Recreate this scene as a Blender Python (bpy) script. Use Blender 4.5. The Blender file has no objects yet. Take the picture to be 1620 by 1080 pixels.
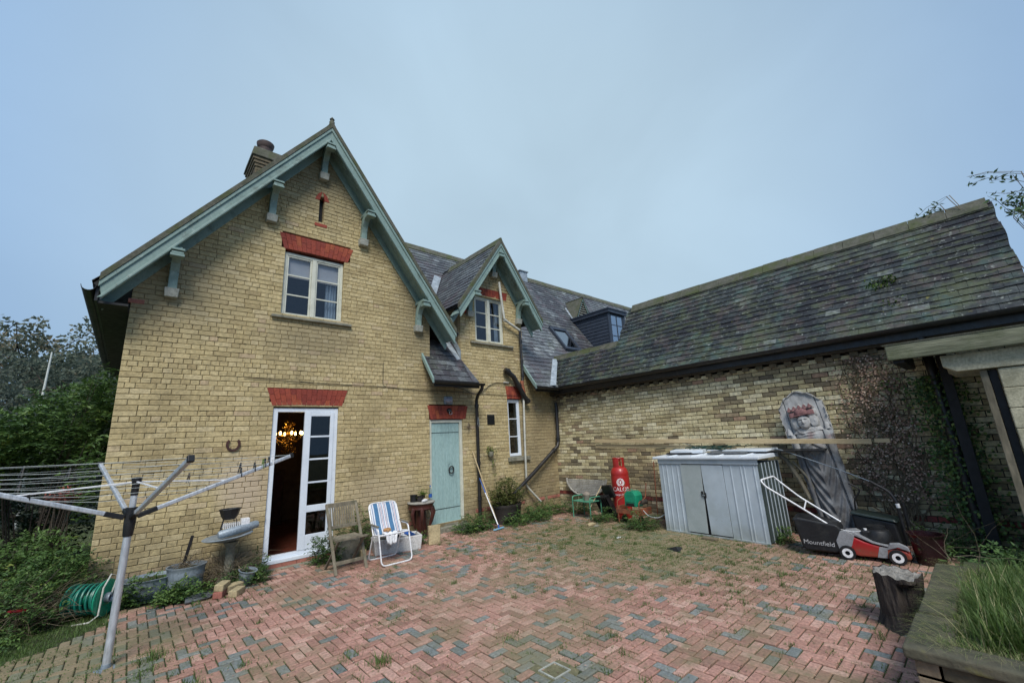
import bpy, math, random
from mathutils import Vector, Matrix
from math import radians, sin, cos, pi, sqrt, atan2, hypot, floor

scene = bpy.context.scene
R = random.Random(11)

# ------------------------------------------------------------------ camera
CAM = Vector((-8.08, -7.47, 1.65)); F_PX = 663.2
PIT, ROL, YAW = radians(13.128), radians(-3.084), radians(42.12)
fw = Vector((sin(YAW)*cos(PIT), cos(YAW)*cos(PIT), sin(PIT)))
rt0 = Vector((cos(YAW), -sin(YAW), 0)); up0 = rt0.cross(fw)
rt = cos(ROL)*rt0 + sin(ROL)*up0
up = -sin(ROL)*rt0 + cos(ROL)*up0
cd = bpy.data.cameras.new('camera'); cam = bpy.data.objects.new('camera', cd)
scene.collection.objects.link(cam)
cd.sensor_fit = 'HORIZONTAL'; cd.sensor_width = 36; cd.lens = F_PX/1620*36
cd.clip_start = .05; cd.clip_end = 3000
m = Matrix.Identity(4)
for r in range(3):
    m[r][0], m[r][1], m[r][2], m[r][3] = rt[r], up[r], -fw[r], CAM[r]
cam.matrix_world = m
scene.camera = cam

# ------------------------------------------------------------------ sky
SUN_EL, SUN_AZ = radians(48), radians(-62)     # azimuth measured from +y towards +x, of where the light comes from
w = bpy.data.worlds.new('World'); scene.world = w; w.use_nodes = True
nt = w.node_tree; nt.nodes.clear()
def nn(t, **k):
    n = nt.nodes.new(t)
    for a, b in k.items(): setattr(n, a, b)
    return n
sky = nn('ShaderNodeTexSky', sky_type='NISHITA', sun_disc=False, sun_elevation=SUN_EL, sun_rotation=radians(210),
         air_density=1.0, dust_density=3.0, ozone_density=1.0)
bg1 = nn('ShaderNodeBackground'); bg1.inputs[1].default_value = .05
tc = nn('ShaderNodeTexCoord'); sep = nn('ShaderNodeSeparateXYZ')
nt.links.new(tc.outputs['Generated'], sep.inputs[0])
ramp = nn('ShaderNodeValToRGB')
cr = ramp.color_ramp
cr.elements[0].position = .0; cr.elements[0].color = (.212, .385, .635, 1)
cr.elements[1].position = 1.; cr.elements[1].color = (.25, .40, .65, 1)
for p_, c_ in ((.16, (.228, .385, .63)), (.38, (.245, .40, .645)), (.58, (.237, .39, .635)), (.75, (.215, .365, .61))):
    e_ = cr.elements.new(p_); e_.color = (*c_, 1)
nt.links.new(sep.outputs['Z'], ramp.inputs[0])
noi = nn('ShaderNodeTexNoise'); noi.inputs['Scale'].default_value = 1.1; noi.inputs['Detail'].default_value = 3
noi.inputs['Roughness'].default_value = .45
nt.links.new(tc.outputs['Generated'], noi.inputs['Vector'])
mr = nn('ShaderNodeMapRange'); mr.inputs['From Min'].default_value = .3; mr.inputs['From Max'].default_value = .7
mr.inputs['To Min'].default_value = .88; mr.inputs['To Max'].default_value = 1.14
nt.links.new(noi.outputs['Fac'], mr.inputs['Value'])
mul = nn('ShaderNodeVectorMath', operation='SCALE')
nt.links.new(ramp.outputs[0], mul.inputs[0]); nt.links.new(mr.outputs[0], mul.inputs['Scale'])
bg2 = nn('ShaderNodeBackground'); bg2.inputs[1].default_value = .475
# the cloud is thinnest, and brightest, low over the yard's far corner
glow_dir = Vector((.62, .68, .40)).normalized()
nrm = nn('ShaderNodeVectorMath', operation='NORMALIZE'); nt.links.new(tc.outputs['Generated'], nrm.inputs[0])
dt = nn('ShaderNodeVectorMath', operation='DOT_PRODUCT'); dt.inputs[1].default_value = tuple(glow_dir); nt.links.new(nrm.outputs[0], dt.inputs[0])
g1 = nn('ShaderNodeMapRange', interpolation_type='SMOOTHSTEP'); g1.inputs['From Min'].default_value = .42; g1.inputs['From Max'].default_value = 1.0
g1.inputs['To Min'].default_value = 0; g1.inputs['To Max'].default_value = 1; nt.links.new(dt.outputs['Value'], g1.inputs['Value'])
mg = nn('ShaderNodeMix', data_type='RGBA'); mg.inputs[7].default_value = (.485, .645, .77, 1)
nt.links.new(g1.outputs[0], mg.inputs[0]); nt.links.new(mul.outputs[0], mg.inputs[6])
n2 = nn('ShaderNodeTexNoise'); n2.inputs['Scale'].default_value = 2.2; n2.inputs['Detail'].default_value = 4; n2.inputs['Distortion'].default_value = .6; nt.links.new(tc.outputs['Generated'], n2.inputs['Vector'])
m2r = nn('ShaderNodeMapRange'); m2r.inputs['From Min'].default_value = .3; m2r.inputs['From Max'].default_value = .7; m2r.inputs['To Min'].default_value = .94; m2r.inputs['To Max'].default_value = 1.06; nt.links.new(n2.outputs['Fac'], m2r.inputs['Value'])
mu2 = nn('ShaderNodeVectorMath', operation='SCALE'); nt.links.new(mg.outputs[2], mu2.inputs[0]); nt.links.new(m2r.outputs[0], mu2.inputs['Scale'])
nt.links.new(mu2.outputs[0], bg2.inputs[0])
nt.links.new(sky.outputs[0], bg1.inputs[0])
mx = nn('ShaderNodeMixShader'); mx.inputs[0].default_value = .92
out = nn('ShaderNodeOutputWorld')
nt.links.new(bg1.outputs[0], mx.inputs[1]); nt.links.new(bg2.outputs[0], mx.inputs[2]); nt.links.new(mx.outputs[0], out.inputs[0])

sd = bpy.data.lights.new('sun', 'SUN'); sd.energy = 1.5; sd.angle = radians(24); sd.color = (1, .955, .885)
so = bpy.data.objects.new('sun', sd); scene.collection.objects.link(so)
# soft daylight through the cloud, from behind and left of the camera, high
L = Vector((-.38, -.56, .80)).normalized()
so.rotation_euler = L.to_track_quat('Z', 'Y').to_euler()
so.location = (-12, -12, 20)
vs = scene.view_settings; vs.view_transform = 'Standard'; vs.look = 'None'; vs.gamma = 1; vs.exposure = 1.15
vs.use_curve_mapping = False
scene.render.engine = 'CYCLES'
scene.render.resolution_x = 1024; scene.render.resolution_y = 682

# ------------------------------------------------------------------ helpers
def proj(q):
    v = Vector(q) - CAM; d = v.dot(fw)
    if d < .1: return None
    return (810+F_PX*v.dot(rt)/d, 540-F_PX*v.dot(up)/d)

class MB:
    """collects vertices, faces and a per-vertex variation value; build() links them as one mesh object"""
    def __init__(s): s.v = []; s.f = []; s.a = []
    def add(s, vs_, fs, a=.5):
        o = len(s.v); s.v += [tuple(p) for p in vs_]; s.f += [tuple(i+o for i in f) for f in fs]
        s.a += list(a) if isinstance(a, (list, tuple)) else [a]*len(vs_)
        return s
    def hexa(s, p, a=.5):      # p: 4 bottom ccw, 4 top ccw
        return s.add(p, [(3,2,1,0),(4,5,6,7),(0,1,5,4),(1,2,6,5),(2,3,7,6),(3,0,4,7)], a)
    def box(s, x0, y0, z0, x1, y1, z1, a=.5):
        return s.hexa([(x0,y0,z0),(x1,y0,z0),(x1,y1,z0),(x0,y1,z0),(x0,y0,z1),(x1,y0,z1),(x1,y1,z1),(x0,y1,z1)], a)
    def beam(s, p, q, w_, h_, upv=(0,0,1), a=.5, ext=0):  # rectangular bar from p to q
        p, q = Vector(p), Vector(q); d = (q-p).normalized(); p = p-d*ext; q = q+d*ext
        u = d.cross(Vector(upv)); 
        if u.length < 1e-4: u = d.cross(Vector((1,0,0)))
        u.normalize(); n = u.cross(d)
        c = [(-w_/2,-h_/2),(w_/2,-h_/2),(w_/2,h_/2),(-w_/2,h_/2)]
        return s.hexa([p+u*x+n*y for x, y in c]+[q+u*x+n*y for x, y in c], a)
    def tube(s, pts, r, n=8, a=.5, caps=True):
        pts = [Vector(p) for p in pts]; k = len(pts); o = len(s.v)
        rs = r if isinstance(r, (list, tuple)) else [r]*k
        ref = None
        for i, p in enumerate(pts):
            d = (pts[min(i+1,k-1)]-pts[max(i-1,0)]).normalized()
            if ref is None:
                ref = d.cross(Vector((0,0,1)))
                if ref.length < .05: ref = d.cross(Vector((1,0,0)))
            ref = (ref - d*ref.dot(d)).normalized(); b = d.cross(ref)
            for j in range(n):
                t = 2*pi*j/n; s.v.append(tuple(p+(ref*cos(t)+b*sin(t))*rs[i])); s.a.append(a)
        for i in range(k-1):
            for j in range(n):
                s.f.append((o+i*n+j, o+i*n+(j+1)%n, o+(i+1)*n+(j+1)%n, o+(i+1)*n+j))
        if caps:
            s.f.append(tuple(o+j for j in reversed(range(n)))); s.f.append(tuple(o+(k-1)*n+j for j in range(n)))
        return s
    def lathe(s, prof, c=(0,0,0), n=20, a=.5, M=None, arc=2*pi, wob=0, seed=0, a0=0):
        o = len(s.v); k = len(prof); full = abs(arc-2*pi) < 1e-6; nn_ = n if full else n+1
        rr = random.Random(seed)
        ph = [rr.uniform(0, 6.28) for _ in range(4)]
        for r_, z_ in prof:
            for j in range(nn_):
                t = a0+arc*j/n
                q = r_*(1+wob*(sin(3*t+ph[0])+.6*sin(5*t+ph[1]+z_*3)+.4*sin(9*t+ph[2])))
                p = Vector((q*cos(t), q*sin(t), z_))
                if M is not None: p = M @ p
                s.v.append(tuple(p+Vector(c))); s.a.append(a)
        for i in range(k-1):
            for j in range(n if full else n):
                j2 = (j+1) % nn_ if full else j+1
                s.f.append((o+i*nn_+j, o+i*nn_+j2, o+(i+1)*nn_+j2, o+(i+1)*nn_+j))
        return s
    def prism(s, poly, fn, d0, d1, a=.5):   # poly of (u,v); fn(u,v,d)->xyz
        n = len(poly)
        vs_ = [fn(u, v, d0) for u, v in poly]+[fn(u, v, d1) for u, v in poly]
        fs = [tuple(range(n)), tuple(reversed(range(n, 2*n)))]+[(i, i+n, (i+1) % n+n, (i+1) % n) for i in range(n)]
        return s.add(vs_, fs, a)
    def xform(s, M, i0=0):
        s.v[i0:] = [tuple(M @ Vector(p)) for p in s.v[i0:]]; return s
    def build(s, name, mat_, parent=None, smooth=False, bevel=0, stuff=False, struct=False, seg=2, label=None):
        me = bpy.data.meshes.new(name); me.from_pydata(s.v, [], s.f)
        at = me.attributes.new('bv', 'FLOAT', 'POINT'); at.data.foreach_set('value', s.a)
        me.materials.append(mat_)
        if smooth:
            me.polygons.foreach_set('use_smooth', [True]*len(me.polygons))
            try: me.set_sharp_from_angle(angle=radians(42))
            except Exception: pass
        me.update()
        o = bpy.data.objects.new(name, me); scene.collection.objects.link(o)
        if parent is not None: o.parent = parent
        if bevel:
            b = o.modifiers.new('bevel', 'BEVEL'); b.width = bevel; b.segments = seg; b.limit_method = 'ANGLE'; b.angle_limit = radians(35)
        if stuff: o['kind'] = 'stuff'
        if struct: o['kind'] = 'structure'
        if label: o['label'] = label
        return o

def tag(o, label, cat, group=None):
    o['label'] = label; o['category'] = cat
    if group: o['group'] = group
    return o
def thing(name, label, cat, loc=(0,0,0), rz=0, group=None, rot=None):
    o = bpy.data.objects.new(name, None); scene.collection.objects.link(o)
    o.empty_display_size = .1
    o.location = loc; o.rotation_euler = rot if rot else (0, 0, rz)
    return tag(o, label, cat, group)
def copy_tree(o, parent=None):
    c = o.copy(); scene.collection.objects.link(c)
    if parent is not None: c.parent = parent
    for ch in list(o.children): copy_tree(ch, c)
    return c

def area_px(pts):
    ps = [proj(p) for p in pts]
    if any(p is None for p in ps): return 0
    xs = [p[0] for p in ps]; ys = [p[1] for p in ps]
    if max(xs) < 0 or min(xs) > 1620 or max(ys) < 0 or min(ys) > 1080: return 0
    a = 0
    for i in range(len(ps)):
        x0, y0 = ps[i]; x1, y1 = ps[(i+1) % len(ps)]; a += x0*y1-x1*y0
    return abs(a)/2
def emit_pieces(items, name, rest_name, mat_, parent, nmax=300, bias=None):
    """items: (outline pts, verts, faces, value). The nmax that show largest become objects, the rest one joined part."""
    sc = sorted(items, key=lambda t: -area_px(t[0]))
    for k, (ol, v, f, a) in enumerate(sc[:nmax]):
        MB().add(v, f, a).build(name, mat_, parent)
    if len(sc) > nmax:
        mb = MB()
        for ol, v, f, a in sc[nmax:]: mb.add(v, f, a)
        mb.build(rest_name, mat_, parent, stuff=True)

# ------------------------------------------------------------------ materials
def mat(name, col, col2=None, scale=6, rough=.8, metal=0, bump=0, bscale=80, ramp=None, dirt=None, dscale=1.2,
        dlo=.5, dhi=.7, damt=1, zdirt_shade=None, spec=.5, stretch=None, transl=0, grain=.12, dirt2=None, fine=None, bv=None, coat=0, patch=None):
    """procedural surface: optional colour ramp on the per-piece value 'bv', two-tone noise, fine grain, dirt patches and relief"""
    M_ = bpy.data.materials.new(name); M_.use_nodes = True; t = M_.node_tree; t.nodes.clear()
    def N(ty, **k):
        n = t.nodes.new(ty)
        for a, b in k.items(): setattr(n, a, b)
        return n
    def noise(sc, det=4, ro=.55, vec=None):
        n = N('ShaderNodeTexNoise'); n.inputs['Scale'].default_value = sc; n.inputs['Detail'].default_value = det
        n.inputs['Roughness'].default_value = ro; t.links.new(vec or pos, n.inputs['Vector']); return n.outputs['Fac']
    def rng(v, a, b, c=0, d=1):
        n = N('ShaderNodeMapRange'); n.inputs['From Min'].default_value = a; n.inputs['From Max'].default_value = b
        n.inputs['To Min'].default_value = c; n.inputs['To Max'].default_value = d; t.links.new(v, n.inputs['Value']); return n.outputs[0]
    def mixc(f, a, b):
        n = N('ShaderNodeMix', data_type='RGBA')
        if isinstance(f, (int, float)): n.inputs[0].default_value = f
        else: t.links.new(f, n.inputs[0])
        for idx, x in ((6, a), (7, b)):
            if isinstance(x, tuple): n.inputs[idx].default_value = (*x[:3], 1)
            else: t.links.new(x, n.inputs[idx])
        return n.outputs[2]
    def math_(op, a, b):
        n = N('ShaderNodeMath', operation=op)
        for i, x in enumerate((a, b)):
            if isinstance(x, (int, float)): n.inputs[i].default_value = x
            else: t.links.new(x, n.inputs[i])
        return n.outputs[0]
    tcn = N('ShaderNodeTexCoord'); geo = N('ShaderNodeNewGeometry')
    pos = tcn.outputs['Object']
    if stretch:
        mp = N('ShaderNodeMapping'); mp.inputs['Scale'].default_value = stretch; t.links.new(pos, mp.inputs[0]); spos = mp.outputs[0]
    else: spos = pos
    at = N('ShaderNodeAttribute', attribute_name='bv')
    if ramp:
        r_ = N('ShaderNodeValToRGB'); r_.color_ramp.interpolation = 'LINEAR'
        el = r_.color_ramp.elements
        el[0].position = ramp[0][0]; el[0].color = (*ramp[0][1], 1); el[1].position = ramp[-1][0]; el[1].color = (*ramp[-1][1], 1)
        for p_, c_ in ramp[1:-1]:
            e = el.new(p_); e.color = (*c_, 1)
        t.links.new(at.outputs['Fac'], r_.inputs[0]); c = r_.outputs[0]
        if col2: c = mixc(rng(noise(scale, vec=spos), .35, .65), c, col2)
    else:
        c = mixc(rng(noise(scale, vec=spos), .35, .65), col, col2 or tuple(x*.8 for x in col))
    if grain:
        g = rng(noise(bscale*.6, 3, .6, spos), .3, .7, 1-grain*2, 1+grain*2)
        vm = N('ShaderNodeVectorMath', operation='SCALE'); t.links.new(c, vm.inputs[0]); t.links.new(g, vm.inputs['Scale']); c = vm.outputs[0]
    if dirt:
        f = rng(noise(dscale, 6, .65), dlo, dhi, 0, damt); c = mixc(f, c, dirt)
    for dd in (dirt2 or []):     # (colour, scale, lo, hi, amount, stretch)
        if dd[5]:
            mp = N('ShaderNodeMapping'); mp.inputs['Scale'].default_value = dd[5]; mp.inputs['Location'].default_value = (3.1, 1.7, .4); t.links.new(pos, mp.inputs[0]); vv = mp.outputs[0]
        else:
            mp = N('ShaderNodeMapping'); mp.inputs['Location'].default_value = (dd[1]*3.3, 5.1, 2.2); t.links.new(pos, mp.inputs[0]); vv = mp.outputs[0]
        c = mixc(rng(noise(dd[1], 5, .65, vv), dd[2], dd[3], 0, dd[4]), c, dd[0])
    for pc in (patch or []):   # (colour, (cx, cy), (rx, ry), amount): moss that has settled in one part of the yard
        vs_ = N('ShaderNodeVectorMath', operation='SUBTRACT'); t.links.new(pos, vs_.inputs[0]); vs_.inputs[1].default_value = (pc[1][0], pc[1][1], pc[1][2] if len(pc[1]) > 2 else 0)
        vd = N('ShaderNodeVectorMath', operation='DIVIDE'); t.links.new(vs_.outputs[0], vd.inputs[0]); vd.inputs[1].default_value = (pc[2][0], pc[2][1], pc[2][2] if len(pc[2]) > 2 else 1)
        vl = N('ShaderNodeVectorMath', operation='LENGTH'); t.links.new(vd.outputs[0], vl.inputs[0])
        f = rng(math_('ADD', vl.outputs['Value'], math_('MULTIPLY', noise(2.2, 6, .7), 1.1)), 1.0, 1.75, pc[3], 0)
        c = mixc(f, c, pc[0])
    if zdirt_shade:   # (colour, z0, z1, amount): staining near the ground, and painted shade low on the carved panel
        sp = N('ShaderNodeSeparateXYZ'); t.links.new(pos, sp.inputs[0])
        f = rng(sp.outputs['Z'], zdirt_shade[1], zdirt_shade[2], zdirt_shade[3], 0)
        f = math_('MULTIPLY', f, rng(noise(3, 5, .7), .3, .6, .2, 1)); c = mixc(f, c, zdirt_shade[0])
    p = N('ShaderNodeBsdfPrincipled'); t.links.new(c, p.inputs['Base Color'])
    rr = rng(noise(scale*2.3), .3, .7, max(.03, rough-.1), min(1, rough+.1)); t.links.new(rr, p.inputs['Roughness'])
    p.inputs['Metallic'].default_value = metal; p.inputs['Specular IOR Level'].default_value = spec
    if coat: p.inputs['Coat Weight'].default_value = coat; p.inputs['Coat Roughness'].default_value = .1
    if bump:
        b = N('ShaderNodeBump'); b.inputs['Strength'].default_value = 1; b.inputs['Distance'].default_value = bump
        h = noise(bscale, 4, .6, spos)
        t.links.new(h, b.inputs['Height']); t.links.new(b.outputs[0], p.inputs['Normal'])
    o = N('ShaderNodeOutputMaterial'); sh = p.outputs[0]
    if transl:
        tr = N('ShaderNodeBsdfTranslucent'); t.links.new(c, tr.inputs[0]); ms = N('ShaderNodeMixShader'); ms.inputs[0].default_value = transl
        t.links.new(sh, ms.inputs[1]); t.links.new(tr.outputs[0], ms.inputs[2]); sh = ms.outputs[0]
    t.links.new(sh, o.inputs[0])
    return M_

def glass_mat(name, ior=1.7, tint=(.8,.85,.88), rough=.02):
    M_ = bpy.data.materials.new(name); M_.use_nodes = True; t = M_.node_tree; t.nodes.clear()
    tr = t.nodes.new('ShaderNodeBsdfTransparent'); tr.inputs[0].default_value = (*tint, 1)
    gl = t.nodes.new('ShaderNodeBsdfGlossy'); gl.inputs['Roughness'].default_value = rough
    fr = t.nodes.new('ShaderNodeFresnel'); fr.inputs[0].default_value = ior
    ms = t.nodes.new('ShaderNodeMixShader'); o = t.nodes.new('ShaderNodeOutputMaterial')
    ge = t.nodes.new('ShaderNodeNewGeometry'); iv = t.nodes.new('ShaderNodeMath'); iv.operation = 'SUBTRACT'; iv.inputs[0].default_value = 1.0; t.links.new(ge.outputs['Backfacing'], iv.inputs[1])
    ml = t.nodes.new('ShaderNodeMath'); ml.operation = 'MULTIPLY'; t.links.new(fr.outputs[0], ml.inputs[0]); t.links.new(iv.outputs[0], ml.inputs[1])   # the far face of a pane does not mirror
    t.links.new(ml.outputs[0], ms.inputs[0]); t.links.new(tr.outputs[0], ms.inputs[1]); t.links.new(gl.outputs[0], ms.inputs[2]); t.links.new(ms.outputs[0], o.inputs[0])
    return M_
def emit_mat(name, col, s):
    M_ = bpy.data.materials.new(name); M_.use_nodes = True; t = M_.node_tree; t.nodes.clear()
    e = t.nodes.new('ShaderNodeEmission'); e.inputs[0].default_value = (*col, 1); e.inputs[1].default_value = s
    o = t.nodes.new('ShaderNodeOutputMaterial'); t.links.new(e.outputs[0], o.inputs[0]); return M_

K = {}
K['ybrick'] = mat('buff_brick', (.4,.3,.12), ramp=[(0,(.36,.28,.145)),(.15,(.44,.35,.18)),(.45,(.49,.395,.205)),(.8,(.53,.43,.23)),(.93,(.56,.465,.27)),(.97,(.49,.375,.23)),(1,(.38,.29,.17))],
    rough=.9, bump=.006, bscale=38, grain=.13, dirt=(.21,.16,.08), dscale=1.1, dlo=.5, dhi=.76, damt=.65, zdirt_shade=((.15,.115,.065),.1,.9,.85), patch=[((.20,.175,.11),(-5.9,0,7.0),(1.5,1,1.3),.75), ((.22,.19,.12),(-7.9,0,4.1),(.9,1,.8),.6), ((.21,.18,.11),(-3.7,0,4.3),(.8,1,1.3),.6), ((.25,.21,.13),(-5.9,0,3.5),(.9,1,.45),.55), ((.56,.45,.33),(-6.75,0,1.15),(.35,1,.5),.7), ((.24,.20,.12),(-1.9,0,5.6),(.8,1,.6),.6), ((.25,.21,.13),(-3.2,0,2.75),(.9,1,.4),.6), ((.20,.16,.10),(-.5,0,1.2),(.9,1,1.9),.5), ((.52,.42,.28),(-4.6,0,.75),(.8,1,.5),.5)],
    dirt2=[((.25,.20,.11), 9, .55, .75, .45, None), ((.14,.12,.075), 1, .56, .8, .55, (3.2,3.2,.35))])
K['ymortar'] = mat('grey_brown_mortar', (.31,.25,.145), (.22,.18,.10), rough=.95, bump=.003)
K['rbrick'] = mat('red_rubbing_brick', (.3,.05,.03), ramp=[(0,(.20,.036,.024)),(.5,(.27,.05,.03)),(.85,(.31,.062,.032)),(1,(.34,.085,.036))], rough=.85, bump=.003, bscale=60, dirt=(.09,.03,.022), dscale=6, dlo=.55, dhi=.8, damt=.6)
K['rmortar'] = mat('red_brick_joint', (.28,.09,.06), (.18,.05,.035), rough=.9)
K['bbrick'] = mat('mixed_stock_brick', (.4,.3,.12), ramp=[(0,(.15,.125,.085)),(.15,(.22,.185,.115)),(.32,(.31,.255,.15)),(.42,(.37,.285,.18)),(.455,(.40,.25,.17)),(.49,(.42,.345,.19)),(.55,(.50,.43,.24)),(.8,(.70,.62,.38)),(1,(.80,.73,.50))],
    rough=.9, bump=.006, bscale=40, grain=.14, dirt=(.19,.155,.09), dscale=1.0, dlo=.5, dhi=.68, damt=.6, zdirt_shade=((.19,.155,.095),.1,1.1,.6),
    dirt2=[((.19,.14,.09), 7, .52, .7, .6, None)])
K['bmortar'] = mat('dark_old_mortar', (.075,.062,.042), (.045,.038,.028), rough=.95, bump=.004)
SL = [(0,(.04,.042,.048)),(.3,(.075,.082,.09)),(.6,(.12,.132,.14)),(.85,(.17,.188,.195)),(1,(.24,.26,.265))]
K['slate'] = mat('weathered_slate', (.1,.1,.1), ramp=SL, rough=.5, bump=.004, bscale=30, grain=.2,
    dirt=(.10,.115,.055), dscale=1.2, dlo=.52, dhi=.72, damt=.5, dirt2=[((.26,.29,.27), 13, .6, .66, .6, None), ((.05,.045,.055), 1.3, .5, .6, .7, None), ((.10,.075,.085), 2.2, .53, .62, .6, None)])
K['slate_barn'] = mat('mossy_slate', (.1,.1,.1), ramp=[(0,(.013,.015,.016)),(.3,(.024,.028,.029)),(.6,(.038,.043,.043)),(.85,(.06,.069,.066)),(1,(.14,.155,.145))], spec=.35, rough=.5, bump=.005, bscale=28, grain=.25,
    dirt=(.10,.115,.05), dscale=1.3, dlo=.48, dhi=.64, damt=.6, dirt2=[((.07,.115,.095), 2.8, .52, .62, .6, None), ((.018,.017,.02), .9, .46, .56, .88, None), ((.085,.065,.06), 3.1, .54, .62, .55, None), ((.26,.28,.25), 15, .61, .66, .7, None), ((.10,.12,.05), 4.5, .52, .6, .4, (.8,.8,2.2)), ((.24,.22,.05), 3.2, .67, .73, .7, None)])
K['ridge'] = mat('mossy_ridge_tile', (.115,.112,.088), (.07,.075,.048), scale=7, rough=.85, bump=.006, bscale=50, dirt=(.07,.085,.03), dscale=3, dlo=.5, dhi=.65)
K['lead'] = mat('lead_flashing', (.42,.47,.50), (.28,.32,.35), scale=5, rough=.45, metal=.3, bump=.004, bscale=20)
K['aqua'] = mat('weathered_sage_paint', (.22,.315,.285), (.195,.285,.258), scale=3, rough=.55, bump=.001, bscale=60, grain=.05, dirt=(.08,.10,.08), dscale=4, dlo=.56, dhi=.72, damt=.7, dirt2=[((.33,.42,.39), 16, .6, .66, .6, None), ((.09,.085,.06), 22, .62, .68, .6, None)])
K['doorblue'] = mat('pale_blue_door_paint', (.34,.49,.475), (.30,.445,.435), scale=4, rough=.5, bump=.001, bscale=40, stretch=(8,1,.6), dirt=(.17,.27,.26), dscale=4, dlo=.58, dhi=.8, damt=.5)
K['doorshell'] = mat('white_frame_paint', (.74,.80,.86), (.66,.72,.79), scale=3, rough=.35, dirt=(.4,.42,.42), dscale=5, dlo=.62, dhi=.8, damt=.4, grain=.03)
K['cream'] = mat('cream_window_paint', (.64,.65,.55), (.54,.55,.46), scale=6, rough=.5, dirt=(.24,.24,.18), dscale=9, dlo=.6, dhi=.75, damt=.6, grain=.05)
K['stone'] = mat('weathered_stone', (.27,.26,.20), (.18,.175,.135), scale=7, rough=.9, bump=.005, bscale=45, dirt=(.09,.09,.06), dscale=6, dlo=.5, dhi=.7, damt=.6)
K['palestone'] = mat('pale_corbel_stone', (.40,.41,.36), (.28,.29,.25), scale=9, rough=.9, bump=.004)
K['blackpaint'] = mat('black_iron_paint', (.014,.014,.016), (.022,.021,.02), rough=.38, bump=.001, bscale=40, dirt=(.06,.045,.03), dscale=7, dlo=.62, dhi=.75)
K['whitepipe'] = mat('off_white_pipe', (.60,.60,.54), (.46,.46,.40), scale=6, rough=.5)
K['glass'] = glass_mat('window_glass', 1.9)
K['glass_dark'] = glass_mat('door_glass', 1.75, (.5,.52,.52))
K['interior'] = mat('dark_interior', (.10,.055,.03), (.05,.03,.02), rough=.8)
K['intfloor'] = mat('red_brown_floor', (.17,.05,.03), (.09,.03,.02), rough=.4)
K['intwall'] = mat('room_wallpaper', (.22,.15,.09), (.14,.09,.06), rough=.8)
K['black'] = mat('matt_black', (.012,.012,.013), rough=.6)
K['charcoal'] = mat('charcoal_cladding', (.034,.045,.066), (.026,.035,.052), scale=5, rough=.55, bump=.002)
K['frosted'] = mat('blind_fabric', (.34,.29,.28), (.28,.235,.235), scale=3, rough=.8, grain=.03)
K['curtain'] = mat('white_curtain', (.62,.66,.72), (.5,.55,.62), scale=3, rough=.9, grain=.02, transl=.3)
K['oldwood'] = mat('grey_teak', (.24,.21,.15), (.13,.115,.08), scale=9, rough=.85, bump=.003, bscale=50, stretch=(1,1,.25), dirt=(.08,.085,.045), dscale=8, dlo=.55, dhi=.75)
K['beam'] = mat('mossy_timber', (.23,.235,.16), (.13,.14,.09), scale=5, rough=.9, bump=.006, bscale=22, stretch=(1.5,.35,3), dirt=(.08,.10,.045), dscale=3, dlo=.5, dhi=.7, damt=.7)
K['plank'] = mat('new_pine', (.58,.46,.27), (.47,.36,.20), scale=7, rough=.7, bump=.001, stretch=(8,.5,8), dirt=(.30,.22,.12), dscale=5, dlo=.6, dhi=.7, damt=.5)
K['creamblock'] = mat('cream_stone_block', (.50,.47,.34), (.38,.36,.25), scale=4, rough=.9, bump=.004, dirt=(.19,.18,.12), dscale=4, dlo=.52, dhi=.72, damt=.6)
K['paver'] = mat('clay_paver', (.3,.1,.1), ramp=[(0,(.13,.15,.145)),(.12,(.17,.19,.185)),(.2,(.23,.24,.23)),(.22,(.27,.145,.11)),(.5,(.37,.20,.155)),(.8,(.43,.24,.19)),(1,(.49,.315,.25))],
    rough=.85, bump=.004, bscale=70, grain=.16, dirt=(.17,.155,.08), dscale=1.5, dlo=.48, dhi=.64, damt=.6, patch=[((.19,.18,.09), (-1.9,-3.3), (1.9,2.2), .72), ((.17,.165,.085), (-8.6,-2.0), (1.1,1.6), .75), ((.20,.185,.10), (-5.2,-4.6), (.9,.5), .4), ((.21,.19,.11), (-4.4,-3.3), (1.2,.8), .3)], dirt2=[((.19,.155,.095), 8, .54, .7, .5, None), ((.12,.13,.055), 3.5, .58, .68, .5, None)])
K['soil'] = mat('mossy_joint_soil', (.04,.034,.02), (.03,.04,.014), scale=9, rough=1, bump=.008, bscale=50, dirt=(.05,.075,.02), dscale=2, dlo=.45, dhi=.6)
K['earth'] = mat('rough_grass_earth', (.06,.075,.028), (.04,.05,.02), scale=3, rough=1, bump=.02, bscale=15)
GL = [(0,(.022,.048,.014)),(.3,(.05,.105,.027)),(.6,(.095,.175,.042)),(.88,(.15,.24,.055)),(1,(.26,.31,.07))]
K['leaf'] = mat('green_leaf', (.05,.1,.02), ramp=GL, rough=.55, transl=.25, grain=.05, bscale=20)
K['leaf_lime'] = mat('lime_leaf', (.05,.1,.02), ramp=[(0,(.05,.11,.02)),(.5,(.12,.20,.03)),(1,(.26,.32,.05))], rough=.55, transl=.3, grain=.05)
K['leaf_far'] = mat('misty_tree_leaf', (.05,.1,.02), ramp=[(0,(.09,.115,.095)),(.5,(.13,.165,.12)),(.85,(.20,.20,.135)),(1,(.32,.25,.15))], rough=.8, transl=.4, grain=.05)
K['grass'] = mat('grass_blade', (.07,.13,.03), ramp=[(0,(.045,.085,.015)),(.5,(.085,.15,.03)),(.85,(.14,.21,.045)),(1,(.34,.31,.16))], rough=.6, transl=.25, grain=.05)
K['dry'] = mat('dry_stem', (.22,.17,.11), (.13,.10,.06), ramp=[(0,(.08,.06,.04)),(.6,(.20,.16,.10)),(1,(.36,.31,.22))], rough=.9)
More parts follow.
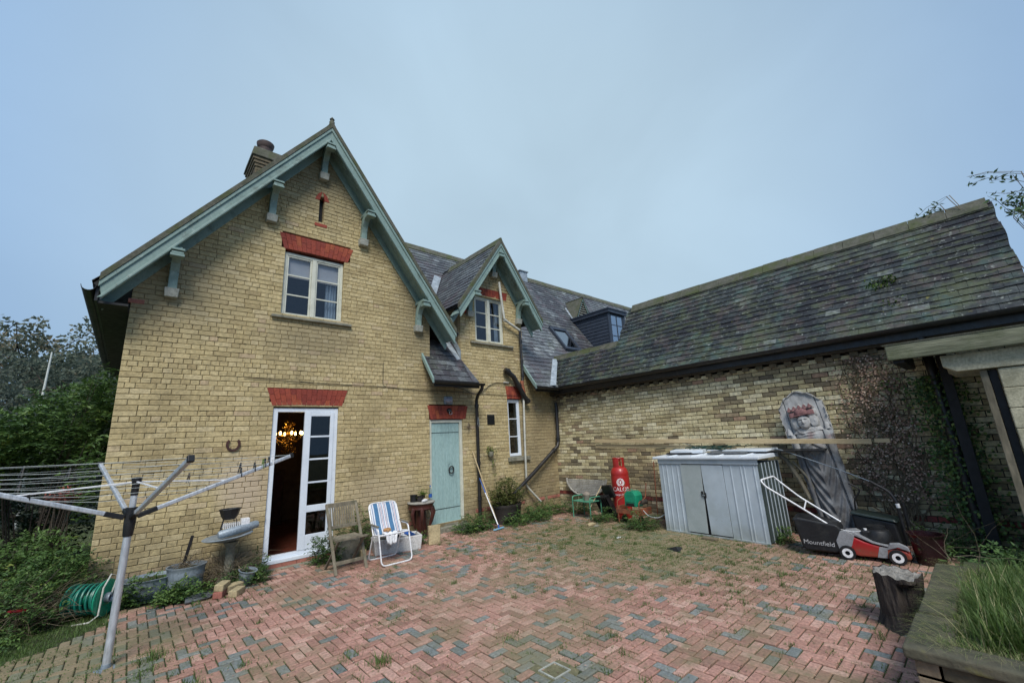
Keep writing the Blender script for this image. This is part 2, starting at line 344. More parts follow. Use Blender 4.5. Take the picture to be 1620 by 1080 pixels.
K['deadleaf'] = mat('dead_ivy_leaf', (.1,.06,.04), ramp=[(0,(.17,.095,.07)),(.5,(.36,.23,.17)),(.85,(.50,.36,.27)),(1,(.62,.52,.42))], rough=.85)
K['bark'] = mat('bark', (.075,.06,.045), (.04,.032,.025), scale=12, rough=.95, bump=.02, bscale=25)
K['alu'] = mat('brushed_aluminium', (.62,.65,.68), (.54,.57,.60), scale=5, rough=.45, metal=.55, stretch=(1,1,.2))
K['galv'] = mat('galvanised_steel', (.30,.35,.39), (.2,.245,.285), scale=4, rough=.5, metal=.3, dirt=(.10,.10,.09), dscale=5, dlo=.55, dhi=.7, damt=.6)
K['line'] = mat('pvc_line', (.55,.6,.58), rough=.5)
K['greenplastic'] = mat('green_plastic', (.01,.27,.15), (.008,.21,.12), rough=.4, coat=.2)
K['hose'] = mat('green_hose', (.015,.20,.14), (.01,.14,.10), rough=.4)
K['whitemetal'] = mat('white_enamel', (.78,.79,.80), (.68,.69,.70), rough=.35, dirt=(.3,.27,.22), dscale=12, dlo=.66, dhi=.75, damt=.6)
K['shed'] = mat('pale_grey_steel_sheet', (.49,.56,.61), (.43,.50,.55), scale=2.5, rough=.45, bump=.001, bscale=12, dirt=(.33,.38,.38), dscale=2, dlo=.52, dhi=.75, damt=.6, grain=.03, dirt2=[((.24,.20,.15), 17, .67, .72, .5, None)], zdirt_shade=((.22,.23,.17), .0, .25, .7))
K['shedlid'] = mat('white_trim', (.74,.79,.83), (.64,.70,.76), rough=.4, grain=.03)
K['redpaint'] = mat('red_cylinder_paint', (.42,.02,.018), (.33,.018,.017), scale=8, rough=.42, coat=.25, dirt=(.18,.02,.02), dscale=9, dlo=.6, dhi=.72, damt=.6, grain=.05)
K['mowred'] = mat('red_mower_paint', (.42,.008,.012), (.32,.007,.011), rough=.4, coat=.2, grain=.05, dirt=(.13,.10,.05), dscale=11, dlo=.56, dhi=.7, damt=.6, zdirt_shade=((.12,.10,.05), .05, .22, .7))
K['mowgrey'] = mat('grey_mower_plastic', (.28,.29,.30), (.2,.2,.21), rough=.5)
K['blackplastic'] = mat('black_plastic', (.011,.012,.013), (.008,.008,.009), rough=.5, bump=.001, dirt=(.045,.045,.038), dscale=7, dlo=.55, dhi=.72, damt=.5)
K['white'] = mat('white_print', (.8,.8,.8), (.75,.75,.75), rough=.5, grain=.02)
K['maroon'] = mat('maroon_glaze', (.022,.006,.008), (.014,.005,.006), rough=.3)
K['rust'] = mat('rusty_orange_steel', (.30,.10,.045), (.17,.06,.035), scale=10, rough=.8, bump=.002)
K['greenmetal'] = mat('green_chair_paint', (.09,.32,.20), (.07,.25,.16), rough=.5)
K['terracotta'] = mat('old_clay_pot', (.30,.26,.21), (.2,.17,.14), rough=.9, bump=.003)
K['darkplastic'] = mat('dark_brown_planter', (.045,.038,.035), (.03,.026,.024), rough=.6)
K['mahogany'] = mat('dark_mahogany', (.085,.024,.016), (.045,.014,.011), scale=12, rough=.45, bump=.004, bscale=40)
K['marble'] = mat('dusty_table_top', (.36,.35,.31), (.24,.22,.19), scale=12, rough=.6)
K['sink'] = mat('chipped_white_glaze', (.66,.66,.64), (.55,.54,.52), scale=6, rough=.4, dirt=(.30,.25,.20), dscale=9, dlo=.58, dhi=.66, damt=.7)
K['blue'] = mat('blue_plastic', (.03,.12,.42), (.025,.09,.33), rough=.4)
K['carve'] = mat('weathered_carved_wood', (.40,.41,.41), (.31,.31,.305), scale=5, rough=.9, bump=.002, bscale=35, stretch=(1,2.5,.6), grain=.05, dirt=(.12,.115,.115), dscale=4, dlo=.55, dhi=.7, damt=.6, dirt2=[((.37,.42,.42), 3.5, .54, .68, .6, None), ((.20,.09,.09), 3.2, .62, .7, .6, None)], zdirt_shade=((.075,.07,.07), .9, 1.4, .95))  # darker tone on the lower part paints in the shade there
K['carvered'] = mat('faded_red_paint_on_carving', (.25,.125,.125), (.19,.10,.10), scale=14, rough=.9, bump=.003)
K['stump'] = mat('rotting_bark', (.06,.048,.04), (.025,.02,.018), scale=8, rough=.95, bump=.035, bscale=18, stretch=(1,1,.3), dirt=(.16,.15,.10), dscale=9, dlo=.6, dhi=.7, damt=.7)
K['stumptop'] = mat('weathered_cut_wood', (.30,.28,.25), (.16,.15,.13), scale=9, rough=.9, bump=.012, bscale=22, stretch=(1,3,1))
K['stepbrick'] = mat('salmon_brick', (.38,.15,.11), (.27,.10,.075), rough=.9, bump=.004, dirt=(.14,.12,.07), dscale=6, dlo=.52, dhi=.68, damt=.6)
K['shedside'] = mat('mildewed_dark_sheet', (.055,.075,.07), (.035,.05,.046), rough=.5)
K['palewood'] = mat('pale_weathered_slats', (.40,.39,.35), (.28,.27,.24), scale=8, rough=.85, dirt=(.16,.16,.13), dscale=6, dlo=.55, dhi=.72)
K['blockyel'] = mat('loose_yellow_brick', (.46,.38,.22), (.33,.265,.15), scale=9, rough=.9, bump=.004, dirt=(.2,.15,.09), dscale=9, dlo=.56, dhi=.7)
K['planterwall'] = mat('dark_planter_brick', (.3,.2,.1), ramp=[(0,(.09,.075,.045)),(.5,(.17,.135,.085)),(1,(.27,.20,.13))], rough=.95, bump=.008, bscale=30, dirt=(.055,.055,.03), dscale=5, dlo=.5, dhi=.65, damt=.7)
K['coping'] = mat('dark_mossy_coping', (.10,.09,.06), (.05,.052,.032), scale=6, rough=.95, bump=.008, bscale=25, dirt=(.15,.14,.05), dscale=5, dlo=.58, dhi=.68)
K['whitepole'] = mat('pale_pole', (.62,.66,.62), (.55,.58,.55), rough=.6)
# ------------------------------------------------------------------ ground
MB().box(-220, -160, -.6, 220, 300, -.032).build('ground', K['earth'], struct=True)
MB().box(-9.9, -9.5, -.5, -.001, -.001, -.012).build('paving_bed', K['soil'], struct=True)

def in_patio(x, y):
    if y > -.12 or x > -.12 or x < -9.5 or y < -9: return False
    if x < -6.6 and y > -.62-.12*sin(x*5): return False
    if x < -8.0 and y > -.95-(-8.0-x)*.7: return False
    if x < -9.0 and y > -2.0: return False
    if y < -6.86 and x > -4.86: return False          # the raised planter
    if -5.69 < x < -5.48 and -5.08 < y < -4.88: return False   # drain
    return True
def pavers():
    W_ = .079; rr = random.Random(5); items = []
    for i in range(-121, 0):
        for j in range(-114, 0):
            t = (i-j) % 4
            if t == 0: x0, y0, lx, ly = i*W_, j*W_, 2*W_, W_
            elif t == 3: x0, y0, lx, ly = i*W_, j*W_, W_, 2*W_
            else: continue
            cx, cy = x0+lx/2, y0+ly/2
            if not in_patio(cx, cy): continue
            # greys come in small runs
            cl = sin(cx*3.9+cy*5.1)+sin(cx*6.3-cy*4.7+1)+sin(cx*2.3+cy*2.9+2)
            pg = .07+(.34 if cl > 1.0 else 0)
            near_drain = abs(cx+5.59) < .30 and abs(cy+4.98) < .30
            if near_drain: pg = .72
            if cx < -7.3: pg += .10
            a = rr.uniform(0, .19) if rr.random() < pg else rr.uniform(.22, 1)
            g = .0046; c = .006
            dz = rr.gauss(0, .0022); tx = rr.gauss(0, .006); ty = rr.gauss(0, .006); rot = rr.gauss(0, .008)
            def P(x, y, z):
                u, v = x-cx, y-cy
                return (cx+u-v*rot, cy+v+u*rot, z+dz+u*tx+v*ty)
            X0, X1, Y0, Y1 = x0+g, x0+lx-g, y0+g, y0+ly-g
            v = [P(X0, Y0, -.05), P(X1, Y0, -.05), P(X1, Y1, -.05), P(X0, Y1, -.05),
                 P(X0, Y0, -.005), P(X1, Y0, -.005), P(X1, Y1, -.005), P(X0, Y1, -.005),
                 P(X0+c, Y0+c, 0), P(X1-c, Y0+c, 0), P(X1-c, Y1-c, 0), P(X0+c, Y1-c, 0)]
            f = [(8,9,10,11)]+[(k, (k+1) % 4, (k+1) % 4+4, k+4) for k in range(4)]+[(k+4, (k+1) % 4+4, (k+1) % 4+8, k+8) for k in range(4)]
            items.append((v[8:], v, f, a))
    pt = bpy.data.objects.new('patio', None); scene.collection.objects.link(pt); pt['kind'] = 'structure'
    emit_pieces(items, 'paver', 'pavers', K['paver'], pt, 300)
pavers()

# ------------------------------------------------------------------ brick walls
CO = .0735
def brick_wall(fn, parent, bmat, mmat, z0, rows, ivals, seed, skinjoint=.0065, stretch_p=.5, flat=.0022, L=.218, depth=.1, backd=.24, nmax=300, bvf=None, names=('brick', 'bricks')):
    """fn(u,d,z)->xyz, ivals(z0,z1)-> list of (ua,ub,jamb_a,jamb_b) runs of wall in a course"""
    rr = random.Random(seed); items = []; back = MB(); H_ = L/2-.002
    for k in range(rows):
        za, zb = z0+k*CO, z0+(k+1)*CO
        ph = rr.uniform(-.004, .004)
        if rr.random() < stretch_p: seq = [L]; off = (0 if k % 2 else L/2)
        else: seq = [L, H_]; off = (0 if k % 2 else (L+H_)*.5)
        if rr.random() < .25 and stretch_p < .9: seq = [H_]; off = 0 if k % 2 else H_/2
        for (ua, ub) in ivals(za, zb):
            if ub-ua < .03: continue
            back.hexa([fn(ua+.004, .011, za), fn(ub-.004, .011, za), fn(ub-.004, backd, za), fn(ua+.004, backd, za),
                       fn(ua+.004, .011, zb), fn(ub-.004, .011, zb), fn(ub-.004, backd, zb), fn(ua+.004, backd, zb)])
            per = sum(seq); u = floor((ua-off)/per)*per+off; i = 0; cuts = []
            while u < ub:
                w_ = seq[i % len(seq)]
                a_, b_ = max(u, ua), min(u+w_, ub)
                if b_ > a_: cuts.append([a_, b_])
                u += w_; i += 1
            if len(cuts) > 1 and cuts[0][1]-cuts[0][0] < .045: cuts[1][0] = cuts[0][0]; cuts.pop(0)
            if len(cuts) > 1 and cuts[-1][1]-cuts[-1][0] < .045: cuts[-2][1] = cuts[-1][1]; cuts.pop()
            for a_, b_ in cuts:
                g = skinjoint/2; x0, x1 = a_+(g if a_ > ua else 0)+rr.uniform(0, .0015), b_-(g if b_ < ub else 0)-rr.uniform(0, .0015)
                y0, y1 = za+g+ph*.3+rr.uniform(-.0008, .0008), zb-g+ph*.3+rr.uniform(-.0008, .0008)
                d = rr.gauss(0, flat); d = max(-.006, min(.006, d)); c = .0045
                t1, t2 = rr.gauss(0, .0012), rr.gauss(0, .0008)
                v = [fn(x0+c, d+t1, y0+c), fn(x1-c, d-t1, y0+c), fn(x1-c, d-t1+t2, y1-c), fn(x0+c, d+t1+t2, y1-c),
                     fn(x0, d+.005, y0), fn(x1, d+.005, y0), fn(x1, d+.005, y1), fn(x0, d+.005, y1),
                     fn(x0, depth, y0), fn(x1, depth, y0), fn(x1, depth, y1), fn(x0, depth, y1)]
                f = [(0,1,2,3)]+[(4+q, 4+(q+1) % 4, (q+1) % 4, q) for q in range(4)]+[(8+q, 8+(q+1) % 4, 4+(q+1) % 4, 4+q) for q in range(4)]
                a = bvf((a_+b_)/2, (za+zb)/2, rr) if bvf else rr.random()
                items.append(([fn(x0, 0, y0), fn(x1, 0, y0), fn(x1, 0, y1), fn(x0, 0, y1)], v, f, a))
    wl = back.build('wall', mmat, parent)
    emit_pieces(items, names[0], names[1], bmat, wl, nmax)
    return wl
def subtract(runs, a, b):
    o = []
    for p, q in runs:
        if b <= p or a >= q: o.append((p, q)); continue
        if a > p: o.append((p, a))
        if b < q: o.append((b, q))
    return o

house = thing('brick_house', 'yellow brick house with tall sage green gable, dormer gable and open french door', 'house')

GX, GZ, GS, GHW = -5.92, 7.55, 1.352, 2.74     # main gable: ridge x, ridge top z, slope, half width
DX, DZ, DS, DHW = -1.865, 6.38, 1.46, 1.24     # dormer gable
OPEN = [(-6.46, -5.45, .08, 2.37), (-6.46, -5.455, 3.86, 5.055), (-3.655, -2.855, .12, 2.125), (-2.44, -1.56, 3.875, 5.02), (-1.575, -1.165, 1.27, 2.585), (-5.955, -5.865, 5.70, 6.24)]
LINT = [(-6.565, -5.32, 2.37, 2.64), (-6.565, -5.31, 5.055, 5.335), (-3.71, -2.72, 2.125, 2.40), (-2.44, -1.42, 5.02, 5.21), (-1.615, -1.09, 2.585, 2.885)]
def ivA(za, zb):
    zm = (za+zb)/2; runs = []
    if zb <= 2.93: runs = [(-8.3, .1)]
    elif zb <= 3.33: runs = [(-8.3, -.02)]
    else:
        hw = (GZ-.24-zm)/GS; l, r_ = max(-8.3, GX-hw), min(-3.64, GX+hw)
        if r_ > l+.05: runs.append((l, r_))
        hw = (DZ-.22-zm)/DS; l, r_ = max(-2.86, DX-hw), min(-.985, DX+hw)
        if r_ > l+.05: runs.append((l, r_))
    for a, b, c, d in OPEN:
        if zm > c and zm < d: runs = subtract(runs, a, b)
    for a, b, c, d in LINT:
        if zm > c+.02 and zm < d: runs = subtract(runs, a+.04, b-.04)
    return runs
def bvA(u, z, rr):
    a = rr.uniform(.12, .95)
    if rr.random() < .04: a = rr.uniform(.0, .12)
    if rr.random() < .02: a = .97
    if z < .33 and z > .25: a = .97
    return a
brick_wall(lambda u, d, z: (u, d, z), house, K['ybrick'], K['ymortar'], 0.0-.147, 104, ivA, 3, bvf=bvA, stretch_p=.35)
# side wall, rear body and inner faces so the house is a closed volume
mb = MB()
mb.box(-8.3, .245, -.1, -8.1, 6.2, 3.85); mb.box(-8.3, 6.2, -.1, 12.4, 6.4, 3.2); mb.box(.105, .0, -.1, .3, .24, 3.2); mb.box(.3, .0, -.1, 12.4, .2, 3.3)
mb.box(-3.64, .25, 2.95, -3.5, 3, 3.9)
mb.box(-2.858, .245, 2.9, -2.72, 1.35, 4.75); mb.box(-1.12, .245, 2.9, -.987, 1.35, 4.75)
mb.build('side_wall', K['ybrick'], house)

# red plinth course
rr = random.Random(31)
pl = MB(); items = []
u = -5.3
while u < -.1:
    L_ = rr.choice([.218, .105])
    if not (-3.66 < u+L_ and u < -2.85) and rr.random() < .42: 
        pl.box(u+.004, -.009-rr.uniform(0,.002), .222, u+L_-.004, .05, .286, rr.random())
    u += L_
pl.build('plinth_bricks', K['stepbrick'], house, bevel=.003, stuff=True)

# flat arches of red brick
def lintel(x0, x1, z0, z1, splay, n, seed, camber=.012, y=-.004):
    rr = random.Random(seed)
    bk = MB(); xa, xb = x0+splay, x1-splay
    bk.hexa([(xa+.004, .012, z0+.006), (xb-.004, .012, z0+.006), (xb-.004, .2, z0+.006), (xa+.004, .2, z0+.006), (x0+.006, .012, z1-.004), (x1-.006, .012, z1-.004), (x1-.006, .2, z1-.004), (x0+.006, .2, z1-.004)])
    L_ = bk.build('lintel', K['rmortar'], house)
    for i in range(n):
        t0, t1 = i/n, (i+1)/n
        def X(t, s): return (xa+(xb-xa)*t)*(1-s)+(x0+(x1-x0)*t)*s
        cam0 = camber*(1-(2*((t0+t1)/2)-1)**2)
        spl = .36 if i % 2 else .64
        for (s0, s1) in ((0, spl), (spl, 1)):
            g = .0022; zz0 = z0+(z1-z0)*s0+(g if s0 else cam0); zz1 = z0+(z1-z0)*s1-(g if s1 < 1 else 0)
            dd = rr.gauss(0, .0012)
            p = [(X(t0, s0)+g, y+dd, zz0), (X(t1, s0)-g, y+dd, zz0), (X(t1, s0)-g, .115, zz0), (X(t0, s0)+g, .115, zz0),
                 (X(t0, s1)+g, y+dd, zz1), (X(t1, s1)-g, y+dd, zz1), (X(t1, s1)-g, .115, zz1), (X(t0, s1)+g, .115, zz1)]
            MB().hexa(p, rr.random()).build('brick', K['rbrick'], L_)
lintel(-6.575, -5.31, 2.37, 2.642, .09, 15, 1)
lintel(-6.575, -5.30, 5.055, 5.338, .095, 15, 2)
lintel(-3.715, -2.715, 2.125, 2.405, .08, 12, 3)
lintel(-2.45, -1.41, 5.02, 5.215, .05, 13, 4)
lintel(-1.62, -1.085, 2.585, 2.888, .04, 6, 5)

# slit vent under the apex with its red brick head and foot
sv = MB(); sv.box(-5.95, .12, 5.70, -5.87, .2, 6.24); sv.build('vent_slit', K['black'], house)
sv = MB()
sv.hexa([(-6.04, -.006, 6.17), (-5.955, -.006, 6.17), (-5.955, .1, 6.17), (-6.04, .1, 6.17), (-5.99, -.006, 6.29), (-5.912, -.006, 6.36), (-5.912, .1, 6.36), (-5.99, .1, 6.29)], .5)
sv.hexa([(-5.865, -.006, 6.17), (-5.78, -.006, 6.17), (-5.78, .1, 6.17), (-5.865, .1, 6.17), (-5.908, -.006, 6.36), (-5.83, -.006, 6.29), (-5.83, .1, 6.29), (-5.908, .1, 6.36)], .4)
sv.build('vent_head', K['rbrick'], house, bevel=.004)
sv = MB(); sv.box(-6.02, -.008, 5.635, -5.805, .1, 5.699, .6); sv.build('vent_sill', K['rbrick'], house, bevel=.004)

# ------------------------------------------------------------------ windows
def glazed(x0, x1, z0, z1, y, rows, cols_x, fmat, name='window', st=.05, bar=.022, sill=None, dep=.06, label=None, glass='glass'):
    """frame with opening lights between the x positions in cols_x, each divided by bars in rows"""
    f = MB()
    f.box(x0, y, z0, x0+st, y+dep, z1); f.box(x1-st, y, z0, x1, y+dep, z1)
    f.box(x0+st, y+.001, z1-st, x1-st, y+dep-.001, z1); f.box(x0+st, y+.001, z0, x1-st, y+dep-.001, z0+st*.8)
    W_ = f.build(name, fmat, house, bevel=.004, label=label)
    edges = [x0+st]+[c for c in cols_x]+[x1-st]
    for c in cols_x: MB().box(c-.035, y-.008, z0+st*.8, c+.035, y+dep-.004, z1-st).build('mullion', fmat, W_, bevel=.004)
    for i in range(len(edges)-1):
        a = edges[i]+(.035 if i else 0); b = edges[i+1]-(.035 if i < len(edges)-2 else 0)
        za, zb = z0+st*.8, z1-st
        s = MB(); q = .028
        s.box(a+.002, y+.012, za+.002, a+q, y+.045, zb-.002); s.box(b-q, y+.012, za+.002, b-.002, y+.045, zb-.002)
        s.box(a+q, y+.013, zb-q, b-q, y+.044, zb-.002); s.box(a+q, y+.013, za+.002, b-q, y+.044, za+q)
        s.build('sash', fmat, W_, bevel=.003)
        for r_ in range(1, rows):
            z = za+(zb-za)*r_/rows
            MB().box(a+q, y+.014, z-bar/2, b-q, y+.04, z+bar/2).build('glazing_bar', fmat, W_)
        for r_ in range(rows):
            za_, zb_ = za+(zb-za)*r_/rows, za+(zb-za)*(r_+1)/rows
            MB().box(a+q*.8, y+.026, za_+.008, b-q*.8, y+.030, zb_-.008).build('pane', K[glass], W_)
    return W_
def sill(x0, x1, z, h=.055, y0=-.055, mat_='stone'):
    MB().hexa([(x0, y0, z-h), (x1, y0, z-h), (x1, .12, z-h), (x0, .12, z-h), (x0, y0, z-.012), (x1, y0, z-.012), (x1, .12, z), (x0, .12, z)]).build('window_sill', K[mat_], house, bevel=.006)
glazed(-6.457, -5.458, 3.866, 5.02, .055, 3, [-5.965], K['cream'])
sill(-6.60, -5.30, 3.862)
glazed(-2.435, -1.565, 3.88, 5.0, .055, 3, [-2.0], K['cream'])
sill(-2.60, -1.33, 3.876, h=.06)
glazed(-1.572, -1.168, 1.275, 2.575, .05, 3, [], K['doorshell'], st=.045)
sill(-1.64, -.98, 1.268, h=.1)
# reveals behind the upper windows: boxes of room with blind and curtain
def niche(x0, x1, z0, z1, d, wmat='interior'):
    b = MB(); y0 = .245
    b.box(x0-.1, d, z0-.1, x1+.1, d+.05, z1+.1); b.box(x0-.15, y0, z0-.1, x0-.1, d, z1+.1); b.box(x1+.1, y0, z0-.1, x1+.15, d, z1+.1)
    b.box(x0-.15, y0, z1+.1, x1+.15, d+.05, z1+.15); b.box(x0-.15, y0, z0-.15, x1+.15, d+.05, z0-.1)
    b.build('room', K[wmat], house)
niche(-6.46, -5.45, 3.87, 5.05, 2.2)
niche(-2.44, -1.56, 3.88, 5.0, 1.3)
niche(-1.57, -1.17, 1.27, 2.58, 1.5)
MB().box(-6.40, .125, 4.60, -5.51, .13, 5.0).build('window_blind', mat('pale_blind', (.62,.54,.53), (.56,.49,.48), rough=.9, grain=.02), house)
def curtain(x0, x1, z0, z1, y, parent, mt, folds=5):
    b = MB(); n = folds*8
    vs_ = []; 
    for i in range(n+1):
        t = i/n; x = x0+(x1-x0)*t; yy = y+.025*sin(t*folds*2*pi)+.008*sin(t*31)
        vs_ += [(x, yy, z0), (x-.01*sin(t*9), yy, z1)]
    b.add(vs_, [(2*i, 2*i+2, 2*i+3, 2*i+1) for i in range(n)])
    return b.build('curtain', mt, parent, smooth=True)
curtain(-5.72, -5.53, 3.87, 4.62, .17, house, K['curtain'], 4)
curtain(-2.44, -2.34, 3.87, 4.98, .26, house, K['curtain'], 2)
curtain(-1.66, -1.575, 3.87, 4.98, .26, house, K['curtain'], 2)

# ------------------------------------------------------------------ french door
fd = MB(); y = .03
fd.box(-6.458, y, .10, -6.385, y+.08, 2.33); fd.box(-5.515, y, .19, -5.452, y+.08, 2.33); fd.box(-6.385, y+.001, 2.27, -5.515, y+.079, 2.33)
FD = fd.build('french_door', K['doorshell'], house, bevel=.005)
MB().box(-6.475, -.055, .055, -5.44, .12, .105).build('threshold', K['doorshell'], FD, bevel=.006)
MB().box(-6.38, .02, .105, -5.52, .10, .155).build('door_sill', K['doorshell'], FD, bevel=.004)
lf = MB(); a, b = -5.985, -5.518; y = .018
lf.box(a, y, .16, a+.10, y+.045, 2.268); lf.box(b-.06, y, .16, b, y+.045, 2.268); lf.box(a+.10, y+.001, 2.2, b-.06, y+.044, 2.268)
lf.box(a+.10, y+.001, .16, b-.06, y+.044, .37); lf.box(a+.10, y+.001, .70, b-.06, y+.044, .80)
DL = lf.build('door_leaf', K['doorshell'], FD, bevel=.005)
for z in (1.15, 1.51, 1.87): MB().box(a+.10, y+.008, z-.013, b-.06, y+.036, z+.013).build('glazing_bar', K['doorshell'], FD)
for z0_, z1_ in ((.37, .70), (.80, 1.137), (1.163, 1.497), (1.523, 1.857), (1.883, 2.2)):
    MB().box(a+.095, y+.02, z0_-.004, b-.055, y+.025, z1_+.004).build('pane', K['glass_dark'], FD)
# brick and concrete step below it
st = MB()
for i in range(5): st.box(-6.40+i*.2, -.05, -.02, -6.404+(i+1)*.2, .0, .05, R.random())
st.build('step_bricks', K['stepbrick'], house, bevel=.004, stuff=True)
MB().box(-6.52, -.16, -.14, -5.35, -.003, .0).build('step', K['stone'], house, bevel=.01)
# room seen through it
rm = MB()
rm.box(-7.9, 4.0, .1, -3.9, 4.1, 2.75); rm.box(-8.0, .25, .1, -7.9, 4.1, 2.75); rm.box(-3.9, .25, .1, -3.8, 4.1, 2.75); rm.box(-8.0, .25, 2.75, -3.8, 4.1, 2.85)
rm.build('living_room', K['intwall'], house)
MB().box(-8.0, .02, .04, -3.8, 4.1, .10).build('room_floor', K['intfloor'], house)
bb = thing('bookcase', 'dark cabinet in the room seen through the open french door', 'cabinet', (-5.9, 3.6, .1))
MB().box(-.5, -.2, 0, .5, .35, 1.15).build('carcass', K['interior'], bb, bevel=.01)
for i in range(3): MB().box(-.46+i*.31, -.225, .08, -.17+i*.31, -.2, 1.05).build('cabinet_door', K['mahogany'], bb, bevel=.006)

ch = thing('chandelier', 'lit crystal chandelier hanging in the room behind the french door', 'chandelier', (-5.83, 1.6, 1.95))
gold = mat('gilt_crystal', (.75,.45,.12), (.5,.28,.07), rough=.2, metal=.9, grain=0)
warm = emit_mat('candle_bulb', (1, .62, .2), 9)
b = MB().tube([(0,0,.8), (0,0,-.12)], .012, 6); b.lathe([(0,-.16),(.05,-.12),(.08,-.04),(.03,.02),(.04,.12),(.015,.2)], n=12); b.build('stem', gold, ch, smooth=True)
for k in range(8):
    t = 2*pi*k/8; c_, s_ = cos(t), sin(t)
    MB().tube([(0.02*c_,.02*s_,-.05), (.12*c_,.12*s_,-.12), (.22*c_,.22*s_,-.07), (.25*c_,.25*s_,.0)], .008, 6).build('arm', gold, ch, smooth=True)
    MB().lathe([(0,.07),(.016,.05),(.02,.025),(.012,0)], (.25*c_,.25*s_,.01), 8).build('bulb', warm, ch, smooth=True)
rr = random.Random(2); b = MB()
for i in range(300):
    t = rr.uniform(0, 2*pi); q = rr.random(); r_ = rr.uniform(.03, .25)*(1-.3*q); z = .28-q*.62+rr.uniform(-.03,.03)
    if z > .1: r_ *= .5
    x, y_ = r_*cos(t), r_*sin(t); s_ = rr.uniform(.006, .015)
    b.add([(x, y_, z+s_*1.5), (x+s_, y_, z), (x, y_+s_, z), (x-s_, y_, z), (x, y_-s_, z), (x, y_, z-s_*1.5)], [(0,1,2),(0,2,3),(0,3,4),(0,4,1),(5,2,1),(5,3,2),(5,4,3),(5,1,4)])
b.build('crystal_drops', gold, ch, stuff=True)

# ------------------------------------------------------------------ blue plank door
dr = MB(); dr.box(-3.655, .03, .12, -3.60, .12, 2.12); dr.box(-2.925, .03, .14, -2.857, .12, 2.12); dr.box(-3.60, .031, 2.06, -2.925, .119, 2.12)
PD = dr.build('plank_door', K['cream'], house, bevel=.004)
n = 8; xa, xb = -3.597, -2.928
for i in range(n):
    x0, x1 = xa+(xb-xa)*i/n, xa+(xb-xa)*(i+1)/n
    MB().box(x0+.001, .055+R.uniform(-.001,.001), .155, x1-.001, .095, 2.057).build('plank', K['doorblue'], PD, bevel=.004)
for z in (.40, 1.86): MB().box(xa+.01, .047, z, xb-.01, .0535, z+.007).build('iron_strap', K['blackpaint'], PD)
MB().box(xa, .03, .12, xb, .10, .154).build('weather_bar', K['doorblue'], PD, bevel=.004)
kn = MB(); kn.lathe([(0,-.03),(.035,-.028),(.055,-.01),(.055,.0)], (-3.15, .05, 1.19), 14, M=Matrix.Rotation(radians(90), 3, 'X'))
kn.tube([(-3.15+.058*sin(t), .024-.006*abs(cos(t)), 1.12+.065*cos(t)) for t in [2*pi*i/16 for i in range(17)]], .013, 6)
kn.build('door_knocker', K['blackpaint'], PD, smooth=True)
MB().box(-3.60, -.13, -.12, -2.84, -.003, .085).build('doorstep', K['stone'], house, bevel=.012)
MB().box(-3.70, .0, .02, -2.82, .1, .118).build('door_threshold', K['stone'], house, bevel=.005)
# lamp over the door and lion head on the arch
lb = thing('bulkhead_lamp', 'pale grey bulkhead light on the brickwork over the blue door', 'light', (-3.22, 0, 2.51))
MB().box(-.105, -.03, -.085, .105, .005, .085).build('back_plate', K['galv'], lb, bevel=.02)
MB().lathe([(0,-.09),(.05,-.085),(.085,-.06),(.095,-.03)], (0,0,0), 18, M=Matrix.Rotation(radians(90), 3, 'X') @ Matrix.Diagonal((1.0,.7,-1))).build('lens', mat('dusty_lens', (.34,.35,.42), (.28,.29,.35), rough=.35), lb, smooth=True)
lh = thing('lion_head_plaque', 'small dark lion head ornament with a ring on the red arch over the blue door', 'ornament', (-3.2, -.008, 2.30))
b = MB(); b.lathe([(0,-.055),(.025,-.05),(.042,-.03),(.055,-.01),(.056,.004)], (0,0,0), 14, M=Matrix.Rotation(radians(90), 3, 'X') @ Matrix.Diagonal((1,1,-1)), wob=.06)
b.lathe([(0,-.03),(.018,-.02),(.02,0)], (0,-.05,-.02), 8, M=Matrix.Rotation(radians(90), 3, 'X') @ Matrix.Diagonal((1,1,-1)))
b.build('head', K['blackpaint'], lh, smooth=True)
MB().tube([(.035*sin(t), -.06, -.05+.032*cos(t)) for t in [2*pi*i/14 for i in range(15)]], .006, 6).build('ring', K['galv'], lh, smooth=True)

# horseshoe
hs = thing('horseshoe', 'rusty horseshoe nailed open end up on the brick wall left of the french door', 'horseshoe', (-6.955, -.012, 1.80))
b = MB(); pts = []
for i in range(25):
    t = radians(-128+256*i/24); pts.append((.078*sin(t)*(1-.12*(abs(t)/2.2)**4), 0, -.088*cos(t)))
for i in range(24):
    p, q = pts[i], pts[i+1]; 
    def off(p_, k): 
        l = hypot(p_[0], p_[2]); w_ = .015
        return (p_[0]*(1+k*w_/l), p_[2]*(1+k*w_/l))
    (a0, a1), (b0, b1), (c0, c1), (d0, d1) = off(p, -1), off(p, 1), off(q, 1), off(q, -1)
    b.hexa([(a0,-.012,a1),(b0,-.012,b1),(b0,.008,b1),(a0,.008,a1),(d0,-.012,d1),(c0,-.012,c1),(c0,.008,c1),(d0,.008,d1)])
b.build('shoe', mat('rusty_iron', (.075,.028,.022), (.045,.02,.017), rough=.8, bump=.002), hs)

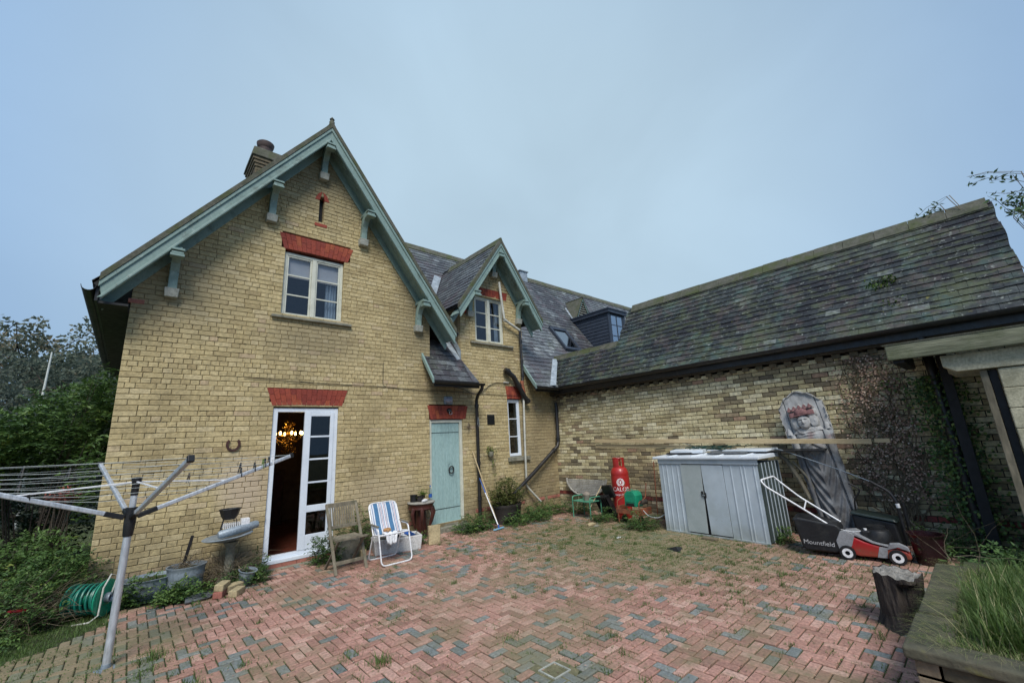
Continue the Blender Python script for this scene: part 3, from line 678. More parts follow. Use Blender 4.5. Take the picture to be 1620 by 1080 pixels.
# ------------------------------------------------------------------ roofs
def slates(parent, O, U, S, ival, smax, smat, seed, w_=.20, ex=.155, th=.005, nmax=0, name='slate', jitter=.004, rest='slates', bvf=None, tilt=.03):
    """courses of slates on the plane O + u*U + s*S; ival(s)-> runs in u"""
    O, U, S = Vector(O), Vector(U).normalized(), Vector(S).normalized(); Nn = U.cross(S).normalized()
    if Nn.z < 0: Nn = -Nn
    rr = random.Random(seed); items = []; k = 0
    s = 0
    while s < smax:
        s1 = min(s+ex, smax)
        for ua, ub in ival((s+s1)/2):
            u = floor(ua/w_)*w_-(w_/2 if k % 2 else 0)
            while u < ub:
                a, b = max(u, ua)+.0015, min(u+w_, ub)-.0015
                if b-a > .02:
                    j = rr.gauss(0, jitter); rot = rr.gauss(0, .007); lift = abs(rr.gauss(0, .0022))
                    lo, hi = s+j, s1+.05
                    hb = 2*th+tilt*0+lift+.010; ht = th*.6
                    def P(u_, s_, h):
                        du = u_-(a+b)/2; ds = s_-s
                        return O+U*(u_-ds*rot)+S*(s_+du*rot)+Nn*h
                    cc = .01 if rr.random() < .12 else 0
                    top = [P(a, lo, hb), P(b, lo+cc, hb), P(b, hi, ht), P(a, hi, ht)]
                    bot = [P(a, lo, hb-th), P(b, lo+cc, hb-th), P(b, hi, 0), P(a, hi, 0)]
                    v = [tuple(p) for p in top+bot]
                    f = [(0,1,2,3), (4,5,1,0), (5,6,2,1), (7,4,0,3)]
                    items.append((v[:4], v, f, bvf(u, s, rr) if bvf else min(1, max(0, rr.gauss(.5, .2)))))
                u += w_
        s += ex; k += 1
    if nmax == 0:
        m_ = MB()
        for _, v, f, a in items: m_.add(v, f, a)
        m_.build(rest, smat, parent, stuff=True); return None
    emit_pieces(items, name, rest, smat, parent, nmax)
def slab(parent, name, pts, th, mt, up_=(0,0,1)):   # flat roof deck of given polygon, th thick downwards along its normal
    p = [Vector(q) for q in pts]; n = (p[1]-p[0]).cross(p[2]-p[0]).normalized()
    if n.z < 0: n = -n
    k = len(p); v = [tuple(q) for q in p]+[tuple(q-n*th) for q in p]
    return MB().add(v, [tuple(range(k)), tuple(reversed(range(k, 2*k)))]+[(i, i+k, (i+1) % k+k, (i+1) % k) for i in range(k)]).build(name, mt, parent)

MS = 1.341; ME_Y, ME_Z = -.40, 2.85; MRY = 3.0; MRZ = ME_Z+MS*(MRY-ME_Y)
mk = sqrt(1+MS*MS)
def mz(y): return ME_Z+MS*(y-ME_Y)
# main range roof, front slope
def ivM(s):
    y = ME_Y+s/mk; z = mz(y); runs = []
    # between gable and dormer
    r_gable = GX+(GZ-.05-z)/GS      # where the main gable roof meets this slope
    r_gable = (-3.80 if y < .02 else -3.62) if z < 3.84 else r_gable
    dl_ = DX-(DZ-z)/DS if y > .04 else -2.865
    dl_ = max(dl_, -3.1) if y > .04 else dl_
    if y > .04: 
        if z < 4.55: dl_ = -2.865
    if z < DZ:
        if dl_ > r_gable+.02: runs.append((r_gable, dl_))
        right = (DX+(DZ-z)/DS) if z > 4.6 else -.98
        lim = 13 if y > .25 else y+.185
        if lim > right+.02: runs.append((right, lim))
    else: runs.append((max(r_gable, -6), 13))
    o = []
    for r0 in runs:                       # skylight, dormer and louvred gablet cut the slope
        rs = [r0]
        if .56 < y < 1.16: rs = subtract(rs, 1.27, 2.04)
        if .13 < y < 1.70: rs = subtract(rs, 3.03, 3.95)
        o += rs
    return o
deckm = mat('dark_underlay', (.03,.03,.03), rough=.9)
def mainroof():
    O = Vector((0, ME_Y, ME_Z)); S = Vector((0, 1, MS)).normalized()
    dk = MB(); smax = (MRY-ME_Y)*mk; s = 0; 
    Nn = Vector((0, -MS, 1)).normalized()
    while s < smax:
        s1 = min(s+.0775, smax)
        for a, b in ivM((s+s1)/2):
            p = [O+S*s+Vector((a,0,0)), O+S*s+Vector((b,0,0)), O+S*s1+Vector((b,0,0)), O+S*s1+Vector((a,0,0))]
            dk.hexa([tuple(q-Nn*.05) for q in p]+[tuple(q-Nn*.001) for q in p])
        s += .0775
    rf = dk.build('roof', deckm, house)
    def bvs(u, s, rr):
        a = rr.gauss(.56, .2)
        if u < -2.7 and s < 1.2: a -= .25
        if 2.0 < u < 3.3 and s > 1.0: a -= .3
        if u > -1 and u < 2.5 and s < 2.5: a += .13
        return min(1, max(0, a))
    slates(rf, O, (1,0,0), S, ivM, smax, K['slate'], 21, nmax=300, bvf=bvs)
    slab(house, 'rear_roof', [(-5.8, MRY, MRZ), (13, MRY, MRZ), (13, 6.6, 3.1), (-5.8, 6.6, 3.1)], .06, K['slate'])
    return rf
mainroof()
MB().hexa([(12.38, .1, 0), (12.4, .1, 0), (12.4, 6.3, 0), (12.38, 6.3, 0), (12.38, 2.9, MRZ-.15), (12.4, 2.9, MRZ-.15), (12.4, 3.1, MRZ-.15), (12.38, 3.1, MRZ-.15)]).build('end_gable', K['ybrick'], house)
# ridge tiles
def ridge_tiles(parent, p, q, L_=.45, r_=.11, sl=1.34, mt='ridge', name='ridge_tile'):
    p, q = Vector(p), Vector(q); n = int((q-p).length/L_); d = (q-p).normalized(); sd_ = d.cross(Vector((0,0,1))).normalized()
    rr = random.Random(n)
    for i in range(n):
        a = p+d*(i*L_+.003); b = p+d*((i+1)*L_-.003); z = rr.uniform(-.004, .006); m_ = MB()
        sec = [(-r_, -r_*sl*.92), (-r_*.35, -.012), (-.02, .035), (.02, .035), (r_*.35, -.012), (r_, -r_*sl*.92), (r_*.9, -r_*sl*.92-.03), (0, -.03), (-r_*.9, -r_*sl*.92-.03)]
        k = len(sec)
        v = [tuple(a+sd_*x+Vector((0,0,y_+z))) for x, y_ in sec]+[tuple(b+sd_*x+Vector((0,0,y_+z))) for x, y_ in sec]
        m_.add(v, [tuple(range(k)), tuple(reversed(range(k, 2*k)))]+[(j, j+k, (j+1) % k+k, (j+1) % k) for j in range(k)], rr.random())
        m_.build(name, K[mt], parent)
rdg = MB().box(-6, MRY-.03, MRZ-.03, 12.95, MRY+.03, MRZ+.01).build('ridge', deckm, house)
ridge_tiles(rdg, (-4.0, MRY, MRZ+.05), (13, MRY, MRZ+.05), .6, .13)

# main gable roof: two slopes running back from the front verge
gk = sqrt(1+GS*GS); YF = -.39
for sg in (-1, 1):
    ex_ = GX+sg*GHW; ez = GZ-GS*GHW
    rs = slab(house, 'gable_roof', [(GX, YF+.02, GZ-.02), (ex_, YF+.02, ez-.02), (ex_, 6.2 if sg < 0 else 3.1, ez-.02), (GX, 6.2 if sg < 0 else 3.1, GZ-.02)], .05, deckm)
    slates(rs, (ex_, YF, ez), (0,1,0), (-sg, 0, GS), (lambda s: [(0, 6.5 if sg < 0 else 3.4)]), GHW*gk, K['slate'], 40+sg)
rg = MB().box(GX-.03, YF+.03, GZ-.04, GX+.03, 3, GZ).build('gable_ridge', deckm, house)
ridge_tiles(rg, (GX, YF-.01, GZ+.045), (GX, 3.2, GZ+.045), .45, .11)
MB().lathe([(.05,-.02),(.05,.04),(.03,.07),(.045,.1),(.0,.16)], (GX, YF+.03, GZ+.045), 10).build('finial', K['ridge'], house, smooth=True)
# dormer gable roof
dk_ = sqrt(1+DS*DS)
def dorm(sg):
    ex_ = DX+sg*DHW; ez = DZ-DS*DHW
    def back(z): return (z-ME_Z)/MS+ME_Y
    rs = slab(house, 'dormer_roof', [(DX, YF+.02, DZ-.02), (ex_, YF+.02, ez-.02), (ex_, back(ez), ez-.02), (DX, back(DZ), DZ-.02)], .045, deckm)
    slates(rs, (ex_, YF, ez), (0,1,0), (-sg, 0, DS), lambda s: [(0, back(ez+s*DS/dk_)-YF+.02)], DHW*dk_, K['slate'], 50+sg, nmax=150 if sg < 0 else 0, ex=.14, w_=.18,
           bvf=lambda u, s, rr: min(1, max(0, rr.gauss(.42, .2))))
dorm(-1); dorm(1)
rg = MB().box(DX-.03, YF+.03, DZ-.04, DX+.03, 2.2, DZ).build('dormer_ridge', deckm, house)
ridge_tiles(rg, (DX, YF-.01, DZ+.045), (DX, 2.25, DZ+.045), .45, .1, 1.46)

# bargeboards, soffits, inner boards
def barge(cx, tz, sl, hw, wd, sg, cut=.09):
    k = sqrt(1+sl*sl); dz = wd*k
    def P(t, off):   # t along x from ridge, off measured down perpendicular
        return (cx+sg*t, tz-sl*t-off*k)
    def board(name, y0, y1, o0, o1, t0=0, t1=None, mt='aqua', bev=.006):
        t1 = hw if t1 is None else t1
        poly = [P(t0, o0), P(t1, o0), P(t1-(.0 if o0 < .02 else 0), o0), P(t1-cut*.5*(1 if o1 > .1 else 0), o1), P(t0, o1)]
        poly = [poly[0], poly[1], poly[3], poly[4]]
        MB().prism(poly, lambda u, v, d: (u, d, v), y0, y1).build(name, K[mt], house, bevel=bev)
    board('bargeboard', -.375, -.335, .035, wd)
    board('verge_fillet', -.395, -.3755, .03, .075)
    board('bargeboard_bead', -.388, -.3755, wd-.035, wd-.005)
    board('verge_board', -.405, -.32, -.034, .028, mt='ridge', bev=0)
    # soffit boards underneath the overhang, running along the slope
    n = 2
    for i in range(n):
        y0, y1 = -.333+i*.166, -.333+(i+1)*.166-.004
        board('soffit_board', y0, y1, .10, .125, t0=0, mt='aqua')
    board('wall_board', -.03, -.002, .126, .235, t0=0)
for sg in (-1, 1): barge(GX, GZ, GS, GHW-.05, .195, sg)
for sg in (-1, 1): barge(DX, DZ, DS, DHW+.03, .185, sg)
# carved brackets on stone corbels
def bracket(x, zc, zt, w_=.105, yt=-.33, cw=.17, ch=.13):
    c = MB().hexa([(x-cw/2+.01, -.10, zc-ch/2), (x+cw/2-.01, -.10, zc-ch/2), (x+cw/2-.01, .02, zc-ch/2), (x-cw/2+.01, .02, zc-ch/2),
                   (x-cw/2, -.12, zc+ch/2), (x+cw/2, -.12, zc+ch/2), (x+cw/2, .02, zc+ch/2), (x-cw/2, .02, zc+ch/2)])
    h = zt-zc-ch/2; z0 = zc+ch/2
    prof_o = [(-.095, 0), (-.10, h*.25), (-.125, h*.5), (-.18, h*.72), (-.25, h*.84), (yt, h*.86)]
    prof_i = [(-.015, 0), (-.02, h*.35), (-.035, h*.6), (-.08, h*.86), (-.16, h*1.0), (yt, h*1.02)]
    b = MB(); n = len(prof_o)
    v = []
    for s_ in (-1, 1):
        for p in prof_o: v.append((x+s_*w_/2, p[0], z0+p[1]))
        for p in prof_i: v.append((x+s_*w_/2, p[0], z0+p[1]))
    f = []
    for i in range(n-1):
        f += [(i, i+1, n+i+1, n+i), (2*n+i+1, 2*n+i, 3*n+i, 3*n+i+1), (i+1, i, 2*n+i, 2*n+i+1), (n+i, n+i+1, 3*n+i+1, 3*n+i)]
    f += [(n-1, 3*n-1, 4*n-1, 2*n-1), (0, n, 3*n, 2*n)]
    b.add(v, f); 
    B = b.build('bracket', K['aqua'], house, bevel=.005)
    c.build('corbel', K['palestone'], B, bevel=.008)
    z = z0+h*1.02
    for i, (ww, hh, yy) in enumerate(((.16, .035, .035), (.135, .03, .015), (.155, .03, .03))):
        MB().box(x-ww/2, yt-.06-yy, z-.13+i*.045, x+ww/2, yt+.02, z-.13+i*.045+hh).build('bracket_moulding', K['aqua'], B, bevel=.004)
    MB().box(x-.05, yt-.02, z-.02, x+.05, -.01, z+.035).build('bracket_rail', K['aqua'], B, bevel=.004)
for x, zc, zt in ((-5.92, 6.64, 7.16), (-6.72, 5.51, 6.05), (-7.89, 3.94, 4.50), (-5.13, 5.52, 6.05), (-3.94, 3.95, 4.46)): bracket(x, zc, zt)
for x, zc, zt in ((DX, 5.60, 6.08), (-2.63, 4.48, 4.95), (-1.12, 4.52, 4.98)): bracket(x, zc, zt)
MB().box(-2.95, -.05, 4.50, -2.70, .02, 4.62).build('eaves_corbel', K['rbrick'], house, bevel=.01)
MB().box(-8.33, -.010, 3.74, -8.16, .06, 3.80).build('eaves_brick', K['stepbrick'], house, bevel=.005)

# eaves, gutters
b = MB(); b.box(-8.60, -.30, 3.60, -8.31, 6.2, 3.63); b.build('eaves_soffit', K['black'], house)
b = MB(); b.box(-8.63, -.32, 3.62, -8.60, 6.2, 3.80); b.build('fascia', K['blackpaint'], house)
def gutter(p, q, r_=.055, parent=house, name='gutter'):
    p, q = Vector(p), Vector(q); d = (q-p).normalized(); s_ = d.cross(Vector((0,0,1))).normalized(); b = MB(); n = 8; v = []
    for e in (p, q):
        for rad in (r_, r_-.006):
            for i in range(n+1):
                t = pi+pi*i/n; v.append(tuple(e+s_*(rad*cos(t))+Vector((0,0,rad*sin(t)))))
    m_ = n+1; f = []
    for i in range(n):
        f += [(i, i+1, 2*m_+i+1, 2*m_+i), (m_+i+1, m_+i, 3*m_+i, 3*m_+i+1), (i+1, i, m_+i, m_+i+1), (2*m_+i, 2*m_+i+1, 3*m_+i+1, 3*m_+i)]
    f += [(0, 2*m_, 3*m_, m_), (n, m_+n, 3*m_+n, 2*m_+n)]
    b.add(v, f); return b.build(name, K['blackpaint'], parent, smooth=True)
gutter((-8.70, -.36, 3.80), (-8.70, 6.2, 3.80), .07)
gutter((-3.84, -.47, 2.83), (-2.62, -.47, 2.83))
gutter((-1.06, -.47, 2.83), (-.20, -.47, 2.83))
# fascia and soffit of the little canopy over the blue door, and the one right of the dormer
for a, b_ in ((-3.80, -2.70), (-1.02, -.02)):
    MB().box(a, -.42, 2.74, b_, -.395, 2.86).build('canopy_fascia', K['blackpaint'], house)
b = MB(); b.hexa([(-3.84, -.43, 2.80), (-3.80, -.43, 2.80), (-3.80, .0, 3.36), (-3.84, .0, 3.36), (-3.84, -.43, 2.90), (-3.80, -.43, 2.90), (-3.80, .0, 3.47), (-3.84, .0, 3.47)]); b.build('canopy_verge', K['aqua'], house, bevel=.004)
b = MB(); b.hexa([(-1.03, -.43, 2.78), (-.99, -.43, 2.78), (-.99, .0, 3.34), (-1.03, .0, 3.34), (-1.03, -.43, 2.90), (-.99, -.43, 2.90), (-.99, .0, 3.47), (-1.03, .0, 3.47)]); b.build('canopy_verge', K['aqua'], house, bevel=.004)
# dark cheek wall between gable and canopy; slates fill to the dormer cheek
b = MB(); b.hexa([(-2.862, -.40, 2.86), (-2.70, -.40, 2.86), (-2.862, -.001, 3.385), (-2.863, -.001, 3.385), (-2.862, -.40, 2.885), (-2.70, -.40, 2.885), (-2.862, -.001, 3.42), (-2.863, -.001, 3.42)]); b.build('canopy_edge', K['slate'], house)
# lead flashings
def leadstrip(pts, name='lead_flashing', parent=house, th=.004):
    k = len(pts)//2; b = MB(); up_ = .03
    v = [tuple(p) for p in pts]; f = [(i, i+1, 2*k-2-i, 2*k-1-i) for i in range(k-1)]
    b.add(v, f); o = b.build(name, K['lead'], parent); s_ = o.modifiers.new('solid', 'SOLIDIFY'); s_.thickness = th; return o
leadstrip([(-3.10, .37, 3.915), (-2.94, .37, 3.915), (-2.868, .0, 3.42), (-2.98, -.02, 3.39)])
leadstrip([(-2.875, -.02, 3.42), (-2.875, .5, 4.12), (-2.875, .5, 4.32), (-2.875, -.02, 3.62)])
# valley lead between M slope and dormer roof, and at the barn corner
leadstrip([(-2.22, 2.12, 6.26), (-2.02, 2.08, 6.21), (-2.56, 1.48, 5.42), (-2.74, 1.52, 5.46)])
leadstrip([(-.50, -.40, 2.90), (-.36, -.47, 2.90), (.46, .14, 3.74), (.34, .22, 3.74)])

# chimney on the main gable
cy0, cy1 = 2.5, 3.3
cm = MB(); cm.box(-6.66, cy0, 5.9, -5.62, cy1, 8.2); 
CH = cm.build('chimney', K['ymortar'], house)
def fnC(u, d, z): return (u, cy0-.006+d, z)
def bricks_box(x0, x1, y0, y1, z0, z1, parent, mt, seed, names='stack_bricks'):
    rr = random.Random(seed); b = MB(); z = z0; k = 0
    while z < z1-.02:
        for (sx, sy, ex_, ey) in ((x0, y0, x1, y0), (x0, y1, x0, y0)):
            L_ = hypot(ex_-sx, ey-sy); dx, dy = (ex_-sx)/L_, (ey-sy)/L_; nx, ny = dy, -dx
            u = -(.11 if k % 2 else 0)
            while u < L_:
                a_, b_ = max(0, u)+.003, min(L_, u+.218)-.003
                if b_-a_ > .02:
                    d = rr.uniform(.004, .010)
                    q = [(sx+dx*a_, sy+dy*a_), (sx+dx*b_, sy+dy*b_)]
                    o_ = [(x_+nx*d, y_+ny*d) for x_, y_ in q]
                    b.hexa([(*o_[0], z+.003), (*o_[1], z+.003), (*q[1], z+.003), (*q[0], z+.003), (*o_[0], z+.068), (*o_[1], z+.068), (*q[1], z+.068), (*q[0], z+.068)], rr.random()*.6)
                u += .218
        z += CO; k += 1
    b.build(names, mt, parent, stuff=True)
bricks_box(-6.66, -5.62, cy0, cy1, 6.4, 8.03, CH, K['planterwall'], 9)
for i, (o_, z) in enumerate(((.025, 8.03), (.05, 8.105), (.075, 8.18))):
    MB().box(-6.66-o_, cy0-o_, z, -5.62+o_, cy1+o_, z+.074).build('corbel_course', K['planterwall'], CH, bevel=.008)
MB().hexa([(-6.77, cy0-.11, 8.256), (-5.51, cy0-.11, 8.256), (-5.51, cy1+.11, 8.256), (-6.77, cy1+.11, 8.256), (-6.73, cy0-.07, 8.50), (-5.55, cy0-.07, 8.50), (-5.55, cy1+.07, 8.50), (-6.73, cy1+.07, 8.50)]).build('chimney_cap', K['ridge'], CH, bevel=.02)
MB().lathe([(.15,0),(.16,.06),(.13,.12),(.125,.3),(.16,.34),(.18,.40),(.19,.46),(.17,.48),(.15,.44),(.14,.1)], (-6.44, 2.9, 8.48), 20).build('chimney_pot', mat('sooty_pot', (.11,.07,.06), (.06,.045,.045), rough=.7), CH, smooth=True)

# pipe box and vent on the ridge
MB().box(1.84, 2.86, 6.9, 2.2, 3.2, 7.62).build('ridge_vent_box', K['lead'], house, bevel=.01)
MB().box(1.80, 2.82, 7.62, 2.24, 3.24, 7.66).build('ridge_vent_cap', K['lead'], house, bevel=.01)

# skylight lying in the slope
def slopept(x, y, h): 
    n = Vector((0, -MS, 1)).normalized(); return tuple(Vector((x, y, mz(y)))+n*h)
sk = MB()
def sbar(b, x0, x1, y0, y1, h0, h1): b.hexa([slopept(x0, y0, h0), slopept(x1, y0, h0), slopept(x1, y1, h0), slopept(x0, y1, h0), slopept(x0, y0, h1), slopept(x1, y0, h1), slopept(x1, y1, h1), slopept(x0, y1, h1)])
sbar(sk, 1.27, 1.35, .56, 1.18, .0, .10); sbar(sk, 1.95, 2.03, .56, 1.18, .0, .10); sbar(sk, 1.35, 1.95, .56, .62, .001, .099); sbar(sk, 1.35, 1.95, 1.11, 1.18, .001, .105)
SK = sk.build('skylight', K['charcoal'], house, bevel=.006)
b = MB(); sbar(b, 1.345, 1.955, .615, 1.115, .06, .066); b.build('pane', glass_mat('skylight_glass', 9, (.2,.22,.25), .08), SK)
b = MB(); sbar(b, 1.33, 1.97, .6, 1.13, -.3, -.29); b.build('blind', K['frosted'], SK)

# slate-clad dormer: dark weatherboards
bd = MB(); dx0, dx1, dy0, dz0, dz1 = 3.05, 3.93, .15, 3.5, 5.60
yb = (dz1-ME_Z)/MS+ME_Y+.05
bd.hexa([(dx0, dy0, dz0), (dx1, dy0, dz0), (dx1, dy0+.02, dz0), (dx0, dy0+.02, dz0), (dx0, dy0, dz1), (dx1, dy0, dz1), (dx1, yb, dz1), (dx0, yb, dz1)])
# solid core, with the window hole left in front
DM = bd.build('clad_dormer', K['black'], house)
z = 3.55; i = 0
while z < 5.52:
    yback = (z+.05-ME_Z)/MS+ME_Y
    b = MB(); x = dx0
    b.hexa([(x-.026, dy0-.0, z), (x-.002, dy0-.0, z), (x-.002, yback, z), (x-.026, yback, z), (x-.012, dy0-.0, z+.108), (x-.002, dy0-.0, z+.108), (x-.002, yback+.08, z+.108), (x-.012, yback+.08, z+.108)])
    b.build('weatherboard', K['charcoal'], DM)
    z += .11; i += 1
MB().box(dx0-.035, dy0-.045, 3.5, dx0+.07, dy0-.002, dz1).build('corner_board', K['charcoal'], DM, bevel=.004)
MB().box(dx1-.07, dy0-.045, 3.5, dx1+.03, dy0-.002, dz1).build('corner_board', K['charcoal'], DM, bevel=.004)
MB().box(dx0+.07, dy0-.03, 3.5, dx1-.07, dy0-.003, 4.37).build('front_panel', K['charcoal'], DM)
MB().box(dx0-.10, dy0-.12, dz1, dx1+.10, yb, dz1+.05).build('dormer_flat_roof', K['charcoal'], DM, bevel=.01)
MB().box(dx0-.08, dy0-.10, dz1-.10, dx0-.055, yb, dz1-.002).build('dormer_fascia', K['charcoal'], DM)
MB().box(dx0-.055, dy0-.10, dz1-.10, dx1+.08, dy0-.075, dz1-.002).build('dormer_fascia', K['charcoal'], DM)
wf = MB(); wx0, wx1, wz0, wz1 = 3.13, 3.85, 4.38, 5.48; y = dy0-.035
wf.box(wx0, y, wz0, wx0+.05, y+.03, wz1); wf.box(wx1-.05, y, wz0, wx1, y+.03, wz1); wf.box(wx0+.05, y+.001, wz1-.05, wx1-.05, y+.03, wz1); wf.box(wx0+.05, y+.001, wz0, wx1-.05, y+.03, wz0+.06)
wf.box((wx0+wx1)/2-.018, y+.002, wz0+.06, (wx0+wx1)/2+.018, y+.028, wz1-.05)
for k in (1, 2): wf.box(wx0+.05, y+.003, wz0+(wz1-wz0)*k/3-.013, wx1-.05, y+.027, wz0+(wz1-wz0)*k/3+.013)
wf.build('dormer_window', K['charcoal'], DM)
gm = glass_mat('dormer_glass', 9, (.5,.55,.6), .05)
for c_ in range(2):
    for k in range(3):
        x0 = wx0+.05 if c_ == 0 else (wx0+wx1)/2+.018; x1 = (wx0+wx1)/2-.018 if c_ == 0 else wx1-.05
        MB().box(x0, y+.012, wz0+(wz1-wz0)*k/3+.013, x1, y+.016, wz0+(wz1-wz0)*(k+1)/3-.013).build('pane', gm, DM)

# louvred gablet
gy, gx, ghw, gz0, gz1 = 1.62, 3.62, .40, 5.75, 6.50
lg = MB(); lg.hexa([(gx-ghw, gy, gz0), (gx+ghw, gy, gz0), (gx+ghw, gy+.02, gz0), (gx-ghw, gy+.02, gz0), (gx-.01, gy, gz1), (gx+.01, gy, gz1), (gx+.01, gy+.02, gz1), (gx-.01, gy+.02, gz1)])
LG = lg.build('louvred_gablet', K['black'], house)
def gback(z): return (z-ME_Z)/MS+ME_Y
for sg in (-1, 1):
    e = gx+sg*(ghw+.08); ez = gz0-.12
    slab(LG, 'gablet_roof', [(gx, gy-.1, gz1+.06), (e, gy-.1, ez+.03), (e, gback(ez), ez+.03), (gx, gback(gz1+.06), gz1+.06)], .04, K['ridge'])
    MB().prism([(gx, gz1+.02), (gx+sg*.001, gz1-.07), (gx+sg*(ghw), gz0-.08), (gx+sg*(ghw+.06), gz0-.08)], lambda u, v, d: (u, d, v), gy-.10, gy-.07).build('gablet_board', K['aqua'], LG)
k = 0; z = gz0+.03
while z < gz1-.12:
    hw = ghw*(gz1-z)/(gz1-gz0)-.05
    MB().hexa([(gx-hw, gy-.06, z), (gx+hw, gy-.06, z), (gx+hw, gy-.005, z+.035), (gx-hw, gy-.005, z+.035), (gx-hw, gy-.06, z+.016), (gx+hw, gy-.06, z+.016), (gx+hw, gy-.005, z+.05), (gx-hw, gy-.005, z+.05)]).build('louvre', K['palestone'], LG)
    z += .085
leadstrip([(gx-ghw-.15, 1.62, 5.62), (gx-ghw-.08, 1.60, 5.62), (gx-ghw+.12, 2.1, 6.25), (gx-ghw+.05, 2.12, 6.25)])

# ------------------------------------------------------------------ pipes and wires on the front
def pipe(pts, r_, mt, name, parent=house, collars=(), n=10):
    o = MB().tube(pts, r_, n).build(name, K[mt], parent, smooth=True)
    for p, d in collars:
        p = Vector(p); d = Vector(d).normalized()
        MB().tube([p-d*.035, p+d*.035], r_*1.28, n).build('pipe_collar', K[mt], o, smooth=True)
    return o
pipe([(-2.66, -.47, 2.80), (-2.66, -.45, 2.72), (-2.58, -.2, 2.62), (-2.55, -.10, 2.52), (-2.55, -.10, .0)], .036, 'blackpaint', 'downpipe', collars=[((-2.55,-.1,2.4),(0,0,1)), ((-2.55,-.1,1.2),(0,0,1)), ((-2.55,-.1,.5),(0,0,1))])
pipe([(-1.68, -.09, 3.26), (-1.44, -.11, 3.10), (-1.15, -.12, 2.66), (-1.0, -.11, 2.50)], .062, 'blackpaint', 'soil_pipe', collars=[((-1.60,-.095,3.21),(-.24,0,.16)), ((-1.3,-.11,2.90),(-.3,0,.44)), ((-1.03,-.11,2.53),(-.3,0,.35))])
pipe([(-1.13, -.09, 4.30), (-1.12, -.09, 3.10), (-1.16, -.10, 2.98)], .033, 'blackpaint', 'downpipe', collars=[((-1.12,-.09,4.0),(0,0,1)), ((-1.12,-.09,3.5),(0,0,1)), ((-1.12,-.09,3.15),(0,0,1))])
pipe([(-1.16, -.10, 3.0), (-1.19, -.11, 2.92), (-1.13, -.11, 2.72)], .05, 'rust', 'pipe_junction')
pipe([(-1.13, -.09, 2.62), (-1.17, -.09, 1.6), (-1.20, -.09, .62), (-1.12, -.10, .52), (-.82, -.14, .22)], .024, 'whitepipe', 'waste_pipe')
pipe([(-1.76, -.12, 5.42), (-1.70, -.11, 4.95), (-1.64, -.11, 4.50)], .03, 'whitepipe', 'vent_pipe')
pipe([(-1.64, -.11, 4.48), (-1.14, -.10, 4.28)], .032, 'whitepipe', 'waste_pipe', collars=[((-1.61,-.11,4.47),(.5,0,-.2))])
pipe([(-.02, -.10, 2.50), (-.02, -.11, 2.44), (-.04, -.11, 1.55), (-.10, -.12, 1.42), (-1.0, -.16, .88), (-1.95, -.18, .32)], .045, 'blackpaint', 'downpipe', collars=[((-.02,-.11,2.3),(0,0,1)), ((-.05,-.11,1.6),(0,0,1)), ((-.25,-.13,1.33),(-.9,0,-.56))])
def wire(pts, r_=.005, name='cable'):
    MB().tube(pts, r_, 5).build(name, K['blackpaint'], house)
wire([(-6.9, -.012, 2.79), (-6.0, -.012, 2.76), (-5.3, -.012, 2.745), (-4.62, -.012, 2.74), (-3.9, -.012, 2.70), (-2.6, -.012, 2.69), (-1.2, -.02, 2.66)])
wire([(-4.66, -.012, 3.20), (-4.66, -.012, 2.78), (-4.60, -.012, 2.74)], .004)
wire([(-3.1, -.03, 2.80), (-2.85, -.05, 2.76), (-2.6, -.04, 2.66), (-2.35, -.02, 2.70), (-2.1, -.015, 2.88), (-1.9, -.015, 2.95), (-1.5, -.05, 2.95)], .007)
# air brick grille
gr = MB(); gr.box(-2.20, -.012, 2.00, -1.99, .0, 2.22); G = gr.build('vent_grille', K['blackplastic'], house, bevel=.005)
for i in range(5): MB().box(-2.185, -.022, 2.02+i*.038, -2.005, -.0125, 2.038+i*.038).build('louvre', K['blackplastic'], G)
MB().box(-1.68, -.03, 2.94, -1.52, .0, 2.98).build('overflow_spout', K['whitepipe'], house, bevel=.005)
# ------------------------------------------------------------------ the barn range on the right
barn = thing('brick_barn', 'long low barn of mixed stock brick with mossy slate roof, right of the yard', 'barn')
BE_X, BE_Z, BS = -.2, 2.87, 1.34; BRX = 1.21; BRZ = BE_Z+BS*(BRX-BE_X); bk_ = sqrt(1+BS*BS)
fB = lambda u, d, z: (d, -u, z)          # u runs from the inner corner towards the camera
def bvB(u, z, rr):
    q = sin(u*1.3+z*2.1)+sin(u*.7-z*3.3+1.2)+.6*sin(u*3.1+z*5.0)
    pale = .58+.15*q
    if z < .9: pale -= .15
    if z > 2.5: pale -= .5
    if 1.5 < z < 2.45: pale += .33
    if rr.random() < pale: return rr.uniform(.5, 1)
    r_ = rr.random()
    return rr.uniform(.0, .25) if r_ < .25 else rr.choice([rr.uniform(.2, .42), rr.uniform(.48, .6)]) if r_ < .93 else .45
def ivB(za, zb):
    return [(.0, 8.35)] if not (.29 < (za+zb)/2 < .37) else []
BW = brick_wall(fB, barn, K['bbrick'], K['bmortar'], -.147+CO, 37, ivB, 77, bvf=bvB, stretch_p=.96, skinjoint=.0095, flat=.003)
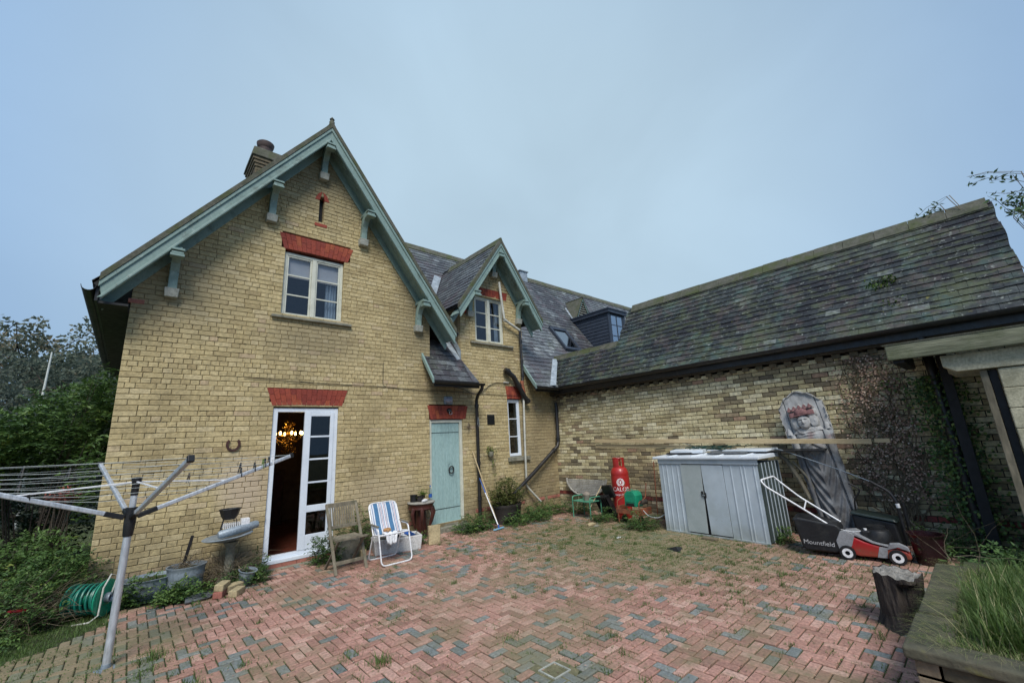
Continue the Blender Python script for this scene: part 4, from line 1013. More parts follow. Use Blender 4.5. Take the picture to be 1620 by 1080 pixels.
# band of red brick on edge
b = MB(); u = .0; rr = random.Random(8)
while u < 8.3:
    a0, a1 = u+.006, u+.104
    b.hexa([fB(a0, -.008, .296), fB(a1, -.008, .296), fB(a1, .1, .296), fB(a0, .1, .296), fB(a0, -.004, .364), fB(a1, -.004, .364), fB(a1, .1, .364), fB(a0, .1, .364)], rr.random()); u += .11
b.build('plinth_bricks', mat('dark_red_brick', (.2,.04,.03), ramp=[(0,(.11,.025,.022)),(.6,(.20,.04,.032)),(1,(.26,.075,.05))], rough=.8, bump=.004, dirt=(.08,.06,.04), dscale=4, dlo=.5, dhi=.65), barn, stuff=True)
MB().hexa([fB(-.0, .011, .28), fB(8.35, .011, .28), fB(8.35, .24, .28), fB(0, .24, .28), fB(0, .011, .38), fB(8.35, .011, .38), fB(8.35, .24, .38), fB(0, .24, .38)]).build('plinth_mortar', K['bmortar'], barn)
# dentil courses under the eaves; the gutter's shade is put into their dark brick
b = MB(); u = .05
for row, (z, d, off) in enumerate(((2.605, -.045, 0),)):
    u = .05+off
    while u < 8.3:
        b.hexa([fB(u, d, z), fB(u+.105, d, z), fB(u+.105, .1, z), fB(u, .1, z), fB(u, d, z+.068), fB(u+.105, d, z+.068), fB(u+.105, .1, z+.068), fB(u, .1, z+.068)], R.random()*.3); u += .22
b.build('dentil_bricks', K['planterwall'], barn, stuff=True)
b = MB(); b.hexa([fB(0, -.1, 2.68), fB(8.3, -.1, 2.68), fB(8.3, .2, 2.68), fB(0, .2, 2.68), fB(0, -.13, 2.78), fB(8.3, -.13, 2.78), fB(8.3, .2, 2.78), fB(0, .2, 2.78)]); b.build('wall_plate', K['bmortar'], barn)
# end wall, rear wall, closed body
b = MB(); b.box(.25, -8.35, -.1, 2.6, -8.1, 2.6); b.box(2.4, -8.1, -.1, 2.6, .2, 2.7)
b.build('end_wall', K['bbrick'], barn)
b = MB(); b.prism([(.05, 2.6), (2.4, 2.6), (BRX, BRZ-.12)], lambda u, v, d: (u, d, v), -8.0, -7.9); b.build('gable_end', K['bbrick'], barn)

YE, Y1, Y0 = -8.1, -1.92, .24
TOPLOW = .47
def ivBar(s):
    x = BE_X+s/bk_; z = BE_Z+BS*(x-BE_X)
    if x < TOPLOW:
        return [(.185-x, -YE+.008*sin(s*9))]
    return [(1.80+.02*sin(s*11), -YE+.012*sin(s*9))]
O = Vector((BE_X, 0, BE_Z)); S = Vector((1, 0, BS)).normalized()
smax = (BRX-BE_X)*bk_
Nn = Vector((-BS, 0, 1)).normalized(); dk = MB(); s = 0
while s < smax:
    s1 = min(s+.0675, smax)
    for a, b_ in ivBar((s+s1)/2):
        p = [O+S*s+Vector((0,-a,0)), O+S*s1+Vector((0,-a,0)), O+S*s1+Vector((0,-b_,0)), O+S*s+Vector((0,-b_,0))]
        dk.hexa([tuple(q-Nn*.06) for q in p]+[tuple(q-Nn*.001) for q in p])
    s += .0675
BR = dk.build('roof', deckm, barn)
def bvBar(u, s, rr):
    a = rr.gauss(.42, .2)
    if s > 1.7: a += .22
    if s < .3 and u > 6: a += .2
    if rr.random() < .05: a += .4
    return min(1, max(0, a))
slates(BR, O, (0,-1,0), S, ivBar, smax, K['slate_barn'], 61, nmax=300, bvf=bvBar, w_=.20, ex=.135, jitter=.005)
slab(barn, 'rear_roof', [(BRX, Y1, BRZ-.01), (BRX, YE, BRZ-.01), (2.75, YE, 2.75), (2.75, Y1, 2.75)], .06, K['slate_barn'])
MB().prism([(-.1, 2.72), (2.5, 2.72), (BRX, BRZ-.08)], lambda u, v, d: (u, d, v), Y1+.0, Y1-.1).build('upper_gable', K['slate_barn'], barn)
rb = MB().box(BRX-.03, YE+.02, BRZ-.05, BRX+.03, Y1-.02, BRZ-.004).build('ridge', deckm, barn)
ridge_tiles(rb, (BRX, Y1+.02, BRZ+.05), (BRX, YE-.04, BRZ+.05), .44, .13)
zl = BE_Z+BS*(TOPLOW-BE_X)
rb2 = MB().box(TOPLOW, -1.85, zl-.06, TOPLOW+.10, .2, zl-.01).build('low_ridge', deckm, barn)
ridge_tiles(rb2, (TOPLOW+.02, .28, zl+.03), (TOPLOW+.02, -1.86, zl+.03), .42, .11)
MB().box(TOPLOW+.10, -1.9, zl-.2, 2.6, .02, zl-.15).build('flat_lead_roof', K['lead'], barn)
MB().box(TOPLOW+.03, -1.9, 2.8, TOPLOW+.09, .02, zl-.05).build('low_back', K['slate_barn'], barn)
gutter((BE_X-.075, -.15, 2.85), (BE_X-.075, -8.25, 2.88), .062, barn)
MB().hexa([(-.16, -8.2, 2.72), (-.14, -8.2, 2.72), (-.14, -.2, 2.70), (-.16, -.2, 2.70), (-.16, -8.2, 2.86), (-.14, -8.2, 2.86), (-.14, -.2, 2.84), (-.16, -.2, 2.84)]).build('fascia', K['blackpaint'], barn)
b = MB(); b.box(-.14, -8.2, 2.785, .05, -.2, 2.80); b.build('soffit', K['black'], barn)
# plants growing on the slates
def tuft_on_roof(y, x, n, sz, seed):
    rr = random.Random(seed); b = MB(); z = BE_Z+BS*(x-BE_X)+.02
    for _ in range(n):
        t = rr.uniform(0, 6.28); l = rr.uniform(.4, 1)*sz; p = Vector((x+rr.gauss(0,.04), y+rr.gauss(0,.09), z)); p.z += (p.x-x)*BS
        d = Vector((cos(t)*.7-.3, sin(t)*.7, rr.uniform(.3, .9))).normalized(); s_ = d.cross(Vector((0,0,1))).normalized()*.008
        q = p+d*l*.6; e = p+d*l+Vector((0,0,-l*.3)); b.add([tuple(p-s_), tuple(p+s_), tuple(q+s_*1.3), tuple(e), tuple(q-s_*1.3)], [(0,1,2,4),(4,2,3)], rr.random())
    return b
for y, x, n, sz, lab in ((-6.72, .42, 90, .10, 'larger clump of fern growing high on the mossy barn slates'), (-6.86, .12, 26, .06, 'small tuft of weed growing low on the barn slates near the gutter')):
    tag(tuft_on_roof(y, x, n, sz, int(-y*100)).build('roof_plant', K['leaf'], None), lab, 'plant', 'plants rooted in the barn roof')
# downpipe at the right end of the barn wall, overgrown
b = MB().tube([(-.10, -7.02, 2.80), (-.11, -7.05, 2.3), (-.12, -7.08, 0)], .055, 10).build('downpipe', K['blackpaint'], barn, smooth=True)
# dark boarded post beside it
MB().box(-.22, -7.22, -.1, -.05, -7.12, 2.5).build('dark_post', K['black'], barn)

# ------------------------------------------------------------------ lean-to with timber fascia at the far right
lt = thing('open_porch', 'cream block porch with weathered green timber fascia at the right edge', 'porch', (-1.1, -7.6, 0))
def LX(b): return b
b = MB(); b.box(-.23, -3.4, 2.335, -.17, .84, 2.515); b.build('fascia_beam', K['beam'], lt, bevel=.012)
b = MB(); b.box(-.17, -3.4, 2.46, .98, .80, 2.50); b.build('roof_deck', K['black'], lt)
b = MB(); b.box(-.235, -3.4, 2.5155, .98, .86, 2.53); b.build('roof_edge', K['ridge'], lt)
b = MB(); b.box(-.165, .70, 2.30, .98, .80, 2.459); b.build('end_board', K['black'], lt)
# chamfered lintel
b = MB(); b.prism([(.40, 2.325), (-3.3, 2.325), (-3.3, 2.13), (.30, 2.13), (.40, 2.20)], lambda u, v, d: (d, u, v), -.12, .12); b.build('lintel', K['creamblock'], lt, bevel=.008)
b = MB(); b.prism([(.40, 2.32), (-3.3, 2.32), (-3.3, 2.12), (.32, 2.12), (.40, 2.18)], lambda u, v, d: (d, u, v), .78, .96); b.build('lintel', K['creamblock'], lt, bevel=.008)
rr = random.Random(3); z = 0; k = 0
while z < 2.12:
    h = .212
    for (y0, y1) in (((.0, -.30), (-.304, -.75)) if k % 2 else ((.0, -.22), (-.224, -.75))):
        MB().box(-.10+rr.uniform(-.003,.003), y1, z+.004, .10, y0+rr.uniform(-.003,.0), min(z+h, 2.126)).build('block', K['creamblock'], lt, bevel=.008)
    z += h+.0; k += 1
MB().box(-.085, -.745, 0, .085, -.01, 2.125).build('block_core', K['bmortar'], lt)
MB().box(-.09, -3.3, 0, .09, -.78, 2.12).build('side_wall', K['creamblock'], lt)
# weathered door jamb and the dark recess beside it
b = MB(); b.box(-.06, .075, 0, .02, .135, 2.12); b.build('door_jamb', K['oldwood'], lt, bevel=.005)
b = MB(); b.box(-.02, .003, .02, .04, .072, 2.12); b.build('dark_recess_fill', K['black'], lt, bevel=.004)  # black filler strip, painting the dark of the recess beside the jamb
b = MB(); b.box(.03, .05, 2.0, .08, .12, 2.12); b.build('latch_block', K['oldwood'], lt, bevel=.004)

# ------------------------------------------------------------------ background trees and shrubs
def leafquad(b, p, d, n_, l, w_, a):
    """pointed leaf from p along d"""
    d = d.normalized(); s_ = d.cross(n_)
    if s_.length < 1e-3: s_ = d.cross(Vector((1, .3, .2)))
    s_.normalize(); q = p+d*l*.45; up_ = s_.cross(d)*(l*.06)
    b.add([tuple(p), tuple(q+s_*w_/2+up_), tuple(p+d*l), tuple(q-s_*w_/2+up_)], [(0,1,2,3)], a)
def rvec(rr):
    while True:
        v = Vector((rr.uniform(-1,1), rr.uniform(-1,1), rr.uniform(-1,1)))
        if .05 < v.length < 1: return v.normalized()
def tree(name, label, loc, h, cr, seed, mleaf, group=None, clusters=150, per=70, lsz=.16, trunkr=.22, crown0=.25, tone=0, flat=1):
    rr = random.Random(seed); t = thing(name, label, 'tree', loc, group=group)
    b = MB(); tips = []
    tp = [Vector((0,0,-.3))]; 
    for i in range(1, 7): tp.append(Vector((tp[-1].x+rr.gauss(0,.12)*h/8, tp[-1].y+rr.gauss(0,.12)*h/8, h*.8*i/6)))
    b.tube(tp, [trunkr*(1-i/7.5) for i in range(7)], 9)
    for i in range(26):
        f = rr.uniform(crown0, .97); k = f*6; j = min(5, int(k)); base = tp[j].lerp(tp[j+1], k-j) if j < 6 else tp[6]
        ang = rr.uniform(0, 2*pi); ln = cr*rr.uniform(.55, 1)*(1-.45*max(0, f-.5))
        d = Vector((cos(ang), sin(ang), rr.uniform(.15, .9)))
        p1 = base+d*ln*.5+Vector((0,0,rr.uniform(-.1,.2))); p2 = base+d*ln+Vector((rr.gauss(0,.2), rr.gauss(0,.2), rr.uniform(-.2,.3)))
        b.tube([base, p1, p2], [trunkr*.35*(1-f*.6), trunkr*.2*(1-f*.6), .015], 5)
        for q in (p1, p2):
            for _ in range(2):
                e = q+Vector((rr.gauss(0,1), rr.gauss(0,1), rr.gauss(0,.6)))*cr*.22; b.tube([q, q.lerp(e,.5)+rvec(rr)*.06, e], [.02, .014, .006], 4); tips.append(e)
        tips.append(p2)
    b.build('trunk', K['bark'], t, smooth=True)
    c = MB()
    for i in range(clusters):
        tip = tips[i % len(tips)]; ctr = tip+Vector((rr.gauss(0,1), rr.gauss(0,1), rr.gauss(0,.7)))*cr*.11
        rad = cr*rr.uniform(.11, .22); tone_c = rr.gauss(.42, .16)+tone
        for _ in range(per):
            v = rvec(rr)*rad*(rr.random()**.4); v.z *= .6*flat
            d = (v.normalized()+rvec(rr)*.8+Vector((0,0,-.25))); leafquad(c, ctr+v, d, rvec(rr), lsz*rr.uniform(.6,1.2), lsz*.55, min(1, max(0, tone_c+rr.gauss(0,.12))))
    c.build('crown', mleaf, t)
    return t
tg = 'trees beyond the left side of the house'
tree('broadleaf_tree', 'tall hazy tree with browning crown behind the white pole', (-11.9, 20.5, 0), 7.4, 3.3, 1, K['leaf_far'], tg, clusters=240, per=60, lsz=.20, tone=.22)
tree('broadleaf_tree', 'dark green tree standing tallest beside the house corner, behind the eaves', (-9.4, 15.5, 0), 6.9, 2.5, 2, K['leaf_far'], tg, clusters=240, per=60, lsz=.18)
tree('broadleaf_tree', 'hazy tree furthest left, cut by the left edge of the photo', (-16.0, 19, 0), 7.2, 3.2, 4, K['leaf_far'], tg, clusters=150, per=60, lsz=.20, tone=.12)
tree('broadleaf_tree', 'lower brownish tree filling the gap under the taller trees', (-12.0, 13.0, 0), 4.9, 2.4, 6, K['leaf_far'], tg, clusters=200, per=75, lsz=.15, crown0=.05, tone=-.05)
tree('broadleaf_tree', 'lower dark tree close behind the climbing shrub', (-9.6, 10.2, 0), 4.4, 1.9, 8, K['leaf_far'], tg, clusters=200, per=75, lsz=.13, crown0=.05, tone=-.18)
# far wood line
b = MB(); rr = random.Random(12)
for i in range(9000):
    x = rr.uniform(-60, -6); z = abs(rr.gauss(0, 1))*2.0*(1+.3*sin(x*.7)); 
    leafquad(b, Vector((x, 34+rr.gauss(0,1.5), min(z, 4.6+.8*sin(x*.5)))), rvec(rr), rvec(rr), rr.uniform(.4,.9), .5, min(1, max(0, rr.gauss(.35,.2))))
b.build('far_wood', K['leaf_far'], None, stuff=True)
pl_ = thing('pale_pole', 'thin pale leaning pole standing in front of the trees at far left', 'pole', (-10.14, 10.41, 0))
MB().tube([(0.0,0,0), (.0,0,3.0), (.02,.0,4.85)], [.04,.035,.018], 8).build('shaft', K['whitepole'], pl_, smooth=True)

def shrub(name, label, loc, cat, seed, blobs, n, lsz, mt, stems=12, droop=.5, group=None, stem_mt='bark', tone=0, sr=.012):
    """blobs: (dx,dy,dz,rx,ry,rz) leafy masses fed by stems from the base"""
    rr = random.Random(seed); t = thing(name, label, cat, loc, group=group); b = MB()
    for i in range(stems):
        q = rr.choice(blobs); e = Vector((q[0]+rr.gauss(0,.5)*q[3], q[1]+rr.gauss(0,.5)*q[4], q[2]+rr.gauss(0,.4)*q[5]))
        s0 = Vector((e.x*.25+rr.gauss(0,.04), e.y*.25+rr.gauss(0,.04), -.02)); mid = s0.lerp(e, .5)+Vector((0,0,.12*e.length))
        b.tube([s0, mid, e], [sr, sr*.7, sr*.3], 5)
    b.build('stems', K[stem_mt], t)
    c = MB(); tot = sum(q[3]*q[4]*q[5] for q in blobs)
    for q in blobs:
        m_ = int(n*(q[3]*q[4]*q[5])/tot); ns = max(1, m_//16)
        for _ in range(ns):
            v = rvec(rr)*(rr.random()**.33); sc = Vector((v.x*q[3], v.y*q[4], v.z*q[5])); ctr = Vector(q[:3])+sc
            if ctr.z+loc[2] < .02: ctr.z = .03-loc[2]+rr.random()*.08
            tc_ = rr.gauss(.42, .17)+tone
            ax = (Vector((v.x, v.y, .2))+rvec(rr)*.6).normalized()
            for k in range(16):   # a spray: leaves either side of a small twig
                p = ctr+ax*lsz*(k-8)*.28+Vector((0,0,-droop*lsz*((k-8)/8)**2)); sd_ = 1 if k % 2 else -1
                d = ax*.5+ax.cross(Vector((0,0,1)))*sd_+Vector((0,0,rr.uniform(-.6,.3)))+rvec(rr)*.35
                if p.z+loc[2] < .01: p.z = .02-loc[2]
                leafquad(c, p, d, Vector((0,0,1))+rvec(rr)*.5, lsz*rr.uniform(.6,1.15), lsz*.42, min(1, max(0, tc_+rr.gauss(0,.1))))
    c.build('leaves', mt, t)
    return t
shrub('climbing_shrub', 'big arching green shrub growing round the left corner of the house', (-9.0, 2.2, 0), 'shrub', 3,
      [(.2,.4,2.2,.75,1.4,.75), (-.6,.4,1.95,.85,1.2,.55), (-1.3,.2,1.6,.9,1.1,.5), (.5,.0,2.75,.25,.9,.4), (.55,-1.2,1.5,.18,.5,.6)], 26000, .085, K['leaf'], 30, tone=.04)
shrub('climbing_shrub', 'lime green leafy shrub low at the left edge behind the clothes airer', (-10.0, 1.7, 0), 'shrub', 5,
      [(0,0,1.45,.55,.5,.28), (.35,.5,1.75,.5,.4,.25)], 5200, .08, K['leaf_lime'], 12)
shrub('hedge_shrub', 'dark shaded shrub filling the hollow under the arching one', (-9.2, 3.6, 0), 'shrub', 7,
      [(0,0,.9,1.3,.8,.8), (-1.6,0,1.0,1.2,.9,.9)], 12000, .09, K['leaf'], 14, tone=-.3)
shrub('bramble', 'low green bramble in front of the dark hollow by the house corner', (-8.95, .75, 0), 'shrub', 9,
      [(.0,.0,.45,.62,.55,.40), (-.7,.3,.5,.6,.6,.45), (.35,.15,.25,.35,.4,.3)], 11000, .06, K['leaf'], 14, tone=.05)
shrub('bramble', 'mossy green weeds in the bottom left corner beside the hose reel', (-8.85, -.35, 0), 'shrub', 10,
      [(-.1,-.05,.22,.6,.45,.28), (.28,.25,.38,.42,.3,.33), (-.3,-.6,.06,.5,.35,.10)], 15000, .045, K['leaf'], 10, tone=.06)
# dead twiggy heap
def twigs(name, label, loc, seed, n, spread, h, mt='dry', cat='twigs', arch=.4, rad=.004):
    rr = random.Random(seed); b = MB()
    for i in range(n):
        a = rr.uniform(0, 2*pi); s0 = Vector((rr.gauss(0,.35)*spread[0], rr.gauss(0,.35)*spread[1], rr.uniform(0, h*.5)))
        d = Vector((cos(a), sin(a), rr.uniform(.1, 1.4))).normalized(); l = rr.uniform(.3, 1)*h
        p = [s0]
        for k in range(4): d = (d+rvec(rr)*.35+Vector((0,0,-arch*.35))).normalized(); q = p[-1]+d*l/3.2; q.z = max(q.z, .01-0*loc[2]); p.append(q)
        b.tube(p, [rad, rad*.85, rad*.7, rad*.5, rad*.3], 4, rr.random(), caps=False)
    o = b.build(name, K[mt], None); o.location = loc; return tag(o, label, cat)
twigs('dead_bush', 'tangle of dead grey stems left of the green hose reel', (-8.72, -.40, 0), 21, 520, (.5, .45), .46, rad=.0022)
twigs('dead_bush', 'heap of dead brown twigs under the grey bird bath by the french door', (-6.95, -.34, 0), 22, 420, (.26, .16), .42, rad=.0025)
tag(MB().hexa([(-8.80,-.70,.25),(-8.66,-.68,.23),(-8.66,-.66,.23),(-8.80,-.67,.25),(-8.81,-.70,.275),(-8.68,-.68,.26),(-8.68,-.66,.26),(-8.81,-.67,.275)]).build('red_scrap', K['mowred'], None, bevel=.012), 'small red plastic scrap lying in the dead stems at far left', 'scrap')
shrub('flowering_bush', 'faded reddish flower head on a bush seen through the airer lines', (-8.66, .95, 0), 'flower', 44, [(0,0,1.22,.12,.1,.06)], 420, .05, mat('faded_flower', (.3,.08,.06), ramp=[(0,(.16,.05,.04)),(1,(.42,.12,.09))], rough=.8, transl=.2), 4)

# weeds along the walls
wg = 'weed clumps along the foot of the walls'
W_ = [((-7.75,-.36), (.34,.20,.20), 2600, .045, 'weeds round the blue tub between airer pole and bin', 0),
      ((-7.42,-.70), (.26,.16,.16), 1900, .05, 'bright green nettles in front of the round bin', .18),
      ((-6.78,-.62), (.28,.18,.15), 1500, .04, 'low green weeds beside the loose yellow bricks', 0),
      ((-6.60,-.28), (.16,.14,.22), 1200, .04, 'weed clump at the left foot of the french door', -.05),
      ((-5.58,-.42), (.36,.24,.30), 3600, .045, 'dark leafy bush behind the wooden chair', -.12),
      ((-5.10,-.18), (.18,.12,.50), 1500, .045, 'tall green weed against the wall behind the striped chair', .05),
      ((-4.28,-.50), (.20,.22,.14), 1300, .04, 'green weeds between the white sink and the yellow block', .08),
      ((-3.00,-.52), (.42,.28,.22), 3600, .04, 'bushy green weeds at the right foot of the blue door', .03),
      ((-1.85,-.75), (.62,.32,.17), 3800, .04, 'spreading green weeds in front of the shrub pot', .05),
      ((-1.1,-.50), (.50,.32,.22), 3000, .04, 'weeds in the inner corner under the slanting black pipe', 0),
      ((-.55,-.9), (.30,.5,.22), 2400, .04, 'weeds below the half round slatted table', -.08),
      ((-.95,-2.05), (.25,.30,.17), 1900, .035, 'weeds in front of the crates and gas cylinder', -.02),
      ((-1.15,-2.95), (.26,.34,.20), 2400, .035, 'green weeds at the left front corner of the metal shed', 0),
      ((-.85,-5.12), (.18,.15,.16), 900, .035, 'grass clump between the shed and the mower bag', .15),
      ((-.6,-6.75), (.5,.25,.28), 1800, .04, 'dark weeds behind the maroon pot', -.12)]
for i, (xy, q, n, l, lab, tn) in enumerate(W_):
    shrub('weed_clump', lab, (xy[0], xy[1], 0), 'weeds', 100+i, [(0,0,q[2]*.6,q[0],q[1],q[2]), (q[0]*.5,-.03,q[2]*.3,q[0]*.6,q[1]*.9,q[2]*.5), (-q[0]*.5,.03,q[2]*.4,q[0]*.6,q[1]*.9,q[2]*.6)], n, l, K['leaf'], 6, tone=tn, sr=.004)

# grass and moss in the joints
def grasstuft(b, x, y, z, n, h, rr, spread=.02, tone=.4):
    for _ in range(n):
        a = rr.uniform(0, 6.28); l = h*rr.uniform(.4, 1.1); px_, py_ = x+rr.gauss(0, spread), y+rr.gauss(0, spread)
        lean = rr.uniform(.1, .9); d = Vector((cos(a)*lean, sin(a)*lean, 1)).normalized(); s_ = Vector((-sin(a), cos(a), 0))*rr.uniform(.0011, .0023)*(1+h*3)
        p = Vector((px_, py_, z)); q = p+d*l*.55; e = p+d*l+Vector((cos(a), sin(a), -.5))*l*.25*lean
        b.add([tuple(p-s_), tuple(p+s_), tuple(q+s_*.8), tuple(e), tuple(q-s_*.8)], [(0,1,2,4),(4,2,3)], min(1, max(0, rr.gauss(tone, .2))))
b = MB(); rr = random.Random(99)
for i in range(24000):
    x, y = rr.uniform(-9.4, -.5), rr.uniform(-7.0, -.35)
    if not in_patio(x, y): continue
    # mossy areas: along the barn side and bottom left
    dn = .07+1.3*math.exp(-((x+2.3)**2/2.2+(y+2.6)**2/4.5))+.55*math.exp(-((x+2.0)**2/2.0+(y+5.2)**2/2.0))+.5*math.exp(-((x+8.6)**2/.5+(y+2.0)**2/1.5))+.3*(sin(x*2.3+y*1.1)*sin(x*1.1-y*2.7) > .55)
    if rr.random() > dn*.85: continue
    if rr.random() < .7:           # snap to a joint line
        if rr.random() < .5: x = round(x/.079)*.079
        else: y = round(y/.079)*.079
    big = rr.random() < .05
    grasstuft(b, x, y, -.006, rr.randint(16, 34) if big else rr.randint(5, 14), rr.uniform(.04,.075) if big else rr.uniform(.014,.034), rr, .022 if big else .02, .45)
b.build('joint_weeds', K['grass'], None, stuff=True)
b = MB(); rr = random.Random(77)      # moss cushions: low leafy flecks lying in the joints
for i in range(60000):
    x, y = rr.uniform(-9.4, -.5), rr.uniform(-7.0, -.35)
    if not in_patio(x, y): continue
    dn = .05+1.2*math.exp(-((x+2.4)**2/1.8+(y+2.6)**2/4.0))+.6*math.exp(-((x+2.0)**2/1.6+(y+5.2)**2/1.6))+.4*math.exp(-((x+8.6)**2/.6+(y+2.0)**2/1.5))+.25*(sin(x*2.3+y*1.1)*sin(x*1.1-y*2.7) > .5)
    if rr.random() > dn: continue
    if rr.random() < .6:
        if rr.random() < .5: x = round(x/.079)*.079+rr.gauss(0,.005)
        else: y = round(y/.079)*.079+rr.gauss(0,.005)
    leafquad(b, Vector((x, y, .003)), Vector((rr.gauss(0,1), rr.gauss(0,1), .35)), Vector((0,0,1)), rr.uniform(.01,.024), .009, min(1, max(0, rr.gauss(.45,.2))))
b.build('joint_moss', K['grass'], None, stuff=True)
for (x, y, n, h, lab) in ((-6.42, -3.92, 90, .10, 'yellow green grass tuft growing in the paving left of the drain'), (-6.55, -3.60, 60, .07, 'small dark green weed just behind the yellow green tuft'),
                     (-7.75, -2.35, 120, .10, 'grass strip growing in the paving beside the airer pole'), (-7.55, -3.15, 80, .08, 'broad leaved weed in the paving in front of the airer'),
                     (-8.75, -2.0, 160, .10, 'mound of moss and grass left of the airer foot'), (-5.25, -2.9, 60, .06, 'tuft of dark weeds in the middle of the paving'), (-4.2, -2.6, 50, .06, 'small weed on the paving in front of the blue mop'),
                     (-5.5,-4.35, 60, .06, 'green weed patch behind the drain cover')):
    b = MB(); rr = random.Random(int(x*100)); grasstuft(b, 0, 0, -.004, n, h, rr, .05, .55); o = b.build('grass_tuft', K['grass'], None); o.location = (x, y, 0); tag(o, lab, 'grass', 'larger tufts growing through the paving')
# loose leaves and crumbs on the paving
b = MB(); rr = random.Random(4)
for i in range(900):
    x, y = rr.uniform(-9.2, -.6), rr.uniform(-7, -.3); s_ = rr.uniform(.008, .022)
    leafquad(b, Vector((x, y, .008)), Vector((rr.gauss(0,1), rr.gauss(0,1), .15)), Vector((0,0,1)), s_, s_*.7, rr.random())
b.build('fallen_leaves', K['deadleaf'], None, stuff=True)
b = MB()
for i in range(26000):
    x, y = (rr.uniform(-13, -8.0), rr.uniform(-4, 8)) if i > 14000 else (rr.uniform(-10.2, -8.0), rr.uniform(-3.6, .2))
    if in_patio(x, y): continue
    grasstuft(b, x, y, -.03 if x < -9.9 else -.012, 3 if i < 14000 else 2, rr.uniform(.02,.06) if i < 14000 else rr.uniform(.05,.14), rr, .03, .42)
b.build('rough_grass', K['grass'], None, stuff=True)

# dead ivy on the barn wall
def ivy(name, label, area, n, seed, mt, lsz, stems, dens=None, dpt=.05, stem='dry'):
    rr = random.Random(seed); t = thing(name, label, 'ivy', (0, area[0], 0)); b = MB(); pts = []
    for i in range(stems):
        y = rr.uniform(area[0]-.1, area[1]+.1)*.6+.4*(area[0]+area[1])/2; z = .1; p = [Vector((-.02, y-area[0], z))]
        while z < area[3]-.1 and len(p) < 30:
            z += rr.uniform(.08, .16); y += rr.gauss(0, .07); y = min(max(y, min(area[0], area[1])), max(area[0], area[1]))
            p.append(Vector((-.018-rr.random()*.02, y-area[0], z)))
        b.tube(p, [.012*(1-k/len(p)*.7) for k in range(len(p))], 5, rr.random()); pts += p
        for _ in range(8):
            q = rr.choice(p); e = q+Vector((0, rr.gauss(0,.22), rr.uniform(.05,.3))); b.tube([q, q.lerp(e,.5)+Vector((-.02,0,.03)), e], [.006,.004,.002], 4, rr.random()); pts.append(e); pts.append(q.lerp(e,.5))
    b.build('vine_stems', K[stem], t)
    c = MB(); k = 0
    while k < n:
        q = rr.choice(pts)+Vector((0, rr.gauss(0,.09), rr.gauss(0,.10)))
        if q.z < area[2] or q.z > area[3]: continue
        if dens and rr.random() > dens(q.y+area[0], q.z): k += .3; continue
        q.x = -rr.uniform(.012, dpt); d = Vector((-.35, rr.gauss(0,.7), -.6+rr.gauss(0,.5)))
        leafquad(c, q, d, Vector((-1, rr.gauss(0,.4), rr.gauss(0,.4))), lsz*rr.uniform(.5,1.2), lsz*.8, rr.random()); k += 1
    c.build('leaves', mt, t); return t
ivy('dead_ivy', 'brown dead ivy spread over the barn wall right of the carved panel', (-6.0, -6.72, .55, 2.6), 1900, 5, K['deadleaf'], .034, 22,
    lambda y, z: .25+.75*(sin(y*9+z*3)*sin(z*5-y*4) > -.35), .07)
ivy('green_ivy', 'dark green ivy climbing the black downpipe at the right end of the barn wall', (-6.95, -7.16, .1, 2.2), 2600, 6, K['leaf'], .045, 6, None, .2)
# bare climber above the barn roof at top right
cl = thing('climbing_rose', 'thin leafy stems waving above the right end of the barn roof', 'climber', (.9, -8.3, 3.6)); b = MB(); c = MB(); rr = random.Random(41)
ends = [((.35,.62,1.35), (.34,.9,1.2)), ((.0,-.1,1.3), (-.1,.25,1.45)), ((.0,-.2,.9), (-.4,.1,1.0)), ((-.2,.0,.6), (-.6,.12,.9)), ((-.3,-.1,.4), (-.75,.05,.55)), ((.1,-.4,1.2), (-.2,-.35,1.5)), ((-.3,-.3,.2),(-.8,-.2,.3)),((-.1,-.1,.8),(-.5,-.02,.6))]
for m1, e1 in ends:
    for j in range(4):
        a0 = Vector((.15+rr.gauss(0,.1), -.35+rr.gauss(0,.15), -1.2)); m2 = Vector(m1)+rvec(rr)*.12; e2 = Vector(e1)+rvec(rr)*.16
        b.tube([a0, a0.lerp(m2,.5)+rvec(rr)*.05, m2, m2.lerp(e2,.6)+Vector((0,0,.05)), e2], [.008,.006,.005,.0035,.002], 4, rr.random())
        for k in range(9):
            q = m2.lerp(e2, rr.uniform(.1,1.05))+rvec(rr)*.03; leafquad(c, q, rvec(rr)+Vector((0,.3,.3)), rvec(rr), rr.uniform(.06,.10), .03, rr.uniform(0,.5))
b.build('stems', K['dry'], cl); c.build('leaves', K['leaf'], cl)
# ------------------------------------------------------------------ text lettering as flat mesh
def lettering(body, size, mt, parent, M4, name='lettering', depth=.0008, sx=1.0, shear=0):
    c = bpy.data.curves.new(name, 'FONT'); c.body = body; c.size = size; c.extrude = depth; c.align_x = 'CENTER'; c.align_y = 'CENTER'; c.shear = shear
    tmp = bpy.data.objects.new(name+'_tmp', c); scene.collection.objects.link(tmp)
    dg = bpy.context.evaluated_depsgraph_get(); me = bpy.data.meshes.new_from_object(tmp.evaluated_get(dg))
    bpy.data.objects.remove(tmp)
    me.transform(M4 @ Matrix.Diagonal((sx, 1, 1, 1))); me.materials.clear(); me.materials.append(mt)
    o = bpy.data.objects.new(name, me); scene.collection.objects.link(o); o.parent = parent; return o

